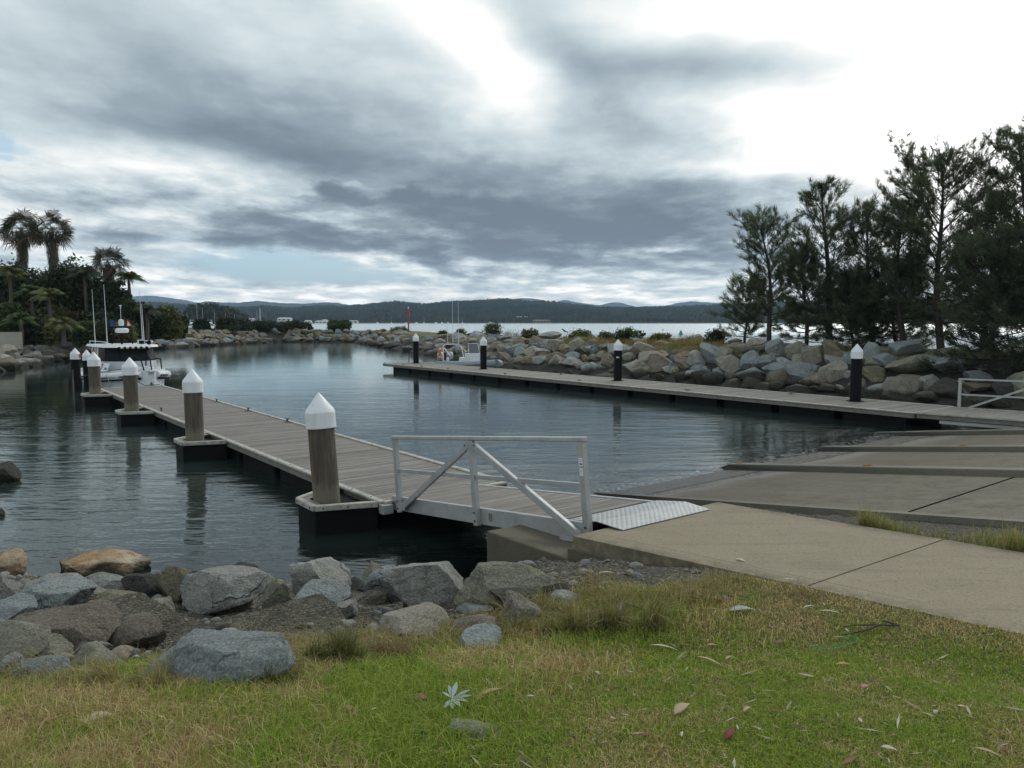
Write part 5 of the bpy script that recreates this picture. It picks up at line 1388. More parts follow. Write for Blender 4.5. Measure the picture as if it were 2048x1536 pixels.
sv = sail_yacht(518, 616, 390, 'yacht with a thick white furled sail mast behind the hedge', 0.28)
# tiny craft moored off the opposite shore
far_b = [(755, 5), (783, 3), (812, 3), (833, 7), (848, 3), (872, 6), (884, 5), (896, 4), (925, 3), (981, 8)]
for i, (px, w) in enumerate(far_b):
    Y = 1240; b = atY(px, HOR, Y); s = w * Y / FPX
    th = thing('motor_boat', ORD[i] + ' tiny white boat by the far shore' if i < 9 else 'tiny white boat by the far shore, rightmost', 'boat', (b.x, Y, 0), 'tiny boats by the far shore')
    mb = MB(); mb.prism([(b.x - s / 2, Y - 1.2), (b.x + s * .35, Y - 1.2), (b.x + s / 2, Y), (b.x + s * .35, Y + 1.2), (b.x - s / 2, Y + 1.2)], -0.3, 1.3); mb.build('hull', M['cap'], th)
    mb = MB(); mb.box((b.x - s * .05, Y, 2.0), (s * .45, 1.8, 1.5)); mb.build('cabin', M['cap'], th)
    if px in (783, 848, 925):
        mb = MB(); mb.tube([(b.x, Y, 1), (b.x, Y, 12)], .15, 5); mb.build('mast', M['alu'], th)
# beacons
red = plain('red_paint', (0.42, 0.03, 0.03), 0.5); grnp = plain('green_paint', (0.01, 0.16, 0.11), 0.5)
p = atY(817, HOR, 126); th = thing('channel_beacon', 'tall red channel beacon post beyond the breakwater', 'beacon', (p.x, p.y, 0))
mb = MB(); mb.tube([(p.x, p.y, -2), (p.x, p.y, 5.6)], 0.12, 10); mb.build('post', red, th)
mb = MB(); mb.lathe((p.x, p.y, 4.6), [(0.18, 0), (0.16, 1.0), (0.05, 1.1)], 12); mb.build('topmark', red, th)
mb = MB(); mb.lathe((p.x, p.y, 5.75), [(0.08, 0), (0.09, .2), (0.03, .32)], 8); mb.build('lamp', M['cap'], th)
p = atY(1362, HOR, 205); th = thing('channel_buoy', 'green conical channel buoy floating beyond the breakwater', 'buoy', (p.x, p.y, 0))
mb = MB(); mb.lathe((p.x, p.y, -.3), [(.5, 0), (.62, .3), (.5, .5)], 14); mb.build('float', grnp, th)
mb = MB(); mb.lathe((p.x, p.y, .25), [(.56, 0), (.04, 1.1)], 14); mb.build('cone', grnp, th)

# ------------------------------------------------------------------ she-oaks on the breakwater
def needles(P, D, n, L, W, spread, droop, r, cols, tone):
    """n narrow blades fanning from each twig point P along D"""
    k = len(P); P = np.repeat(P, n, 0); D = np.repeat(D, n, 0); tone = np.repeat(tone, n)
    P = P + r.normal(size=P.shape) * 0.055
    d = D + r.normal(size=D.shape) * spread; d[:, 2] -= droop; d /= np.linalg.norm(d, axis=1)[:, None]
    s = np.cross(d, r.normal(size=d.shape)); s /= np.linalg.norm(s, axis=1)[:, None]
    l = (L * r.uniform(0.55, 1.25, len(P)))[:, None]
    V = np.stack([P - s * W, P + s * W, P + d * l], 1).reshape(-1, 3)
    c = np.array(cols)[r.integers(0, len(cols), len(P))] * (tone * r.uniform(0.75, 1.25, len(P)))[:, None]
    return V, np.repeat(c, 3, 0)
OAK = [(0.075, 0.098, 0.070), (0.100, 0.125, 0.085), (0.058, 0.078, 0.058), (0.12, 0.125, 0.085)]
def she_oak(px, ytop, dist, wpx, label, seed, start=0.12, dens=1.0, lean=0.0, profile=None, base_px=None, Y=None):
    r = random.Random(seed); nr = np.random.default_rng(seed)
    if Y: base = Vector(((px - 1024) / FPX * Y, Y, 0)); base.z = float(bank_h(base.x, base.y))
    else: base = col_at(px, dist)
    Y = base.y; top = atY(px + lean, ytop, Y); H = top.z - base.z; Rm = wpx * Y / FPX / 2
    th = thing('she_oak', label, 'tree', base, 'she-oaks on the breakwater')
    prof = profile or [(0, 0.55), (0.2, 0.9), (0.45, 1.0), (0.7, 0.72), (0.9, 0.32), (1, 0.06)]
    lx = top.x - base.x
    def spine(t): return Vector((base.x + lx * t + 0.16 * math.sin(t * 5 + seed), Y + 0.2 * math.sin(t * 4 + seed * 2), base.z + H * t))
    mb = MB(); tr = 0.020 * H
    mb.tube([spine(t) - (Vector((0, 0, .4)) if t == 0 else Vector()) for t in np.linspace(0, 0.985, 12)], [tr * (1 - t) ** 0.8 + 0.02 for t in np.linspace(0, 0.985, 12)], 7)
    TP, TD, TT = [], [], []
    nl = int(34 * dens + 8)
    for i in range(nl):
        t = start + (0.97 - start) * (i + r.random()) / nl
        a = i * 2.4 + r.uniform(-.4, .4); p0 = spine(t)
        reach = Rm * interp(t, prof) * r.uniform(0.7, 1.12)
        rise = r.uniform(0.55, 1.0) * interp(t, [(0, -.25), (.25, .25), (.5, .75), (1, 1.25)])
        d = Vector((math.cos(a), math.sin(a) * 0.8, rise)).normalized()
        L = reach / max(0.35, math.hypot(d.x, d.y)); L = min(L, (H * (1.02 - t)) * 1.0 / max(d.z, .2) + .5) if d.z > .1 else L
        pts = [p0]; rad = [max(0.015, tr * 0.42 * (1 - t) + 0.012)]
        for s in (0.33, 0.66, 1.0):
            pts.append(p0 + d * L * s + Vector((r.uniform(-.1, .1), r.uniform(-.1, .1), 0.10 * L * s * s))); rad.append(rad[0] * (1 - s) + 0.006)
        mb.tube(pts, rad, 4, cap=False)
        nt = max(3, int(4.6 * L * dens + 2)); tone = r.uniform(0.65, 1.35)
        for j in range(nt):
            s = 0.22 + 0.80 * (j + r.random()) / nt; q0 = p0 + d * L * s + Vector((0, 0, 0.10 * L * s * s))
            dd = (d + Vector((r.uniform(-1, 1), r.uniform(-1, 1), r.uniform(-.25, .9))) * 1.05).normalized(); l2 = r.uniform(0.45, 1.15) * (0.45 + 0.12 * L)
            q1 = q0 + dd * l2; mb.tube([q0, q1], [0.010, 0.004], 3, cap=False)
            for e in range(2):
                f = (0.55, 1.0)[e]; TP.append(q0.lerp(q1, f)); TD.append((dd + Vector((0, 0, 0.25))).normalized()); TT.append(tone * r.uniform(.8, 1.2))
    for k in range(14):
        t = 0.9 + 0.1 * k / 14; TP.append(spine(t)); TD.append(Vector((r.uniform(-.4, .4), r.uniform(-.4, .4), 1)).normalized()); TT.append(1)
    V, C_ = needles(np.array(TP), np.array(TD), 17, 0.40, 0.015, 0.38, 0.05, nr, OAK, np.array(TT))
    mb.build('trunk', M['bark'], th)
    np_mesh('crown', V, np.arange(len(V)).reshape(-1, 3), M['oak_leaf'], C_, loc=base, parent=th)
    return th
M['oak_leaf'] = leafy('she_oak_needles', 0.6, 0.42)
she_oak(1543, 455, 6.5, 150, 'slender open she-oak, leftmost on the breakwater, sky showing through its round top', 11, 0.16, 1.0, -18, [(0, .4), (.2, .8), (.36, .35), (.45, .75), (.6, .55), (.72, .85), (.85, .8), (1, .25)])
she_oak(1657, 368, 6.8, 150, 'tall narrow she-oak with spire top, second from the left', 12, 0.10, 0.95, -8)
she_oak(1612, 505, 6.0, 120, 'short dense she-oak between the leftmost and the spire topped one', 13, 0.05, 1.1, -6)
she_oak(1738, 425, 8.0, 150, 'dark she-oak filling the gap between the spire topped and the broadest tree', 14, 0.08, 0.95, 0)
she_oak(1800, 408, 7.0, 140, 'she-oak with thin trunk just left of the broadest tree', 15, 0.16, 0.85, 4)
she_oak(1888, 335, 7.2, 250, 'broadest and tallest she-oak with a fan of fine upper branches', 16, 0.14, 1.25, -14, [(0, .35), (.2, .62), (.4, .85), (.6, 1.0), (.78, .85), (.9, .5), (1, .08)])
she_oak(1975, 400, 9.5, 150, 'dark she-oak behind and right of the broadest tree', 17, 0.10, 0.95, 6)
she_oak(2056, 268, 6.0, 230, 'she-oak at the right edge of the photo, cut by the frame', 18, 0.10, 1.15, -6)
she_oak(1985, 505, 3.2, 210, 'low drooping she-oak nearest the boulders at the right', 19, 0.02, 1.15, 0, [(0, 1.0), (.3, 1.1), (.6, .9), (1, .2)])
she_oak(2070, 470, 3.4, 190, 'dark low she-oak above the right gangway rail', 20, 0.02, 1.15, 0, [(0, 1.0), (.3, 1.1), (.6, .9), (1, .2)])
she_oak(1700, 560, 6.5, 130, 'bushy young she-oak under the spire topped tree', 21, 0.03, 1.2, 0, [(0, .9), (.4, 1.0), (1, .2)])
she_oak(1795, 545, 8.5, 170, 'bushy young she-oak under the broadest tree', 22, 0.03, 1.2, 0, [(0, .9), (.4, 1.0), (1, .2)])
she_oak(1495, 575, 7.0, 110, 'thin spreading young she-oak at the foot of the leftmost tree', 23, 0.10, 0.8, 0, [(0, .6), (.4, 1.0), (1, .4)])

# shrubs along the right breakwater
SH = [(802, 650, 667, 40, GRN, 'rounded green shrub beside the red beacon'), (886, 660, 671, 18, GRN, 'small spiky green shrub left of the inflatable boat antennas'), (920, 656, 673, 28, GRN, 'open twiggy green shrub behind the inflatable boat'),
      (984, 645, 668, 42, GRN, 'green shrub just right of the second farthest black pile'), (1060, 657, 675, 36, OLV, 'low olive shrub right of the bare twigs'), (1153, 656, 690, 68, OLV, 'large domed olive shrub left of the plated pile'),
      (1207, 662, 692, 42, GRN, 'green shrub touching the plated pile on its left'), (1262, 655, 682, 50, GRN, 'leafy green shrub right of the plated pile'), (1323, 665, 688, 44, OLV, 'spreading shrub behind the golden grass'),
      (1430, 652, 694, 54, DRK, 'dark feathery shrub left of the leftmost tall tree')]
for i, (px, yt, yb, w, cs, lab) in enumerate(SH):
    q = col_at(px, 6.2); bush(px, yt, yb + 4, w * 1.15, q.y, cs, 2600, lab, 'shrub', 'shrub', 'shrubs on the right breakwater', 200 + i, leaf=0.15, zb=q.z - 0.3, nb=6)
for i, (px, yt, lab) in enumerate([(1012, 651, 'leafless twiggy bush right of the second farthest black pile, leftmost of the bare ones'), (1032, 654, 'leafless bush right of the green shrub by the second farthest pile'), (1375, 655, 'bare grey twigs between the golden grass and the dark feathery shrub'), (1240, 640, 'bare thin twigs sticking up behind the plated pile')]):
    q = col_at(px, 6.4); th = thing('bare_bush', lab, 'bush', q, 'leafless bushes on the breakwater'); mb = MB(); r = random.Random(i + 50); top = atY(px, yt, q.y).z - q.z
    for k in range(26):
        a = Vector((r.uniform(-.3, .3), r.uniform(-.3, .3), -.2)) + q; d = Vector((r.uniform(-.8, .8), r.uniform(-.5, .5), 1)) * top * r.uniform(.5, 1)
        m1 = a + d * .5 + Vector((r.uniform(-.1, .1), 0, 0)); mb.tube([a, m1, a + d], [.012, .009, .005], 3, cap=False)
        for j in range(3): mb.tube([m1, m1 + Vector((r.uniform(-.5, .5), r.uniform(-.3, .3), r.uniform(.2, .6))) * top * .5], [.006, .004], 3, cap=False)
    mb.build('twigs', plain('grey_twig', (0.16, 0.13, 0.12), 0.9), th)

# blades of grass as one mesh
def blades(P, H, W, cols, seed, lean=0.45, stiff=0.5):
    r = np.random.default_rng(seed); n = len(P)
    a = r.uniform(0, 2 * math.pi, n); ld = np.stack([np.cos(a), np.sin(a), 0 * a], 1); b = a + math.pi / 2 + r.uniform(-.6, .6, n); s = np.stack([np.cos(b), np.sin(b), 0 * b], 1)
    k = (np.abs(r.normal(0, lean, n)) + 0.08)[:, None]; H = H[:, None]; W = (W * r.uniform(.7, 1.3, n))[:, None]; up = np.array([0, 0, 1.0])
    m = P + up * H * 0.55 + ld * H * k * stiff * 0.45; t = P + up * H * (1 - 0.35 * np.minimum(k, 1.4)) + ld * H * k
    V = np.stack([P - s * W, P + s * W, m + s * W * .75, m - s * W * .75, t], 1).reshape(-1, 3)
    i = np.arange(n)[:, None] * 5
    F = np.concatenate([i + np.array([[0, 1, 2]]), i + np.array([[0, 2, 3]]), i + np.array([[3, 2, 4]])])
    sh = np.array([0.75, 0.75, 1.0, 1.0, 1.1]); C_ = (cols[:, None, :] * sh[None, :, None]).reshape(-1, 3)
    return V, F, np.clip(C_, 0, 1)
# golden grass on the breakwater crest
r_ = np.random.default_rng(4); pts = []
while len(pts) < 16000:
    px = r_.uniform(1090, 1440); dd = r_.uniform(3.8, 8.5); k = (px - 1024) / FPX
    Yg = 30 + r_.uniform(0, 45); X = k * Yg; d = float(basin_dist(X, Yg)) if False else None
    pts.append((px, dd, Yg))
A = np.array(pts); X = (A[:, 0] - 1024) / FPX * A[:, 2]; Yv = A[:, 2]; dd = basin_dist(X, Yv)
ok = (dd > 4.2) & (dd < 8.2) & (fbm2(X, Yv, 0.12, 2) > -0.22); X, Yv = X[ok], Yv[ok]
X = np.concatenate([X + r_.normal(0, .25, len(X)) for _ in range(4)]); Yv = np.concatenate([Yv + r_.normal(0, .25, len(Yv)) for _ in range(4)])
Pg = np.stack([X, Yv, bank_h(X, Yv) - .02], 1); gold = np.array([(0.30, 0.21, 0.085), (0.24, 0.17, 0.07), (0.16, 0.15, 0.05), (0.36, 0.27, 0.13)])[r_.integers(0, 4, len(X))]
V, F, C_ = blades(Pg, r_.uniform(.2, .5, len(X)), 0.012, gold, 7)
tag(np_mesh('golden_grass', V, F, M['grassblade'], C_), 'tall golden dry grass along the crest of the right breakwater', 'grass', kind='stuff')

# ------------------------------------------------------------------ palms and the planted left bank
def fan_palm(px, yc, yb, rpx, Y, label, seed, skirt=60):
    r = random.Random(seed); nr = np.random.default_rng(seed)
    c = atY(px, yc, Y); base = Vector((c.x, Y, 1.9)); Rr = rpx * Y / FPX
    th = thing('fan_palm', label, 'palm', base, 'tall fan palms on the left bank')
    mb = MB(); mb.tube([(c.x + .2, Y, 1.2), (c.x + .1, Y, 4), (c.x, Y, c.z - .2)], [0.38, 0.28, 0.24], 9); mb.build('trunk', M['palmbark'], th)
    V, F, Cc = [], [], []
    def tri(a, b, c_, col): n = len(V); V.extend([a, b, c_]); F.append((n, n + 1, n + 2)); Cc.extend([col] * 3)
    nf = 36
    for i in range(nf):
        el = math.asin(max(-0.75, 1 - 1.75 * (i + .5) / nf)) ; a = i * 2.399 + r.uniform(-.2, .2)
        d = Vector((math.cos(a) * math.cos(el), math.sin(a) * math.cos(el), math.sin(el))).normalized()
        lp = Rr * r.uniform(.28, .70); q = c + d * lp - Vector((0, 0, 0.12 * lp)); side = d.cross(Vector((0, 0, 1)))
        side = side.normalized() if side.length > .1 else Vector((1, 0, 0)); upv = side.cross(d).normalized(); ro = r.uniform(-1.2, 1.2); side, upv = side * math.cos(ro) + upv * math.sin(ro), upv * math.cos(ro) - side * math.sin(ro)
        w = side * 0.03; col = (0.09, 0.09, 0.05); tri(c - w, c + w, q, col)
        tone = r.uniform(.6, 1.3); bc = r.choice([(0.028, 0.036, 0.017), (0.038, 0.044, 0.021), (0.052, 0.050, 0.028)]) if el > -.3 else (0.075, 0.062, 0.044)
        for k in range(17):
            th_ = -1.75 + 3.5 * k / 16; dl = (d * math.cos(th_) + side * math.sin(th_) + upv * 0.12).normalized(); L = Rr * r.uniform(.40, .60)
            m_ = q + dl * L * .55; e = q + dl * L + Vector((0, 0, -1)) * L * r.uniform(.05, .4); ww = dl.cross(upv).normalized() * (L * 0.042)
            col = tuple(v * tone * r.uniform(.8, 1.2) for v in bc)
            n = len(V); V.extend([q, m_ - ww, m_ + ww, e]); F.append((n, n + 1, n + 2)); F.append((n + 1, n + 3, n + 2)); Cc.extend([col] * 4)
    np_mesh('crown', np.array([tuple(v) for v in V]), np.array(F), M['leaf'], np.array(Cc), loc=base, parent=th)
    V, F, Cc = [], [], []; hs = (yb - yc) * Y / FPX
    for i in range(skirt * 9):
        z = c.z - .1 - r.uniform(0, hs * .9); a = r.uniform(0, 6.28); k = 1 - (c.z - z) / (hs * 1.25); rad = Rr * 0.34 * k + .15
        p = Vector((c.x + math.cos(a) * rad * r.uniform(.3, 1), Y + math.sin(a) * rad * r.uniform(.3, 1), z)); e = p + Vector((math.cos(a) * .1, math.sin(a) * .1, -r.uniform(.5, 1.3)))
        t = Vector((-math.sin(a), math.cos(a), 0)) * r.uniform(.03, .09); col = tuple(v * r.uniform(.5, 1.4) for v in (0.135, 0.115, 0.100)); n = len(V)
        V.extend([p - t, p + t, e]); F.append((n, n + 1, n + 2)); Cc.extend([col] * 3)
    np_mesh('dead_frond_skirt', np.array([tuple(v) for v in V]), np.array(F), M['leaf'], np.array(Cc), loc=base, parent=th)
fan_palm(43, 460, 535, 46, 84, 'tall fan palm at the far left, left one of the touching pair', 1)
fan_palm(103, 460, 545, 46, 82, 'tall fan palm of the touching pair, right one with long dead skirt', 2)
fan_palm(216, 525, 590, 42, 80, 'shorter fan palm standing behind the rescue boat antennas', 3, 45)

def feather_palm(px, yc, rpx, Y, label, seed, cols=GRN, nf=18, trunk=True, zb=1.9, group='feather palms on the left bank', sp=1.0):
    r = random.Random(seed); c = atY(px, yc, Y); base = Vector((c.x, Y, zb)); Rr = rpx * Y / FPX
    th = thing('feather_palm', label, 'palm', base, group)
    mb = MB(); mb.tube([(c.x, Y, zb - .5), (c.x + .1, Y, (zb + c.z) / 2), (c.x, Y, c.z)], [.22, .16, .14], 8); mb.build('trunk', M['palmbark'], th)
    V, F, Cc = [], [], []
    for i in range(nf):
        a = i * 2.399 + r.uniform(-.2, .2); el = R(r.uniform(15, 75)); d = Vector((math.cos(a) * math.cos(el), math.sin(a) * math.cos(el), math.sin(el))); L = Rr * 1.25 * r.uniform(.8, 1.1)
        tone = r.uniform(.7, 1.3); P = []
        for k in range(13):
            s = k / 12; P.append(c + d * L * s + Vector((0, 0, -1)) * L * 0.75 * s * s * sp)
        for k in range(1, 13):
            t = (P[k] - P[k - 1]).normalized(); sd_ = t.cross(Vector((0, 0, 1))); sd_ = sd_.normalized() if sd_.length > .05 else Vector((1, 0, 0))
            n = len(V); w = sd_ * .025; col = (0.07, 0.07, 0.03); V.extend([P[k - 1] - w, P[k - 1] + w, P[k]]); F.append((n, n + 1, n + 2)); Cc.extend([col] * 3)
            for sg in (-1, 1):
                for q in (0, .5):
                    l = L * 0.30 * math.sin(math.pi * min(1, (k + q) / 13 + .12)) + .05; b = P[k - 1].lerp(P[k], q); e = b + (sd_ * sg * .8 + t * .5 + Vector((0, 0, -.55))).normalized() * l
                    ww = t * 0.05; col = tuple(v * tone * r.uniform(.8, 1.2) for v in r.choice(cols)); n = len(V); V.extend([b - ww, b + ww, e]); F.append((n, n + 1, n + 2)); Cc.extend([col] * 3)
    np_mesh('crown', np.array([tuple(v) for v in V]), np.array(F), M['leaf'], np.array(Cc), loc=base, parent=th); return th
feather_palm(257, 556, 39, 78, 'feather palm with one frond reaching right above the rescue boat', 31)
feather_palm(292, 622, 34, 74, 'low arching date palm right of the rescue boat', 32, DRK, 26, zb=2.0)
feather_palm(18, 548, 44, 74, 'feather palm at the left edge under the tall fan palms', 33, OLV)
feather_palm(62, 585, 44, 72, 'feather palm below the gap of the palm pair', 34, GRN)
feather_palm(96, 592, 44, 71, 'yellowish feather palm in front of the right fan palm trunk', 35, OLV)
feather_palm(168, 548, 41, 76, 'feather palm between the pair and the shorter fan palm', 36, DRK)
feather_palm(40, 640, 39, 66, 'low feather palm near the pale garden wall', 37, GRN)
feather_palm(125, 648, 41, 65, 'low feather palm in front of the reddish shrub', 38, OLV, zb=2.0)
LT = [(10, 512, 660, 112, 78, DRK), (130, 522, 665, 100, 79, DRK), (160, 510, 665, 89, 80, GRN), (190, 548, 670, 84, 78, DRK), (232, 554, 670, 78, 77, DRK), (75, 537, 665, 84, 80, GRN), (105, 610, 672, 78, 74, OLV), (55, 620, 675, 84, 74, DRK),
      (150, 625, 676, 48, 72, [(0.10, 0.05, 0.03), (0.07, 0.05, 0.03), (0.045, 0.045, 0.02)]), (195, 622, 676, 84, 73, DRK), (262, 600, 670, 70, 76, DRK), (5, 620, 676, 70, 73, DRK), (225, 640, 676, 84, 70, DRK)]
LTL = ['broad dark tree at the left edge', 'dark tree right of the palm pair', 'round topped green tree left of the shorter fan palm', 'dark tree below the shorter fan palm', 'dark tree behind the left antennas of the rescue boat', 'green tree behind the palm pair', 'olive tree in front of the right palm trunk', 'dark bushy tree near the pale garden wall',
       'reddish brown flowering shrub in the palm garden', 'dark tree behind the farthest timber pile', 'dark tree right of the shorter fan palm', 'dark low tree behind the pale garden wall', 'dark low tree behind the rescue boat cabin']
for i, (px, yt, yb, w, Y, cs) in enumerate(LT):
    bush(px, yt, yb, w, Y, cs, 9000, LTL[i], 'garden_tree', 'tree', 'dense trees of the palm garden', 300 + i, leaf=0.34, zb=1.8, nb=8)
for i, (px, yt, w, cs, lab) in enumerate([(22, 600, 60, GRN, 'green shrub above the pale garden wall'), (70, 632, 56, DRK, 'dark shrub at the foot of the palm pair'), (100, 640, 50, OLV, 'olive shrub left of the reddish brown one'), (180, 640, 56, GRN, 'green shrub right of the reddish brown one'),
    (215, 650, 50, DRK, 'dark shrub behind the left antennas'), (250, 645, 50, OLV, 'olive shrub behind the flags of the rescue boat')]):
    bush(px, yt, 690, w, 68, cs, 5000, lab, 'garden_shrub', 'shrub', 'shrubs in front of the palm garden', 360 + i, leaf=0.3, zb=1.6, nb=7)
ET = [(335, 608, 668, 62, 82, OLV, 'round olive green tree right of the rescue boat'), (302, 628, 668, 46, 80, DRK, 'dark tree beside the low arching date palm'), (362, 628, 668, 24, 84, DRK, 'narrow dark tree at the right side of the round olive one')]
for i, (px, yt, yb, w, Y, cs, lab) in enumerate(ET): bush(px, yt, yb, w, Y, cs, 9000, lab, 'garden_tree', 'tree', None, 340 + i, leaf=0.30, zb=1.8, nb=8)
# hedge of bushes on the far breakwater
HB = [(404, 636, 668, 22, 'small round dark bush between the two white cruisers'), (446, 632, 668, 40, 'dark bush at the left end of the far hedge'), (478, 639, 668, 42, 'second dark bush of the far hedge'), (508, 641, 668, 40, 'third dark bush of the far hedge, before the yacht masts'),
      (538, 642, 668, 42, 'fourth dark bush of the far hedge'), (566, 645, 668, 38, 'fifth dark bush of the far hedge, under the two storey building'), (596, 642, 668, 40, 'dark bush at the right end of the far hedge'),
      (669, 641, 664, 22, 'left one of the pair of round bushes on the far breakwater'), (690, 640, 664, 20, 'right one of the pair of round bushes on the far breakwater')]
for i, (px, yt, yb, w, lab) in enumerate(HB):
    q = col_at(px, 6.0, 60); bush(px, yt, yb, w * 1.35, q.y, DRK if i < 7 else GRN, 5000, lab, 'hedge_bush', 'bush', 'dark bushes on the far breakwater', 400 + i, leaf=0.36, zb=q.z - .2, nb=6)
# reeds on the left bank: one mass
pk = list(range(-30, 481, 30)); y5 = [col_at(p, 5.2).y for p in pk]
n = 26000; px = r_.uniform(-30, 262, n); Yr = np.interp(px, pk, y5) + r_.uniform(0, 7, n)
X = (px - 1024) / FPX * Yr; zt = np.maximum(bank_h(X, Yr), 1.0)
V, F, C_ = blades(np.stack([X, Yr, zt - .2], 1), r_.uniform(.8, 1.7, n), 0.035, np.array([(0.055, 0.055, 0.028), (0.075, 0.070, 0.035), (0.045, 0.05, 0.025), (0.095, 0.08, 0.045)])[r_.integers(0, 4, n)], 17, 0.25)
tag(np_mesh('reed_bed', V, F, M['leaf'], C_), 'dark reeds growing between the palm garden and the left bank boulders', 'reeds', kind='stuff')
# strip of grass and scrub right of the rescue boat
n = 12000; px = r_.uniform(262, 460, n); Yr = np.interp(px, pk, y5) + r_.uniform(0, 8, n); X = (px - 1024) / FPX * Yr
V, F, C_ = blades(np.stack([X, Yr, np.maximum(bank_h(X, Yr), 1.2) - .1], 1), r_.uniform(.3, .8, n), 0.04, np.array([(0.10, 0.12, 0.03), (0.06, 0.07, 0.025), (0.16, 0.13, 0.06)])[r_.integers(0, 3, n)], 18, 0.3)
tag(np_mesh('bank_scrub', V, F, M['leaf'], C_), 'low scrub and grass on the bank right of the rescue boat', 'scrub', kind='stuff')
# pale garden wall at the left edge
a = atY(-40, 690, 63.5); b = atY(45, 690, 65.5); zt = atY(20, 664, 65).z
mb = MB(); mb.bar((a.x, a.y, zt - 0.75), (b.x, b.y, zt - 0.75), 0.25, 1.5); tag(mb.build('garden_wall', plain('weathered_render', (0.38, 0.37, 0.31), 0.9, 0, .25, .8), loc=(b.x, b.y, 1.0)), 'pale weathered garden wall at the left edge behind the reeds', 'wall')

# ------------------------------------------------------------------ grass in the foreground
N = 490000
rg = np.random.default_rng(21)
Yg = 2.1 * (8.4 / 2.1) ** rg.random(N) ** 1.15
Xg = (rg.uniform(-160, 2330, N) - 1024) / FPX * Yg * 1.02
gm = grass_mask(Xg, Yg); ug, vg = AX.x * Xg + AX.y * Yg, AN.x * Xg + AN.y * Yg
edge = (vg > 5.0) & (vg < 5.80) & (ug > -4.6)
keep = (rg.random(N) < np.clip(gm * 1.3, 0, 1)) & (vg < 5.72)
px_ = 1024 + FPX * Xg / Yg
long_ = np.clip(1 - sm(Xg - 0.55 * (Yg - 3), -1.1, 0.2), 0, 1)                # left part is uncut
long_ = np.maximum(long_, sm(Yg, 4.6, 5.6) * (1 - sm(Xg, 0.9, 2.0)))
patch = fbm2(Xg, Yg, 0.42, 31, 5); patch2 = fbm2(Xg, Yg, 1.3, 32, 4)
dry = np.clip(0.27 - 0.10 * sm(Xg, 0.3, 1.6) * (1 - sm(Yg, 4.4, 5.6)) + 1.5 * patch * 0.8 + 0.7 * patch2 + 0.55 * sm(Yg, 4.4, 6.2) + 0.12 * long_ - 0.05, 0, 1)
dry = np.clip(dry + 0.4 * sm(vg, 5.2, 5.66) * sm(ug, -4.6, -4.0) * (1 - sm(ug, -3.2, -2.2)), 0, 1)
bare = (rg.random(N) < 0.55 * np.clip(patch2 * 2.2 - 0.35, 0, 1))
Xg, Yg, dry, long_, gm, patch2 = Xg[keep], Yg[keep], dry[keep], long_[keep], gm[keep], patch2[keep]; n = len(Xg)
green = np.array([(0.22, 0.30, 0.036), (0.15, 0.24, 0.032), (0.29, 0.345, 0.05), (0.35, 0.36, 0.09)])[rg.integers(0, 4, n)]
straw = np.array([(0.50, 0.40, 0.20), (0.40, 0.29, 0.14), (0.60, 0.50, 0.26), (0.32, 0.20, 0.11)])[rg.integers(0, 4, n)]
isdry = rg.random(n) < dry
cg = np.where(isdry[:, None], straw, green) * rg.uniform(.7, 1.3, n)[:, None]
Hg = np.where(rg.random(n) < long_, rg.uniform(.03, .11, n), rg.uniform(.015, .042, n)) * (0.8 + 0.4 * rg.random(n)); Hg *= np.clip(gm + .3, .4, 1)
zg = ground_top(Xg, Yg) - 0.004
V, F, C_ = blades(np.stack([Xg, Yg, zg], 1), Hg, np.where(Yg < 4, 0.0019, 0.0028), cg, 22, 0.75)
tag(np_mesh('lawn_grass', V, F, M['grassblade'], C_), 'patchy green and straw coloured grass covering the foreground bank', 'grass', kind='stuff')
# small dry bits trodden into the turf
n = 1500; Yl = 2.2 * (6.4 / 2.2) ** rg.random(n); Xl = (rg.uniform(-40, 2100, n) - 1024) / FPX * Yl; okl = (grass_mask(Xl, Yl) > .5) & (AN.x * Xl + AN.y * Yl < 5.6); Xl, Yl = Xl[okl], Yl[okl]; n = len(Xl)
al = rg.uniform(0, 6.28, n); ll = rg.uniform(.008, .035, n) * np.where(rg.random(n) < .12, 2.2, 1); wl = ll * rg.uniform(.06, .22, n); zl_ = ground_top(Xl, Yl) + rg.uniform(.012, .035, n)
ex_ = np.stack([np.cos(al), np.sin(al), rg.uniform(-.2, .2, n)], 1) * ll[:, None]; ey_ = np.stack([-np.sin(al), np.cos(al), rg.uniform(-.3, .3, n)], 1) * wl[:, None]; c0 = np.stack([Xl, Yl, zl_], 1)
V = np.stack([c0 - ex_, c0 + ey_, c0 + ex_ + ey_ * .3, c0 - ey_], 1).reshape(-1, 3)
cc = np.array([(0.40, 0.33, 0.21), (0.28, 0.19, 0.11), (0.16, 0.10, 0.07), (0.46, 0.42, 0.32), (0.26, 0.13, 0.09)])[rg.integers(0, 5, n)] * rg.uniform(.45, .95, n)[:, None]
tag(np_mesh('leaf_litter', V, np.arange(4 * n).reshape(-1, 4), M['dry'], np.repeat(cc, 4, 0)), 'small dry twigs and leaf crumbs scattered through the turf', 'litter', kind='stuff')
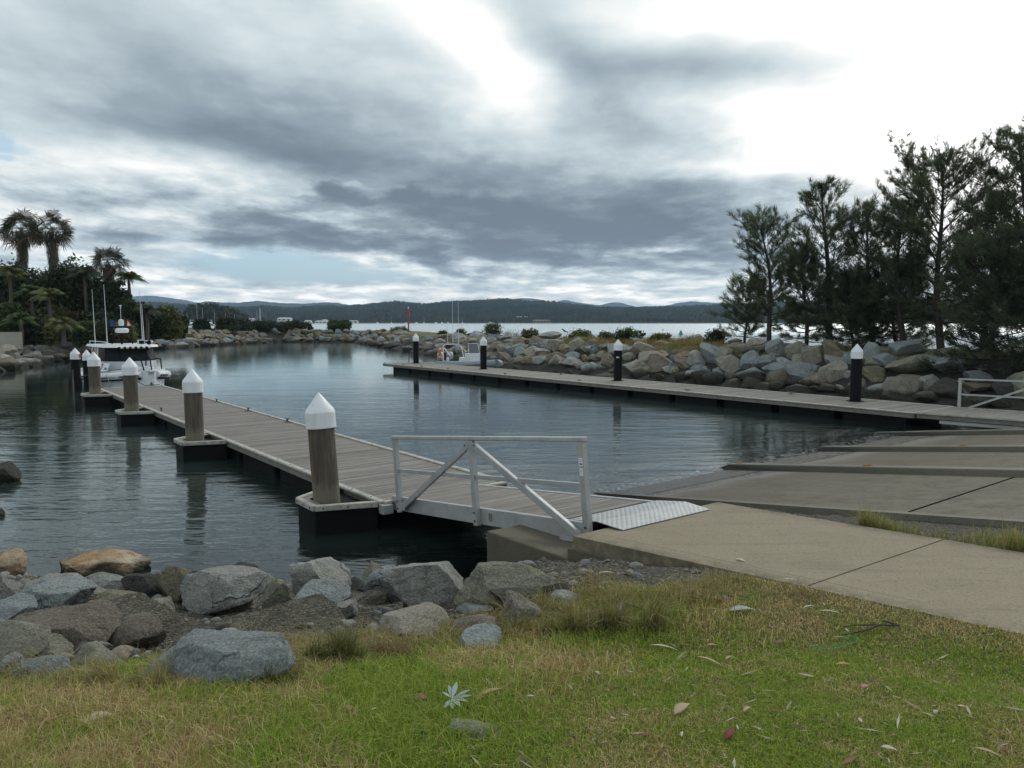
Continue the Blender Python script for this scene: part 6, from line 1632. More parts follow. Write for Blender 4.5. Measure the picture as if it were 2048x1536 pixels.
# taller tufts
def tuft(px, py, rpx, hpx, cols, n, label, seed, base=None, lean=.5, wid=.0022):
    r = np.random.default_rng(seed); b = base or ground_hit(px, py); s = b.y / FPX
    k = 7; cx_ = r.normal(0, .55, k) * rpx * s; cy_ = r.normal(0, .4, k) * rpx * s; hk = r.uniform(.45, 1.0, k); hk[0] = 1.0; lk = r.normal(0, .28, (k, 2)); i = r.integers(0, k, n)
    P = np.stack([b.x + cx_[i] + r.normal(0, .20, n) * rpx * s, b.y + cy_[i] + r.normal(0, .16, n) * rpx * s, np.zeros(n)], 1)
    P[:, 2] = ground_top(P[:, 0], P[:, 1]) - .01
    cc = np.array(cols)[r.integers(0, len(cols), n)] * r.uniform(.6, 1.25, n)[:, None]
    dead = r.random(n) < .22; cc[dead] = np.array((.40, .31, .17)) * r.uniform(.6, 1.1, dead.sum())[:, None]
    H = hpx * s * hk[i] * r.uniform(.3, 1.1, n)
    V, F, C_ = blades(P, H, wid, cc, seed, lean * 1.25)
    V = V.reshape(-1, 5, 3); V[:, 2:4, :2] += (lk[i] * H[:, None] * .25)[:, None, :]; V[:, 4, :2] += lk[i] * H[:, None] * .7; V = V.reshape(-1, 3)
    o = np_mesh('grass_tuft', V, F, M['grassblade'], C_, loc=b); return tag(o, label, 'grass tuft')
DG = [(0.075, 0.095, 0.03), (0.10, 0.12, 0.035), (0.17, 0.16, 0.06)]; SG = [(0.26, 0.27, 0.09), (0.38, 0.32, 0.16), (0.18, 0.20, 0.07), (0.32, 0.22, 0.13)]
tuft(672, 1335, 56, 100, DG, 2600, 'tall dark green grass tuft right of the big blue rock', 1)
tuft(545, 1385, 45, 80, DG, 1700, 'dark grass tuft against the right foot of the big blue rock', 2)
tuft(1235, 1262, 62, 90, SG + DG[1:], 2200, 'tall olive grass tuft with a pale stick near the path', 3)
tuft(1060, 1275, 60, 45, SG, 900, 'wispy grass tuft around the pinkish tan upright boulder', 4)
tuft(1130, 1232, 40, 50, SG, 900, 'sparse tuft at the right end of the shore boulders', 5)
tuft(290, 1390, 60, 90, SG, 1500, 'yellowish tuft at the left foot of the big blue rock', 6)
tuft(800, 1320, 70, 60, [(0.26, 0.17, 0.11), (0.22, 0.16, 0.09)], 1500, 'rusty dry grass tuft below the gravel covered tan slab', 7)
tuft(1440, 1185, 40, 34, [(0.24, 0.15, 0.09), (0.26, 0.2, 0.1)], 900, 'rusty dry tuft where the retaining wall meets the grass', 8)
n = 22000; uu = rg.uniform(-4.35, 4, n); vv2 = 8.42 + np.abs(rg.normal(0, .30, n)) * np.clip((uu + 5.2) / 2, .3, 1); X = AX.x * uu + AN.x * vv2; Y_ = AX.y * uu + AN.y * vv2
clv = fbm2(X, Y_, .55, 3); kc = rg.random(n) < np.clip(clv * 1.6 + .75, .12, 1); X, Y_, clv = X[kc], Y_[kc], clv[kc]; n = len(X); zz = ground_top(X, Y_); cc = np.array(SG[:2] + [(0.36, 0.27, 0.13), (0.16, 0.20, 0.05)])[rg.integers(0, 4, n)] * rg.uniform(.7, 1.2, n)[:, None]
V, F, C_ = blades(np.stack([X, Y_, zz - .02], 1), rg.uniform(.08, .40, n) * np.clip(0.8 + 0.7 * clv, .3, 1.4), 0.003, cc, 41, .55)
tag(np_mesh('verge_grass', V, F, M['grassblade'], C_), 'tall yellow green grass strip along the far edge of the concrete path', 'grass', kind='stuff')

# long arching straw along the edge of the turf
n = 90000; Xf = rg.uniform(-5, 2.4, n); Yf_ = rg.uniform(3.6, 7.0, n); g0 = grass_mask(Xf, Yf_); g1 = grass_mask(Xf, Yf_ + 0.45)
okf = (g0 > 0.15) & (g1 < 0.6) & (AN.x * Xf + AN.y * Yf_ < 5.5) & (fbm2(Xf, Yf_, 1.1, 77) > -0.25); Xf, Yf_ = Xf[okf], Yf_[okf]; n = len(Xf)
cf = np.array([(0.46, 0.37, 0.20), (0.38, 0.28, 0.15), (0.26, 0.26, 0.08), (0.34, 0.21, 0.13), (0.20, 0.23, 0.06)])[rg.integers(0, 5, n)] * rg.uniform(.6, 1.2, n)[:, None]
V, F, C_ = blades(np.stack([Xf, Yf_, ground_top(Xf, Yf_) - .01], 1), rg.uniform(.05, .22, n) * (0.7 + 0.5 * np.clip(fbm2(Xf, Yf_, .9, 78) + .4, 0, 1)), 0.0024, cf, 79, 0.9)
tag(np_mesh('straw_grass', V, F, M['grassblade'], C_), 'long straw coloured grass fringing the turf above the shore boulders', 'grass', kind='stuff')

# ------------------------------------------------------------------ fallen leaves and bark
def leaf(px, py, Lpx, wr, ang, col, label, name='fallen_leaf', cat='leaf', lift=0.034, base=None, tilt=0.0, curl=0.10, group='fallen leaves and bark on the grass'):
    b = base or ground_hit(px, py); L = Lpx * b.y / FPX; r = random.Random(int(px * 7 + py)); mb = MB(); n = 8; vs = []; fs = []
    dz = L * curl
    for i in range(n + 1):
        s = i / n; w = L * wr * math.sin(math.pi * min(.97, max(.03, s ** .8))) * .5; x = (s - .5) * L; z = dz * (1 - (2 * s - 1) ** 2) * .5; yb = L * .05 * math.sin(s * 3)
        vs += [(x, yb - w, z + w * .25), (x, yb, z), (x, yb + w, z + w * .25)]
    for i in range(n):
        for k in range(2): fs.append((i * 3 + k, i * 3 + k + 1, i * 3 + 4 + k, i * 3 + 3 + k))
    ca, sa = math.cos(R(ang)), math.sin(R(ang)); ct, st = math.cos(R(tilt)), math.sin(R(tilt))
    f = 1.45
    W_ = []
    for x, y, z in vs:
        x2, z2 = x * ct - z * st, x * st + z * ct; X, Yv = x2 * ca - y * sa, x2 * sa + y * ca; W_.append((b.x + X, b.y + Yv * f, b.z + lift + z2 + abs(L / 2 * st)))
    mb.add(W_, fs, col); o = mb.build(name, M['dry'], loc=(b.x, b.y, b.z), smooth=True)
    so = o.modifiers.new('thick', 'SOLIDIFY'); so.thickness = 0.0015
    return tag(o, label, cat, group)
TAN, PALE, PINK, RED, BRN, GRY, GRE = (0.36, 0.28, 0.18), (0.42, 0.38, 0.29), (0.34, 0.19, 0.15), (0.16, 0.045, 0.04), (0.13, 0.09, 0.06), (0.30, 0.31, 0.27), (0.20, 0.24, 0.12)
LF = [(1364, 1433, 52, .36, 35, TAN, 'broad torn tan leaf in the lower middle of the lawn'), (1494, 1436, 26, .3, 30, TAN, 'small curled tan leaf right of the broad torn one'), (1730, 1387, 22, .4, 20, PINK, 'pinkish folded leaf on the right lawn'),
      (1686, 1342, 32, .2, 0, (0.38, 0.22, 0.10), 'slim orange brown leaf below the green string'), (1461, 1484, 38, .4, 40, RED, 'dark red curled leaf in the lower middle of the lawn'), (1475, 1470, 14, .3, 80, PALE, 'pale scrap standing on the dark red leaf'),
      (1327, 1307, 58, .09, -18, PALE, 'long pale bark strip below the tall olive tuft'), (1419, 1334, 52, .11, -38, TAN, 'twisted tan bark strip right of the long pale one'), (1458, 1328, 22, .2, 25, TAN, 'short tan leaf beside the twisted bark strip'),
      (1618, 1226, 32, .12, 14, PALE, 'pale bark strip near the path joint'), (1660, 1239, 40, .10, -16, PALE, 'second pale bark strip right of the one near the path joint'), (1484, 1232, 56, .28, 5, GRY, 'grey green flat leaf in the faded turf'),
      (1778, 1518, 30, .34, -20, PALE, 'whitish leaf at the bottom right of the lawn'), (1195, 1359, 15, .45, -50, PALE, 'small white leaf in the middle of the bank'), (1364, 1484, 16, .4, 60, PALE, 'tiny whitish leaf left of the dark red one'),
      (1424, 1302, 22, .3, 0, PINK, 'small pinkish leaf below the grey green flat one'), (1720, 1456, 13, .6, 80, PALE, 'tiny white scrap on the right lawn'), (1871, 1440, 16, .5, 30, GRY, 'small grey leaf on the right lawn'),
      (1976, 1526, 46, .15, -35, TAN, 'long tan bark strip at the bottom right corner'), (1776, 1396, 18, .4, -75, GRE, 'small olive leaf right of the pinkish folded one'), (1924, 1430, 16, .3, -20, PALE, 'small pale leaf near the right edge'),
      (1211, 1155, 34, .2, 5, TAN, 'curved tan leaf on the gravel before the retaining wall'), (661, 1354, 42, .26, -62, (0.28, 0.06, 0.05), 'red leaf hanging in the grass right of the big blue rock'), (529, 1393, 56, .24, 8, TAN, 'tan leaf below the right foot of the big blue rock'),
      (700, 1438, 34, .3, -12, PINK, 'pinkish leaf in the lower left grass'), (748, 1438, 16, .3, 30, PALE, 'small white leaf beside the pinkish one'), (842, 1415, 32, .6, 0, (0.24, 0.09, 0.08), 'broad dull red leaf left of the silver leaves'),
      (977, 1405, 68, .16, 28, (0.36, 0.24, 0.14), 'long tan bark piece right of the silver leaves'), (580, 1412, 34, .4, 10, BRN, 'brown leaf left of the pinkish leaf'), (1061, 1409, 18, .3, 0, PALE, 'small white leaf right of the long tan bark piece'),
      (191, 1461, 66, .42, 28, PALE, 'broad pale leaf at the lower left'), (191, 1441, 52, .2, 2, (0.22, 0.09, 0.07), 'red brown leaf touching the broad pale one'), (176, 1305, 19, .3, 55, GRE, 'green gum leaf on the gravel, left of two'),
      (190, 1303, 19, .3, 40, GRE, 'green gum leaf on the gravel, right of two'), (153, 1336, 26, .2, -45, TAN, 'tan bark strip on the gravel left of the big blue rock'), (273, 1325, 16, .4, -10, PALE, 'small pale leaf on the gravel beside the big blue rock'),
      (429, 1443, 20, .5, 50, RED, 'small dark red leaf below the big blue rock'), (454, 1520, 20, .3, 75, PALE, 'pale leaf at the bottom edge, left'), (1581, 1171, 28, .15, -14, PALE, 'pale leaf strip lying on the edge of the path'),
      (410, 1418, 60, .25, 15, RED, 'long dark red brown leaf under the big blue rock'), (490, 1380, 40, .3, -60, PINK, 'pinkish brown leaf leaning below the big blue rock'), (1605, 1206, 44, .08, -32, BRN, 'dark twig leaf near the path joint'),
      (1900, 1365, 20, .2, -40, BRN, 'brown leaf near the right edge, above the small pale one'), (1558, 1300, 18, .5, 10, BRN, 'dark brown scrap left of the green string'), (1440, 1372, 34, .12, -28, BRN, 'dark brown bark curl below the twisted strip')]
for a in LF: leaf(*a)
leaf(1482, 1127, 22, .35, -50, PALE, 'pale dry leaf lying alone on the concrete path', base=Vector((*UV(*to_uv(*atz(1482, 1127, 1.28).xy)).xy, float(path_z(*to_uv(*atz(1482, 1127, 1.28).xy))))), lift=.004, group=None)
b = ground_hit(1243, 1268); th = leaf(1243, 1264, 52, .18, 85, GRY, 'pale grey stick like leaf standing in the tall olive tuft', tilt=70, lift=0.0)
# silver leaf cluster
b = ground_hit(905, 1420); th = thing('leaf_cluster', 'whorl of silver green leaves lying in the grass at the bottom centre', 'leaf cluster', b)
for k, (a, L, ti) in enumerate([(80, .085, 22), (110, .075, 18), (150, .06, 12), (20, .09, 15), (-5, .095, 12), (-30, .09, 10), (-60, .09, 8), (-85, .09, 6), (-110, .085, 5)]):
    mb = MB(); vs = []; fs = []
    for i in range(7):
        s = i / 6; w = L * .30 * math.sin(math.pi * min(.95, max(.05, s ** 1.2))) * .5; rr_ = s * L; z = .05 + rr_ * math.sin(R(ti))
        x, y = rr_ * math.cos(R(ti)) * math.cos(R(a)), rr_ * math.cos(R(ti)) * math.sin(R(a)) * 1.3; nx, ny = -math.sin(R(a)), math.cos(R(a))
        vs += [(b.x + x - nx * w, b.y + y - ny * w, b.z + z + w * .3), (b.x + x, b.y + y, b.z + z), (b.x + x + nx * w, b.y + y + ny * w, b.z + z + w * .3)]
    for i in range(6):
        for j in range(2): fs.append((i * 3 + j, i * 3 + j + 1, i * 3 + 4 + j, i * 3 + 3 + j))
    c = random.Random(k).uniform(.85, 1.1); mb.add(vs, fs, (0.29 * c, 0.35 * c, 0.30 * c)); mb.build('leaf', M['dry'], th, smooth=True)
# dark twig, green string
b = ground_hit(1745, 1262); th = thing('fallen_twig', 'forked dark twig on the faded turf by the path', 'twig', b); mb = MB()
for q in ([(0.20, .02, .03), (0.05, .0, .045), (-.12, .03, .03), (-.20, .02, .02)], [(0.05, 0, .045), (-.08, -.06, .03), (-.24, -.10, .015)], [(0.2, .02, .03), (0.1, .06, .05)]):
    mb.tube([b + Vector(p) for p in q], [.008, .006, .004, .003][:len(q)], 6)
mb.build('branch', M['bark'], th)
pts = [ground_hit(px, py) + Vector((0, 0, .03)) for px, py in [(1620, 1304), (1640, 1311), (1665, 1310), (1690, 1304), (1712, 1296), (1716, 1288), (1700, 1284), (1690, 1290)]]
mb = MB(); mb.tube(pts, .0022, 5); tag(mb.build('green_string', plain('green_twine', (0.03, 0.30, 0.20), .6), loc=pts[0]), 'loop of green string lying in the grass', 'string')
for px, py, v, lab in [(1488, 936, 15.4, 'orange weed on the near ramp kerb at the water'), (1745, 937, 15.4, 'orange weed halfway along the near ramp kerb'), (1937, 894, 19.6, 'orange weed on the second ramp kerb')]:
    k = (px - 1024) / FPX; u = (k * AN.y * v - AN.x * v) / (AX.x - k * AX.y); b = UV(u, v, ramp_z(u) + .12); r = np.random.default_rng(px)
    P = np.array(b) + r.normal(0, .03, (160, 3)) * np.array([1.6, 1, 0]); V, F, C_ = blades(P, r.uniform(.02, .05, 160), .004, np.tile([(0.45, 0.20, 0.06)], (160, 1)), px, 1.0)
    tag(np_mesh('orange_weed', V, F, M['dry'], C_, loc=b), lab, 'weed', 'orange weed tufts on the ramp kerbs')
# bird on the boulders
q = col_at(1129, 5.0); b = Vector((q.x, q.y, atY(1129, 667, q.y).z)); mb = MB()
mb.tube([b + Vector(p) for p in ((.34, 0, .10), (.16, 0, .14), (0, 0, .20), (-.10, 0, .27), (-.15, 0, .33), (-.21, 0, .34), (-.27, 0, .325))], [.01, .035, .075, .06, .045, .035, .006], 8)
for s in (-.03, .03): mb.tube([b + Vector((0.0, s, .15)), b + Vector((0.0, s, -.02))], .008, 4)
tag(mb.build('crow', plain('black_feathers', (0.012, 0.012, 0.016), .5), loc=b, smooth=True), 'small black bird perched on the crest boulders left of the domed shrub', 'bird')

# ------------------------------------------------------------------ boats
WH = plain('white_gelcoat', (0.68, 0.70, 0.72), 0.3, 0, 0.04, 1.5); GYH = plain('grey_painted_hull', (0.42, 0.45, 0.48), 0.4, 0, .06, 1.5)
RUB = plain('black_rubber', (0.012, 0.012, 0.013), 0.6); BLU = plain('navy_vinyl', (0.02, 0.05, 0.22), 0.4, 0, .05); REDV = plain('red_vinyl', (0.50, 0.03, 0.04), 0.4, 0, .05)
YEL = plain('yellow_vinyl', (0.55, 0.45, 0.05), 0.4, 0, .05); ORG = plain('orange_plastic', (0.62, 0.13, 0.05), 0.45, 0, .1)
GTUBE = plain('grey_hypalon', (0.20, 0.24, 0.27), 0.55, 0, .12, 2); ENG = plain('silver_cowl', (0.34, 0.36, 0.38), 0.35, .3, .08, 2)
BROWNP = plain('tan_board', (0.42, 0.24, 0.14), 0.6)
class Boat:
    def __init__(s, name, label, loc, hd, mirror=1):
        s.th = thing(name, label, 'boat', loc, rz=hd)
    def part(s, mb, n, m, par=None, **k):
        o = mb.build(n, m, None, loc=(0, 0, 0), **k); o.parent = par or s.th; return o
    def text(s, txt, size, p, ex, ey, mat, name, par):
        cu = bpy.data.curves.new(name, 'FONT'); cu.body = txt; cu.size = size; cu.extrude = 0.002; cu.align_x = 'CENTER'; cu.offset = size * 0.012
        t = bpy.data.objects.new(name, cu); COL.objects.link(t); bpy.context.view_layer.update()
        me = bpy.data.meshes.new_from_object(t.evaluated_get(bpy.context.evaluated_depsgraph_get())); bpy.data.objects.remove(t)
        me.materials.clear(); me.materials.append(mat)
        o = bpy.data.objects.new(name, me); COL.objects.link(o); ex = Vector(ex).normalized(); ey = Vector(ey).normalized(); ez = ex.cross(ey)
        me.transform(Matrix((ex, ey, ez)).transposed().to_4x4()); me.transform(Matrix.Translation(Vector(p))); o.parent = par; return o
def lerp_tab(x, tab): return interp(x, tab)
# rescue boat: local x forward, y to port, z up
for k_ in (RUB, M['darkglass']): k_.node_tree.nodes['Principled BSDF'].inputs['Specular IOR Level'].default_value = 0.04
HD = math.atan2(AX.y, AX.x) + R(4)
bw = Vector((-21.75, 42.4, 0))
B = Boat('rescue_boat', 'white and grey sea rescue boat with cabin, moored beyond the end of the left dock', bw, HD)
N = 17; vs = []; fs = []
for i in range(N):
    x = -4.2 + 8.5 * i / (N - 1); t = (x + 4.2) / 8.5
    hb = lerp_tab(t, [(0, 1.55), (.55, 1.6), (.75, 1.35), (.9, .75), (1, .16)]); zg = lerp_tab(t, [(0, .85), (.6, .92), (1, 1.05)]); zk = lerp_tab(t, [(0, -.45), (.75, -.4), (.92, .0), (1, .45)])
    vs += [(x, -hb, zg), (x, -hb * .92, zk * .3 + .12), (x, 0, zk), (x, hb * .92, zk * .3 + .12), (x, hb, zg)]
for i in range(N - 1):
    for k in range(4): fs.append((i * 5 + k, i * 5 + k + 1, i * 5 + 6 + k, i * 5 + 5 + k))
    fs.append((i * 5 + 4, i * 5, i * 5 + 5, i * 5 + 9))
fs += [(0, 4, 3, 2, 1), tuple((N - 1) * 5 + k for k in range(5))]
mb = MB(); mb.add(vs, fs); hull = B.part(mb, 'hull', WH)
for s in (-1, 1):
    mb = MB(); pts = []; rr2 = []
    for i in range(15):
        t = i / 14; x = -4.3 + 8.3 * t; hb = lerp_tab(t, [(0, 1.72), (.55, 1.78), (.75, 1.55), (.9, .98), (1, .35)]); pts.append((x, s * hb, lerp_tab(t, [(0, .50), (.6, .55), (1, .82)]))); rr2.append(.22 if t < .9 else .17)
    mb.tube(pts, rr2, 12); c = B.part(mb, 'foam_collar', GYH if False else WH, smooth=True)
    mb = MB(); mb.tube([(x, y + s * .19, z - .05) for x, y, z in pts], .045, 6); B.part(mb, 'rub_strip', RUB, c)
    mb = MB(); mb.tube([(x, y + s * .10, z - .20) for x, y, z in pts], .06, 6); B.part(mb, 'lower_strake', RUB, c)
# raised side deck and cabin
def cab(z0, z1, tab0, tab1, mat, name, par=None):
    mb = MB(); n = len(tab0); vs = [(x, y, z0) for x, y in tab0] + [(x, y, z1) for x, y in tab1]
    mb.add(vs, [tuple(range(n))[::-1], tuple(range(n, 2 * n))] + [(i, (i + 1) % n, n + (i + 1) % n, n + i) for i in range(n)]); return B.part(mb, name, mat, par)
low = [(-2.4, -1.32), (.9, -1.32), (1.75, -.75), (1.75, .75), (.9, 1.32), (-2.4, 1.32)]
mid = [(-2.4, -1.30), (.75, -1.30), (1.45, -.72), (1.45, .72), (.75, 1.30), (-2.4, 1.30)]
top = [(-2.4, -1.22), (.45, -1.22), (1.0, -.68), (1.0, .68), (.45, 1.22), (-2.4, 1.22)]
cabin = cab(.85, 1.42, low, mid, GYH, 'cabin'); cab(1.42, 2.18, mid, top, RUB, 'window_band', cabin)
# panes proud of the dark band
def pane(a, b, f0, f1, z0=1.48, z1=2.10, mat=None, name='window_pane', push=.012):
    def at(i, j, t, z):
        k = (z - 1.42) / .76; A = Vector((*mid[i], 0)).lerp(Vector((*top[i], 0)), k); Bq = Vector((*mid[j], 0)).lerp(Vector((*top[j], 0)), k); q = A.lerp(Bq, t); return Vector((q.x, q.y, z))
    d = (at(a, b, 1, z0) - at(a, b, 0, z0)); nr = Vector((d.y, -d.x, 0)).normalized() * push
    q = [at(a, b, f0, z0) + nr, at(a, b, f1, z0) + nr, at(a, b, f1, z1) + nr, at(a, b, f0, z1) + nr]
    mb = MB(); mb.add(q + [p - nr * .8 for p in q], [(0, 1, 2, 3), (7, 6, 5, 4), (0, 4, 5, 1), (1, 5, 6, 2), (2, 6, 7, 3), (3, 7, 4, 0)]); return B.part(mb, name, mat or M['darkglass'], cabin)
for a, b, f0, f1 in ((2, 3, .03, .48), (2, 3, .52, .97), (1, 2, .06, .94), (3, 4, .06, .94), (0, 1, .55, .96), (4, 5, .04, .45), (4, 5, .5, .75)): pane(a, b, f0, f1)
pane(0, 1, .0, .5, 1.42, 2.18, WH, 'side_panel', .02)
for f in (.10, .22, .34): pane(0, 1, f, f + .05, 1.46, 2.12, BROWNP if f > .1 else RUB, 'stowed_board', .04)
roof = cab(2.18, 2.30, [(-3.0, -1.42), (.9, -1.42), (1.45, -.9), (1.45, .9), (.9, 1.42), (-3.0, 1.42)], [(-3.0, -1.36), (.82, -1.36), (1.3, -.86), (1.3, .86), (.82, 1.36), (-3.0, 1.36)], WH, 'roof')
for k in range(12):
    mb = MB()
    for j in range(2):
        y = -.84 + 1.68 * (k + .5) / 12
        if (k + j) % 2: mb.box((1.452 - j * .0, y, 2.145 + j * .055), (.02, .14, .055))
    B.part(mb, 'chequer_band', YEL if k % 2 else BLU, roof)
for s in (-1, 1):
    mb = MB(); mb.tube([(-2.6, s * 1.3, 2.3), (-2.6, s * 1.3, 2.48), (.4, s * 1.25, 2.48), (.95, s * .95, 2.32)], .025, 6); B.part(mb, 'roof_rail', WH, roof)
# radar, arch, mast, lights
mb = MB(); mb.lathe((-.9, 0, 2.95), [(.30, 0), (.36, .06), (.36, .2), (.28, .27), (.05, .28)], 18); B.part(mb, 'radar_dome', WH, smooth=True)
mb = MB()
for s in (-1, 1): mb.tube([(-.9, s * .55, 2.3), (-.9, s * .42, 2.9), (-.9, 0, 2.93)], .035, 6)
mb.tube([(-1.0, 0, 2.3), (-1.0, 0, 3.5)], .06, 8); mb.box((-1.0, 0, 3.28), (.1, 1.1, .05)); ma = B.part(mb, 'mast', RUB)
mb = MB(); mb.lathe((-1.0, 0, 3.35), [(.14, 0), (.15, .2), (.12, .34), (.02, .38)], 14); B.part(mb, 'satellite_dome', WH, ma, smooth=True)
mb = MB(); mb.tube([(-1.0, 0, 3.7), (-1.0, 0, 4.55)], .015, 5); mb.box((-1, 0, 4.5), (.05, .14, .05)); mb.box((-1, 0, 4.4), (.04, .04, .18)); B.part(mb, 'anchor_light', WH, ma)
mb = MB(); mb.box((1.1, .45, 2.46), (.14, .34, .26)); sl = B.part(mb, 'search_light', WH); mb = MB(); mb.box((1.18, .45, 2.45), (.02, .26, .18)); B.part(mb, 'lens', M['darkglass'], sl)
mb = MB(); mb.lathe((1.05, .85, 2.42), [(.06, 0), (.12, .08), (.12, .10)], 14, axis=(1, 0, 0)); B.part(mb, 'horn', RUB)
for x, y, h, c in ((-2.0, -1.15, 3.0, GYH), (-.2, -.95, 3.2, WH), (.3, .75, 2.9, YEL), (-1.2, 1.25, 2.2, WH)):
    mb = MB(); mb.tube([(x, y, 2.3), (x - .1, y, 2.3 + h * .55), (x - .22, y, 2.3 + h * 1.05)], [.028, .02, .010], 6); B.part(mb, 'antenna', WH if c is WH else M['capline'])
# flags on the mast arm
mb = MB(); mb.add([(-1, -.55, 3.3), (-1.05, -.30, 3.32), (-1.05, -.34, 3.62), (-1, -.55, 3.72)], [(0, 1, 2, 3)]); f = B.part(mb, 'blue_flag', BLU); f.modifiers.new('t', 'SOLIDIFY').thickness = .005
mb = MB(); mb.add([(-1, .28, 3.3), (-1.05, .62, 3.30), (-1.03, .50, 3.50), (-1, .32, 3.75)], [(0, 1, 2, 3)]); f = B.part(mb, 'red_flag', REDV); f.modifiers.new('t', 'SOLIDIFY').thickness = .005
mb = MB(); mb.add([(-.985, .31, 3.36), (-.985, .50, 3.36), (-.985, .35, 3.62)], [(0, 1, 2)]); o = B.part(mb, 'white_panel', WH, f); o.modifiers.new('t', 'SOLIDIFY').thickness = .004
# bow rails, roller, deck hatch, fender
for y in (-.42, .42):
    mb = MB(); mb.tube([(1.9, y, .95), (1.95, y, 1.65), (2.4, y * .95, 1.78), (3.4, y * .55, 1.62), (3.75, y * .45, 1.0)], .035, 8); B.part(mb, 'bow_rail', RUB, smooth=True)
mb = MB(); mb.tube([(-2.3, 1.5, .95), (-2.2, 1.52, 1.45), (.9, 1.5, 1.48), (1.3, 1.42, .95)], .035, 8); B.part(mb, 'side_rail', RUB)
mb = MB(); mb.box((4.1, 0, 1.0), (.75, .34, .10)); mb.box((3.95, 0, .72), (.5, .40, .46)); mb.lathe((4.45, -.12, .98), [(.07, 0), (.07, .24)], 10, axis=(0, 1, 0)); B.part(mb, 'bow_roller', GYH, bevel=.03)
mb = MB(); mb.box((3.3, 0, 1.12), (.3, .3, .24)); B.part(mb, 'winch', WH, bevel=.03)
mb = MB(); mb.box((2.3, 0, 1.06), (.9, 1.2, .10)); B.part(mb, 'deck_hatch', WH, bevel=.02)
# side graphics (starboard): lettering, diagonal red panel, number
sd_ = MB(); sd_.add([(-2.5, -1.56, .84), (2.0, -1.56, .9), (2.0, -1.40, 1.36), (-2.5, -1.40, 1.36)], [(0, 1, 2, 3)]); 
sp_ = B.part(sd_, 'name_board', WH); sp_.modifiers.new('t', 'SOLIDIFY').thickness = .02
e2 = Vector((0, .16, .46)).normalized()
B.text('RESCUE', .36, (-.95, -1.545, .93), (1, 0, .01), e2, BLU, 'lettering', sp_)
B.text('MARINE', .14, (-.95, -1.47, 1.22), (1, 0, .01), e2, BLU, 'lettering', sp_)
B.text('24051N', .17, (1.55, -1.53, 1.02), (1, 0, .01), e2, BLU, 'registration', sp_)
def onside(x, h): return Vector((x, -1.56, .86)) + e2 * h - Vector((0, .012, 0))
mb = MB(); mb.add([onside(.15, 0), onside(.62, 0), onside(.90, .50), onside(.43, .50)], [(0, 1, 2, 3)]); rp = B.part(mb, 'red_panel', REDV, sp_); rp.modifiers.new('t', 'SOLIDIFY').thickness = .004
mb = MB(); mb.add([onside(.36, .16) - Vector((0, .008, 0)), onside(.58, .16) - Vector((0, .008, 0)), onside(.66, .36) - Vector((0, .008, 0)), onside(.44, .36) - Vector((0, .008, 0))], [(0, 1, 2, 3)]); B.part(mb, 'white_emblem', WH, sp_)
# mooring lines
for pts in ([UV(-38.6, 6.3, DZ + .12), UV(-39.4, 6.5, .55), UV(-41.2, 6.6, 1.0)], [UV(-38.4, 8.4, DZ + .12), UV(-39.6, 8.0, .50), UV(-42.8, 7.6, 1.0)], [tE.location + Vector((.15, -.1, .75)), tE.location + Vector((.9, .6, .95)), tE.location + Vector((1.8, 1.6, 1.1))]):
    mb = MB(); mb.tube(pts, .018, 6); tag(mb.build('mooring_line', M['cleat'], loc=pts[0]), '', 'rope', 'mooring lines of the rescue boat')
ml = [o for o in SC.objects if o.name.startswith('mooring_line')]
for o, l in zip(ml, ('dark rope from the left corner of the left dock to the rescue boat', 'dark rope from the right corner of the left dock to the rescue boat bow', 'dark rope from the leftmost black pile to the rescue boat')): o['label'] = l
# inflatable work boat beyond the right dock
p0 = UV(-45.2, 31.0, 0)
B = Boat('inflatable_boat', 'grey rigid inflatable boat with two outboards, aerials and centre console behind the right dock', p0, HD - R(5))
B.th['_k'] = 1; del B.th['_k']
for s in (-1, 1):
    pts = [(-3.3, s * 1.0, .42), (-2, s * 1.08, .42), (0, s * 1.08, .45), (1.6, s * 1.0, .52), (2.7, s * .62, .62), (3.15, 0.02 * s, .68)]
    mb = MB(); mb.tube(pts, [.14, .29, .29, .29, .29, .28], 16); c = B.part(mb, 'tube', GTUBE, smooth=True)
    mb = MB(); mb.tube([(x, y + s * .28, z) for x, y, z in pts[1:-1]], .03, 6); B.part(mb, 'rub_strip', RUB, c)
mb = MB(); mb.add([(-3, -.8, .3), (2.4, -.5, .45), (2.9, 0, .55), (2.4, .5, .45), (-3, .8, .3), (-3, 0, -.4), (2.2, 0, -.3)], [(0, 1, 6, 5), (5, 6, 3, 4), (1, 2, 6), (2, 3, 6), (4, 3, 2, 1, 0), (0, 5, 4)]); B.part(mb, 'hull', WH)
mb = MB(); mb.box((.2, 0, .85), (.8, .85, .9)); mb.box((-.8, 0, .7), (.55, .7, .55)); cn = B.part(mb, 'console', WH, bevel=.05)
mb = MB(); mb.add([(.5, -.42, 1.3), (.5, .42, 1.3), (.32, .36, 1.95), (.32, -.36, 1.95)], [(0, 1, 2, 3)]); o = B.part(mb, 'windscreen', plain('smoked_screen', (.14, .13, .16), .15), cn); o.modifiers.new('t', 'SOLIDIFY').thickness = .01
mb = MB(); mb.tube([(.45, -.46, 1.25), (.28, -.42, 2.0), (.28, .42, 2.0), (.45, .46, 1.25)], .028, 8); B.part(mb, 'screen_frame', WH, cn)
mb = MB(); mb.box((-.1, 0, 1.34), (.2, .6, .06)); mb.lathe((-.24, 0, 1.2), [(.16, 0), (.16, .03)], 14, axis=(-1, 0, .4)); B.part(mb, 'dashboard', RUB, cn)
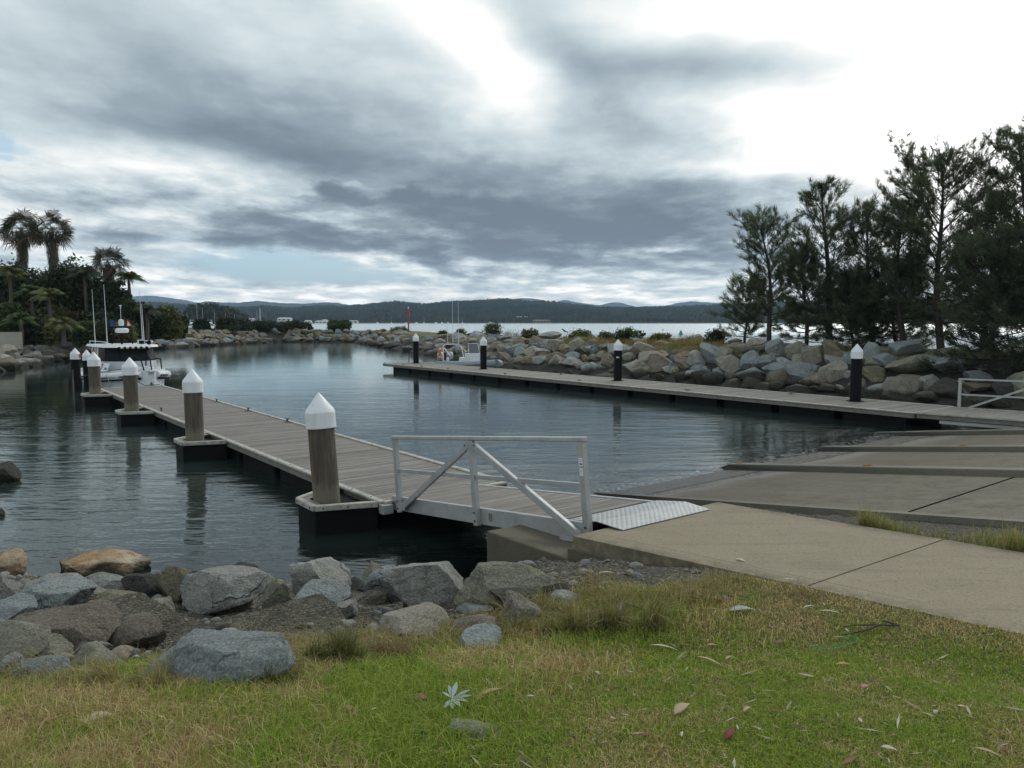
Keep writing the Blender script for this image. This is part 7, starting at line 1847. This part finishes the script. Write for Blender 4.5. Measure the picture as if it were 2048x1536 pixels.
mb = MB(); mb.tube([(-2.3, -.95, .6), (-2.55, -.80, 1.75), (-2.6, -.6, 1.88), (-2.6, .6, 1.88), (-2.55, .80, 1.75), (-2.3, .95, .6)], .035, 8); mb.tube([(-2.55, .78, 1.7), (-1.5, .85, 1.1), (-.4, .6, 1.1)], .025, 6); mb.tube([(-2.55, -.78, 1.7), (-1.5, -.85, 1.1)], .025, 6); ar = B.part(mb, 'stern_arch', WH, smooth=True)
for y, h in ((-.35, 1.6), (.1, 3.6), (.62, 3.2)):
    mb = MB(); mb.tube([(-2.6, y, 1.88), (-2.62, y, 1.88 + h * .3), (-2.65, y, 1.88 + h)], [.03, .016, .010], 6); B.part(mb, 'aerial', WH, ar)
mb = MB(); ring = [(-2.75, -.85 + .0, 1.25)]; 
pts = [(-2.72 + .33 * math.cos(a) * .5, -.98 - .33 * math.cos(a) * .2, 1.22 + .42 * math.sin(a)) for a in np.linspace(0, 2 * math.pi, 25)]
mb.tube(pts, .075, 10, cap=False); lr = B.part(mb, 'life_ring', ORG, smooth=True)
for a in (0.8, 2.4, 3.9, 5.5):
    p = pts[int(a / 6.283 * 24)]; q = pts[int(a / 6.283 * 24) + 1]; mb = MB(); mb.tube([p, q], .081, 10, cap=False); B.part(mb, 'reflective_band', WH, lr)
for y in (-.42, .42):
    mb = MB(); n = 12; vs = []
    prof = [(-.02, .62, .20, .26), (.0, .75, .24, .30), (.0, 1.0, .25, .32), (-.03, 1.18, .22, .28), (-.06, 1.28, .12, .16)]
    for (x, z, ry, rx) in prof:
        for k in range(n): a = 2 * math.pi * k / n; vs.append((-3.55 + x + rx * math.cos(a), y + ry * math.sin(a), z))
    fs = [tuple(reversed(range(n))), tuple(range((len(prof) - 1) * n, len(prof) * n))] + [(i * n + k, i * n + (k + 1) % n, (i + 1) * n + (k + 1) % n, (i + 1) * n + k) for i in range(len(prof) - 1) for k in range(n)]
    mb.add(vs, fs); e = B.part(mb, 'outboard_motor', ENG, smooth=True)
    mb = MB(); mb.tube([(-3.55, y, .7), (-3.52, y, -.4)], [.11, .06], 8); mb.box((-3.3, y, .52), (.3, .24, .3)); B.part(mb, 'lower_leg', RUB, e)
    mb = MB()
    for s in (-1, 1): mb.box((-3.6, y + s * .243, .98), (.34, .012, .06))
    B.part(mb, 'side_stripe', REDV, e)
mb = MB(); mb.lathe((-3.2, 0, .55), [(.07, 0), (.11, .12), (.11, .25), (.04, .32)], 10); B.part(mb, 'small_fender', WH)

# ------------------------------------------------------------------ air
mb = MB(); mb.box((0, 2900, 131), (20000, 12200, 270))
hz = mb.build('haze', M['cap'], loc=(0, 2900, 0)); tag(hz, kind='stuff')
hm = bpy.data.materials.new('haze_air'); hm.use_nodes = True; hm.node_tree.nodes.clear(); T = NT(hm.node_tree)
o = T.new('ShaderNodeOutputMaterial'); v = T.new('ShaderNodeVolumePrincipled')
v.inputs['Color'].default_value = (0.56, 0.76, 1.0, 1); v.inputs['Density'].default_value = 0.00012
v.inputs['Anisotropy'].default_value = 0.0
T.l.new(v.outputs[0], o.inputs['Volume'])
hz.data.materials.clear(); hz.data.materials.append(hm)
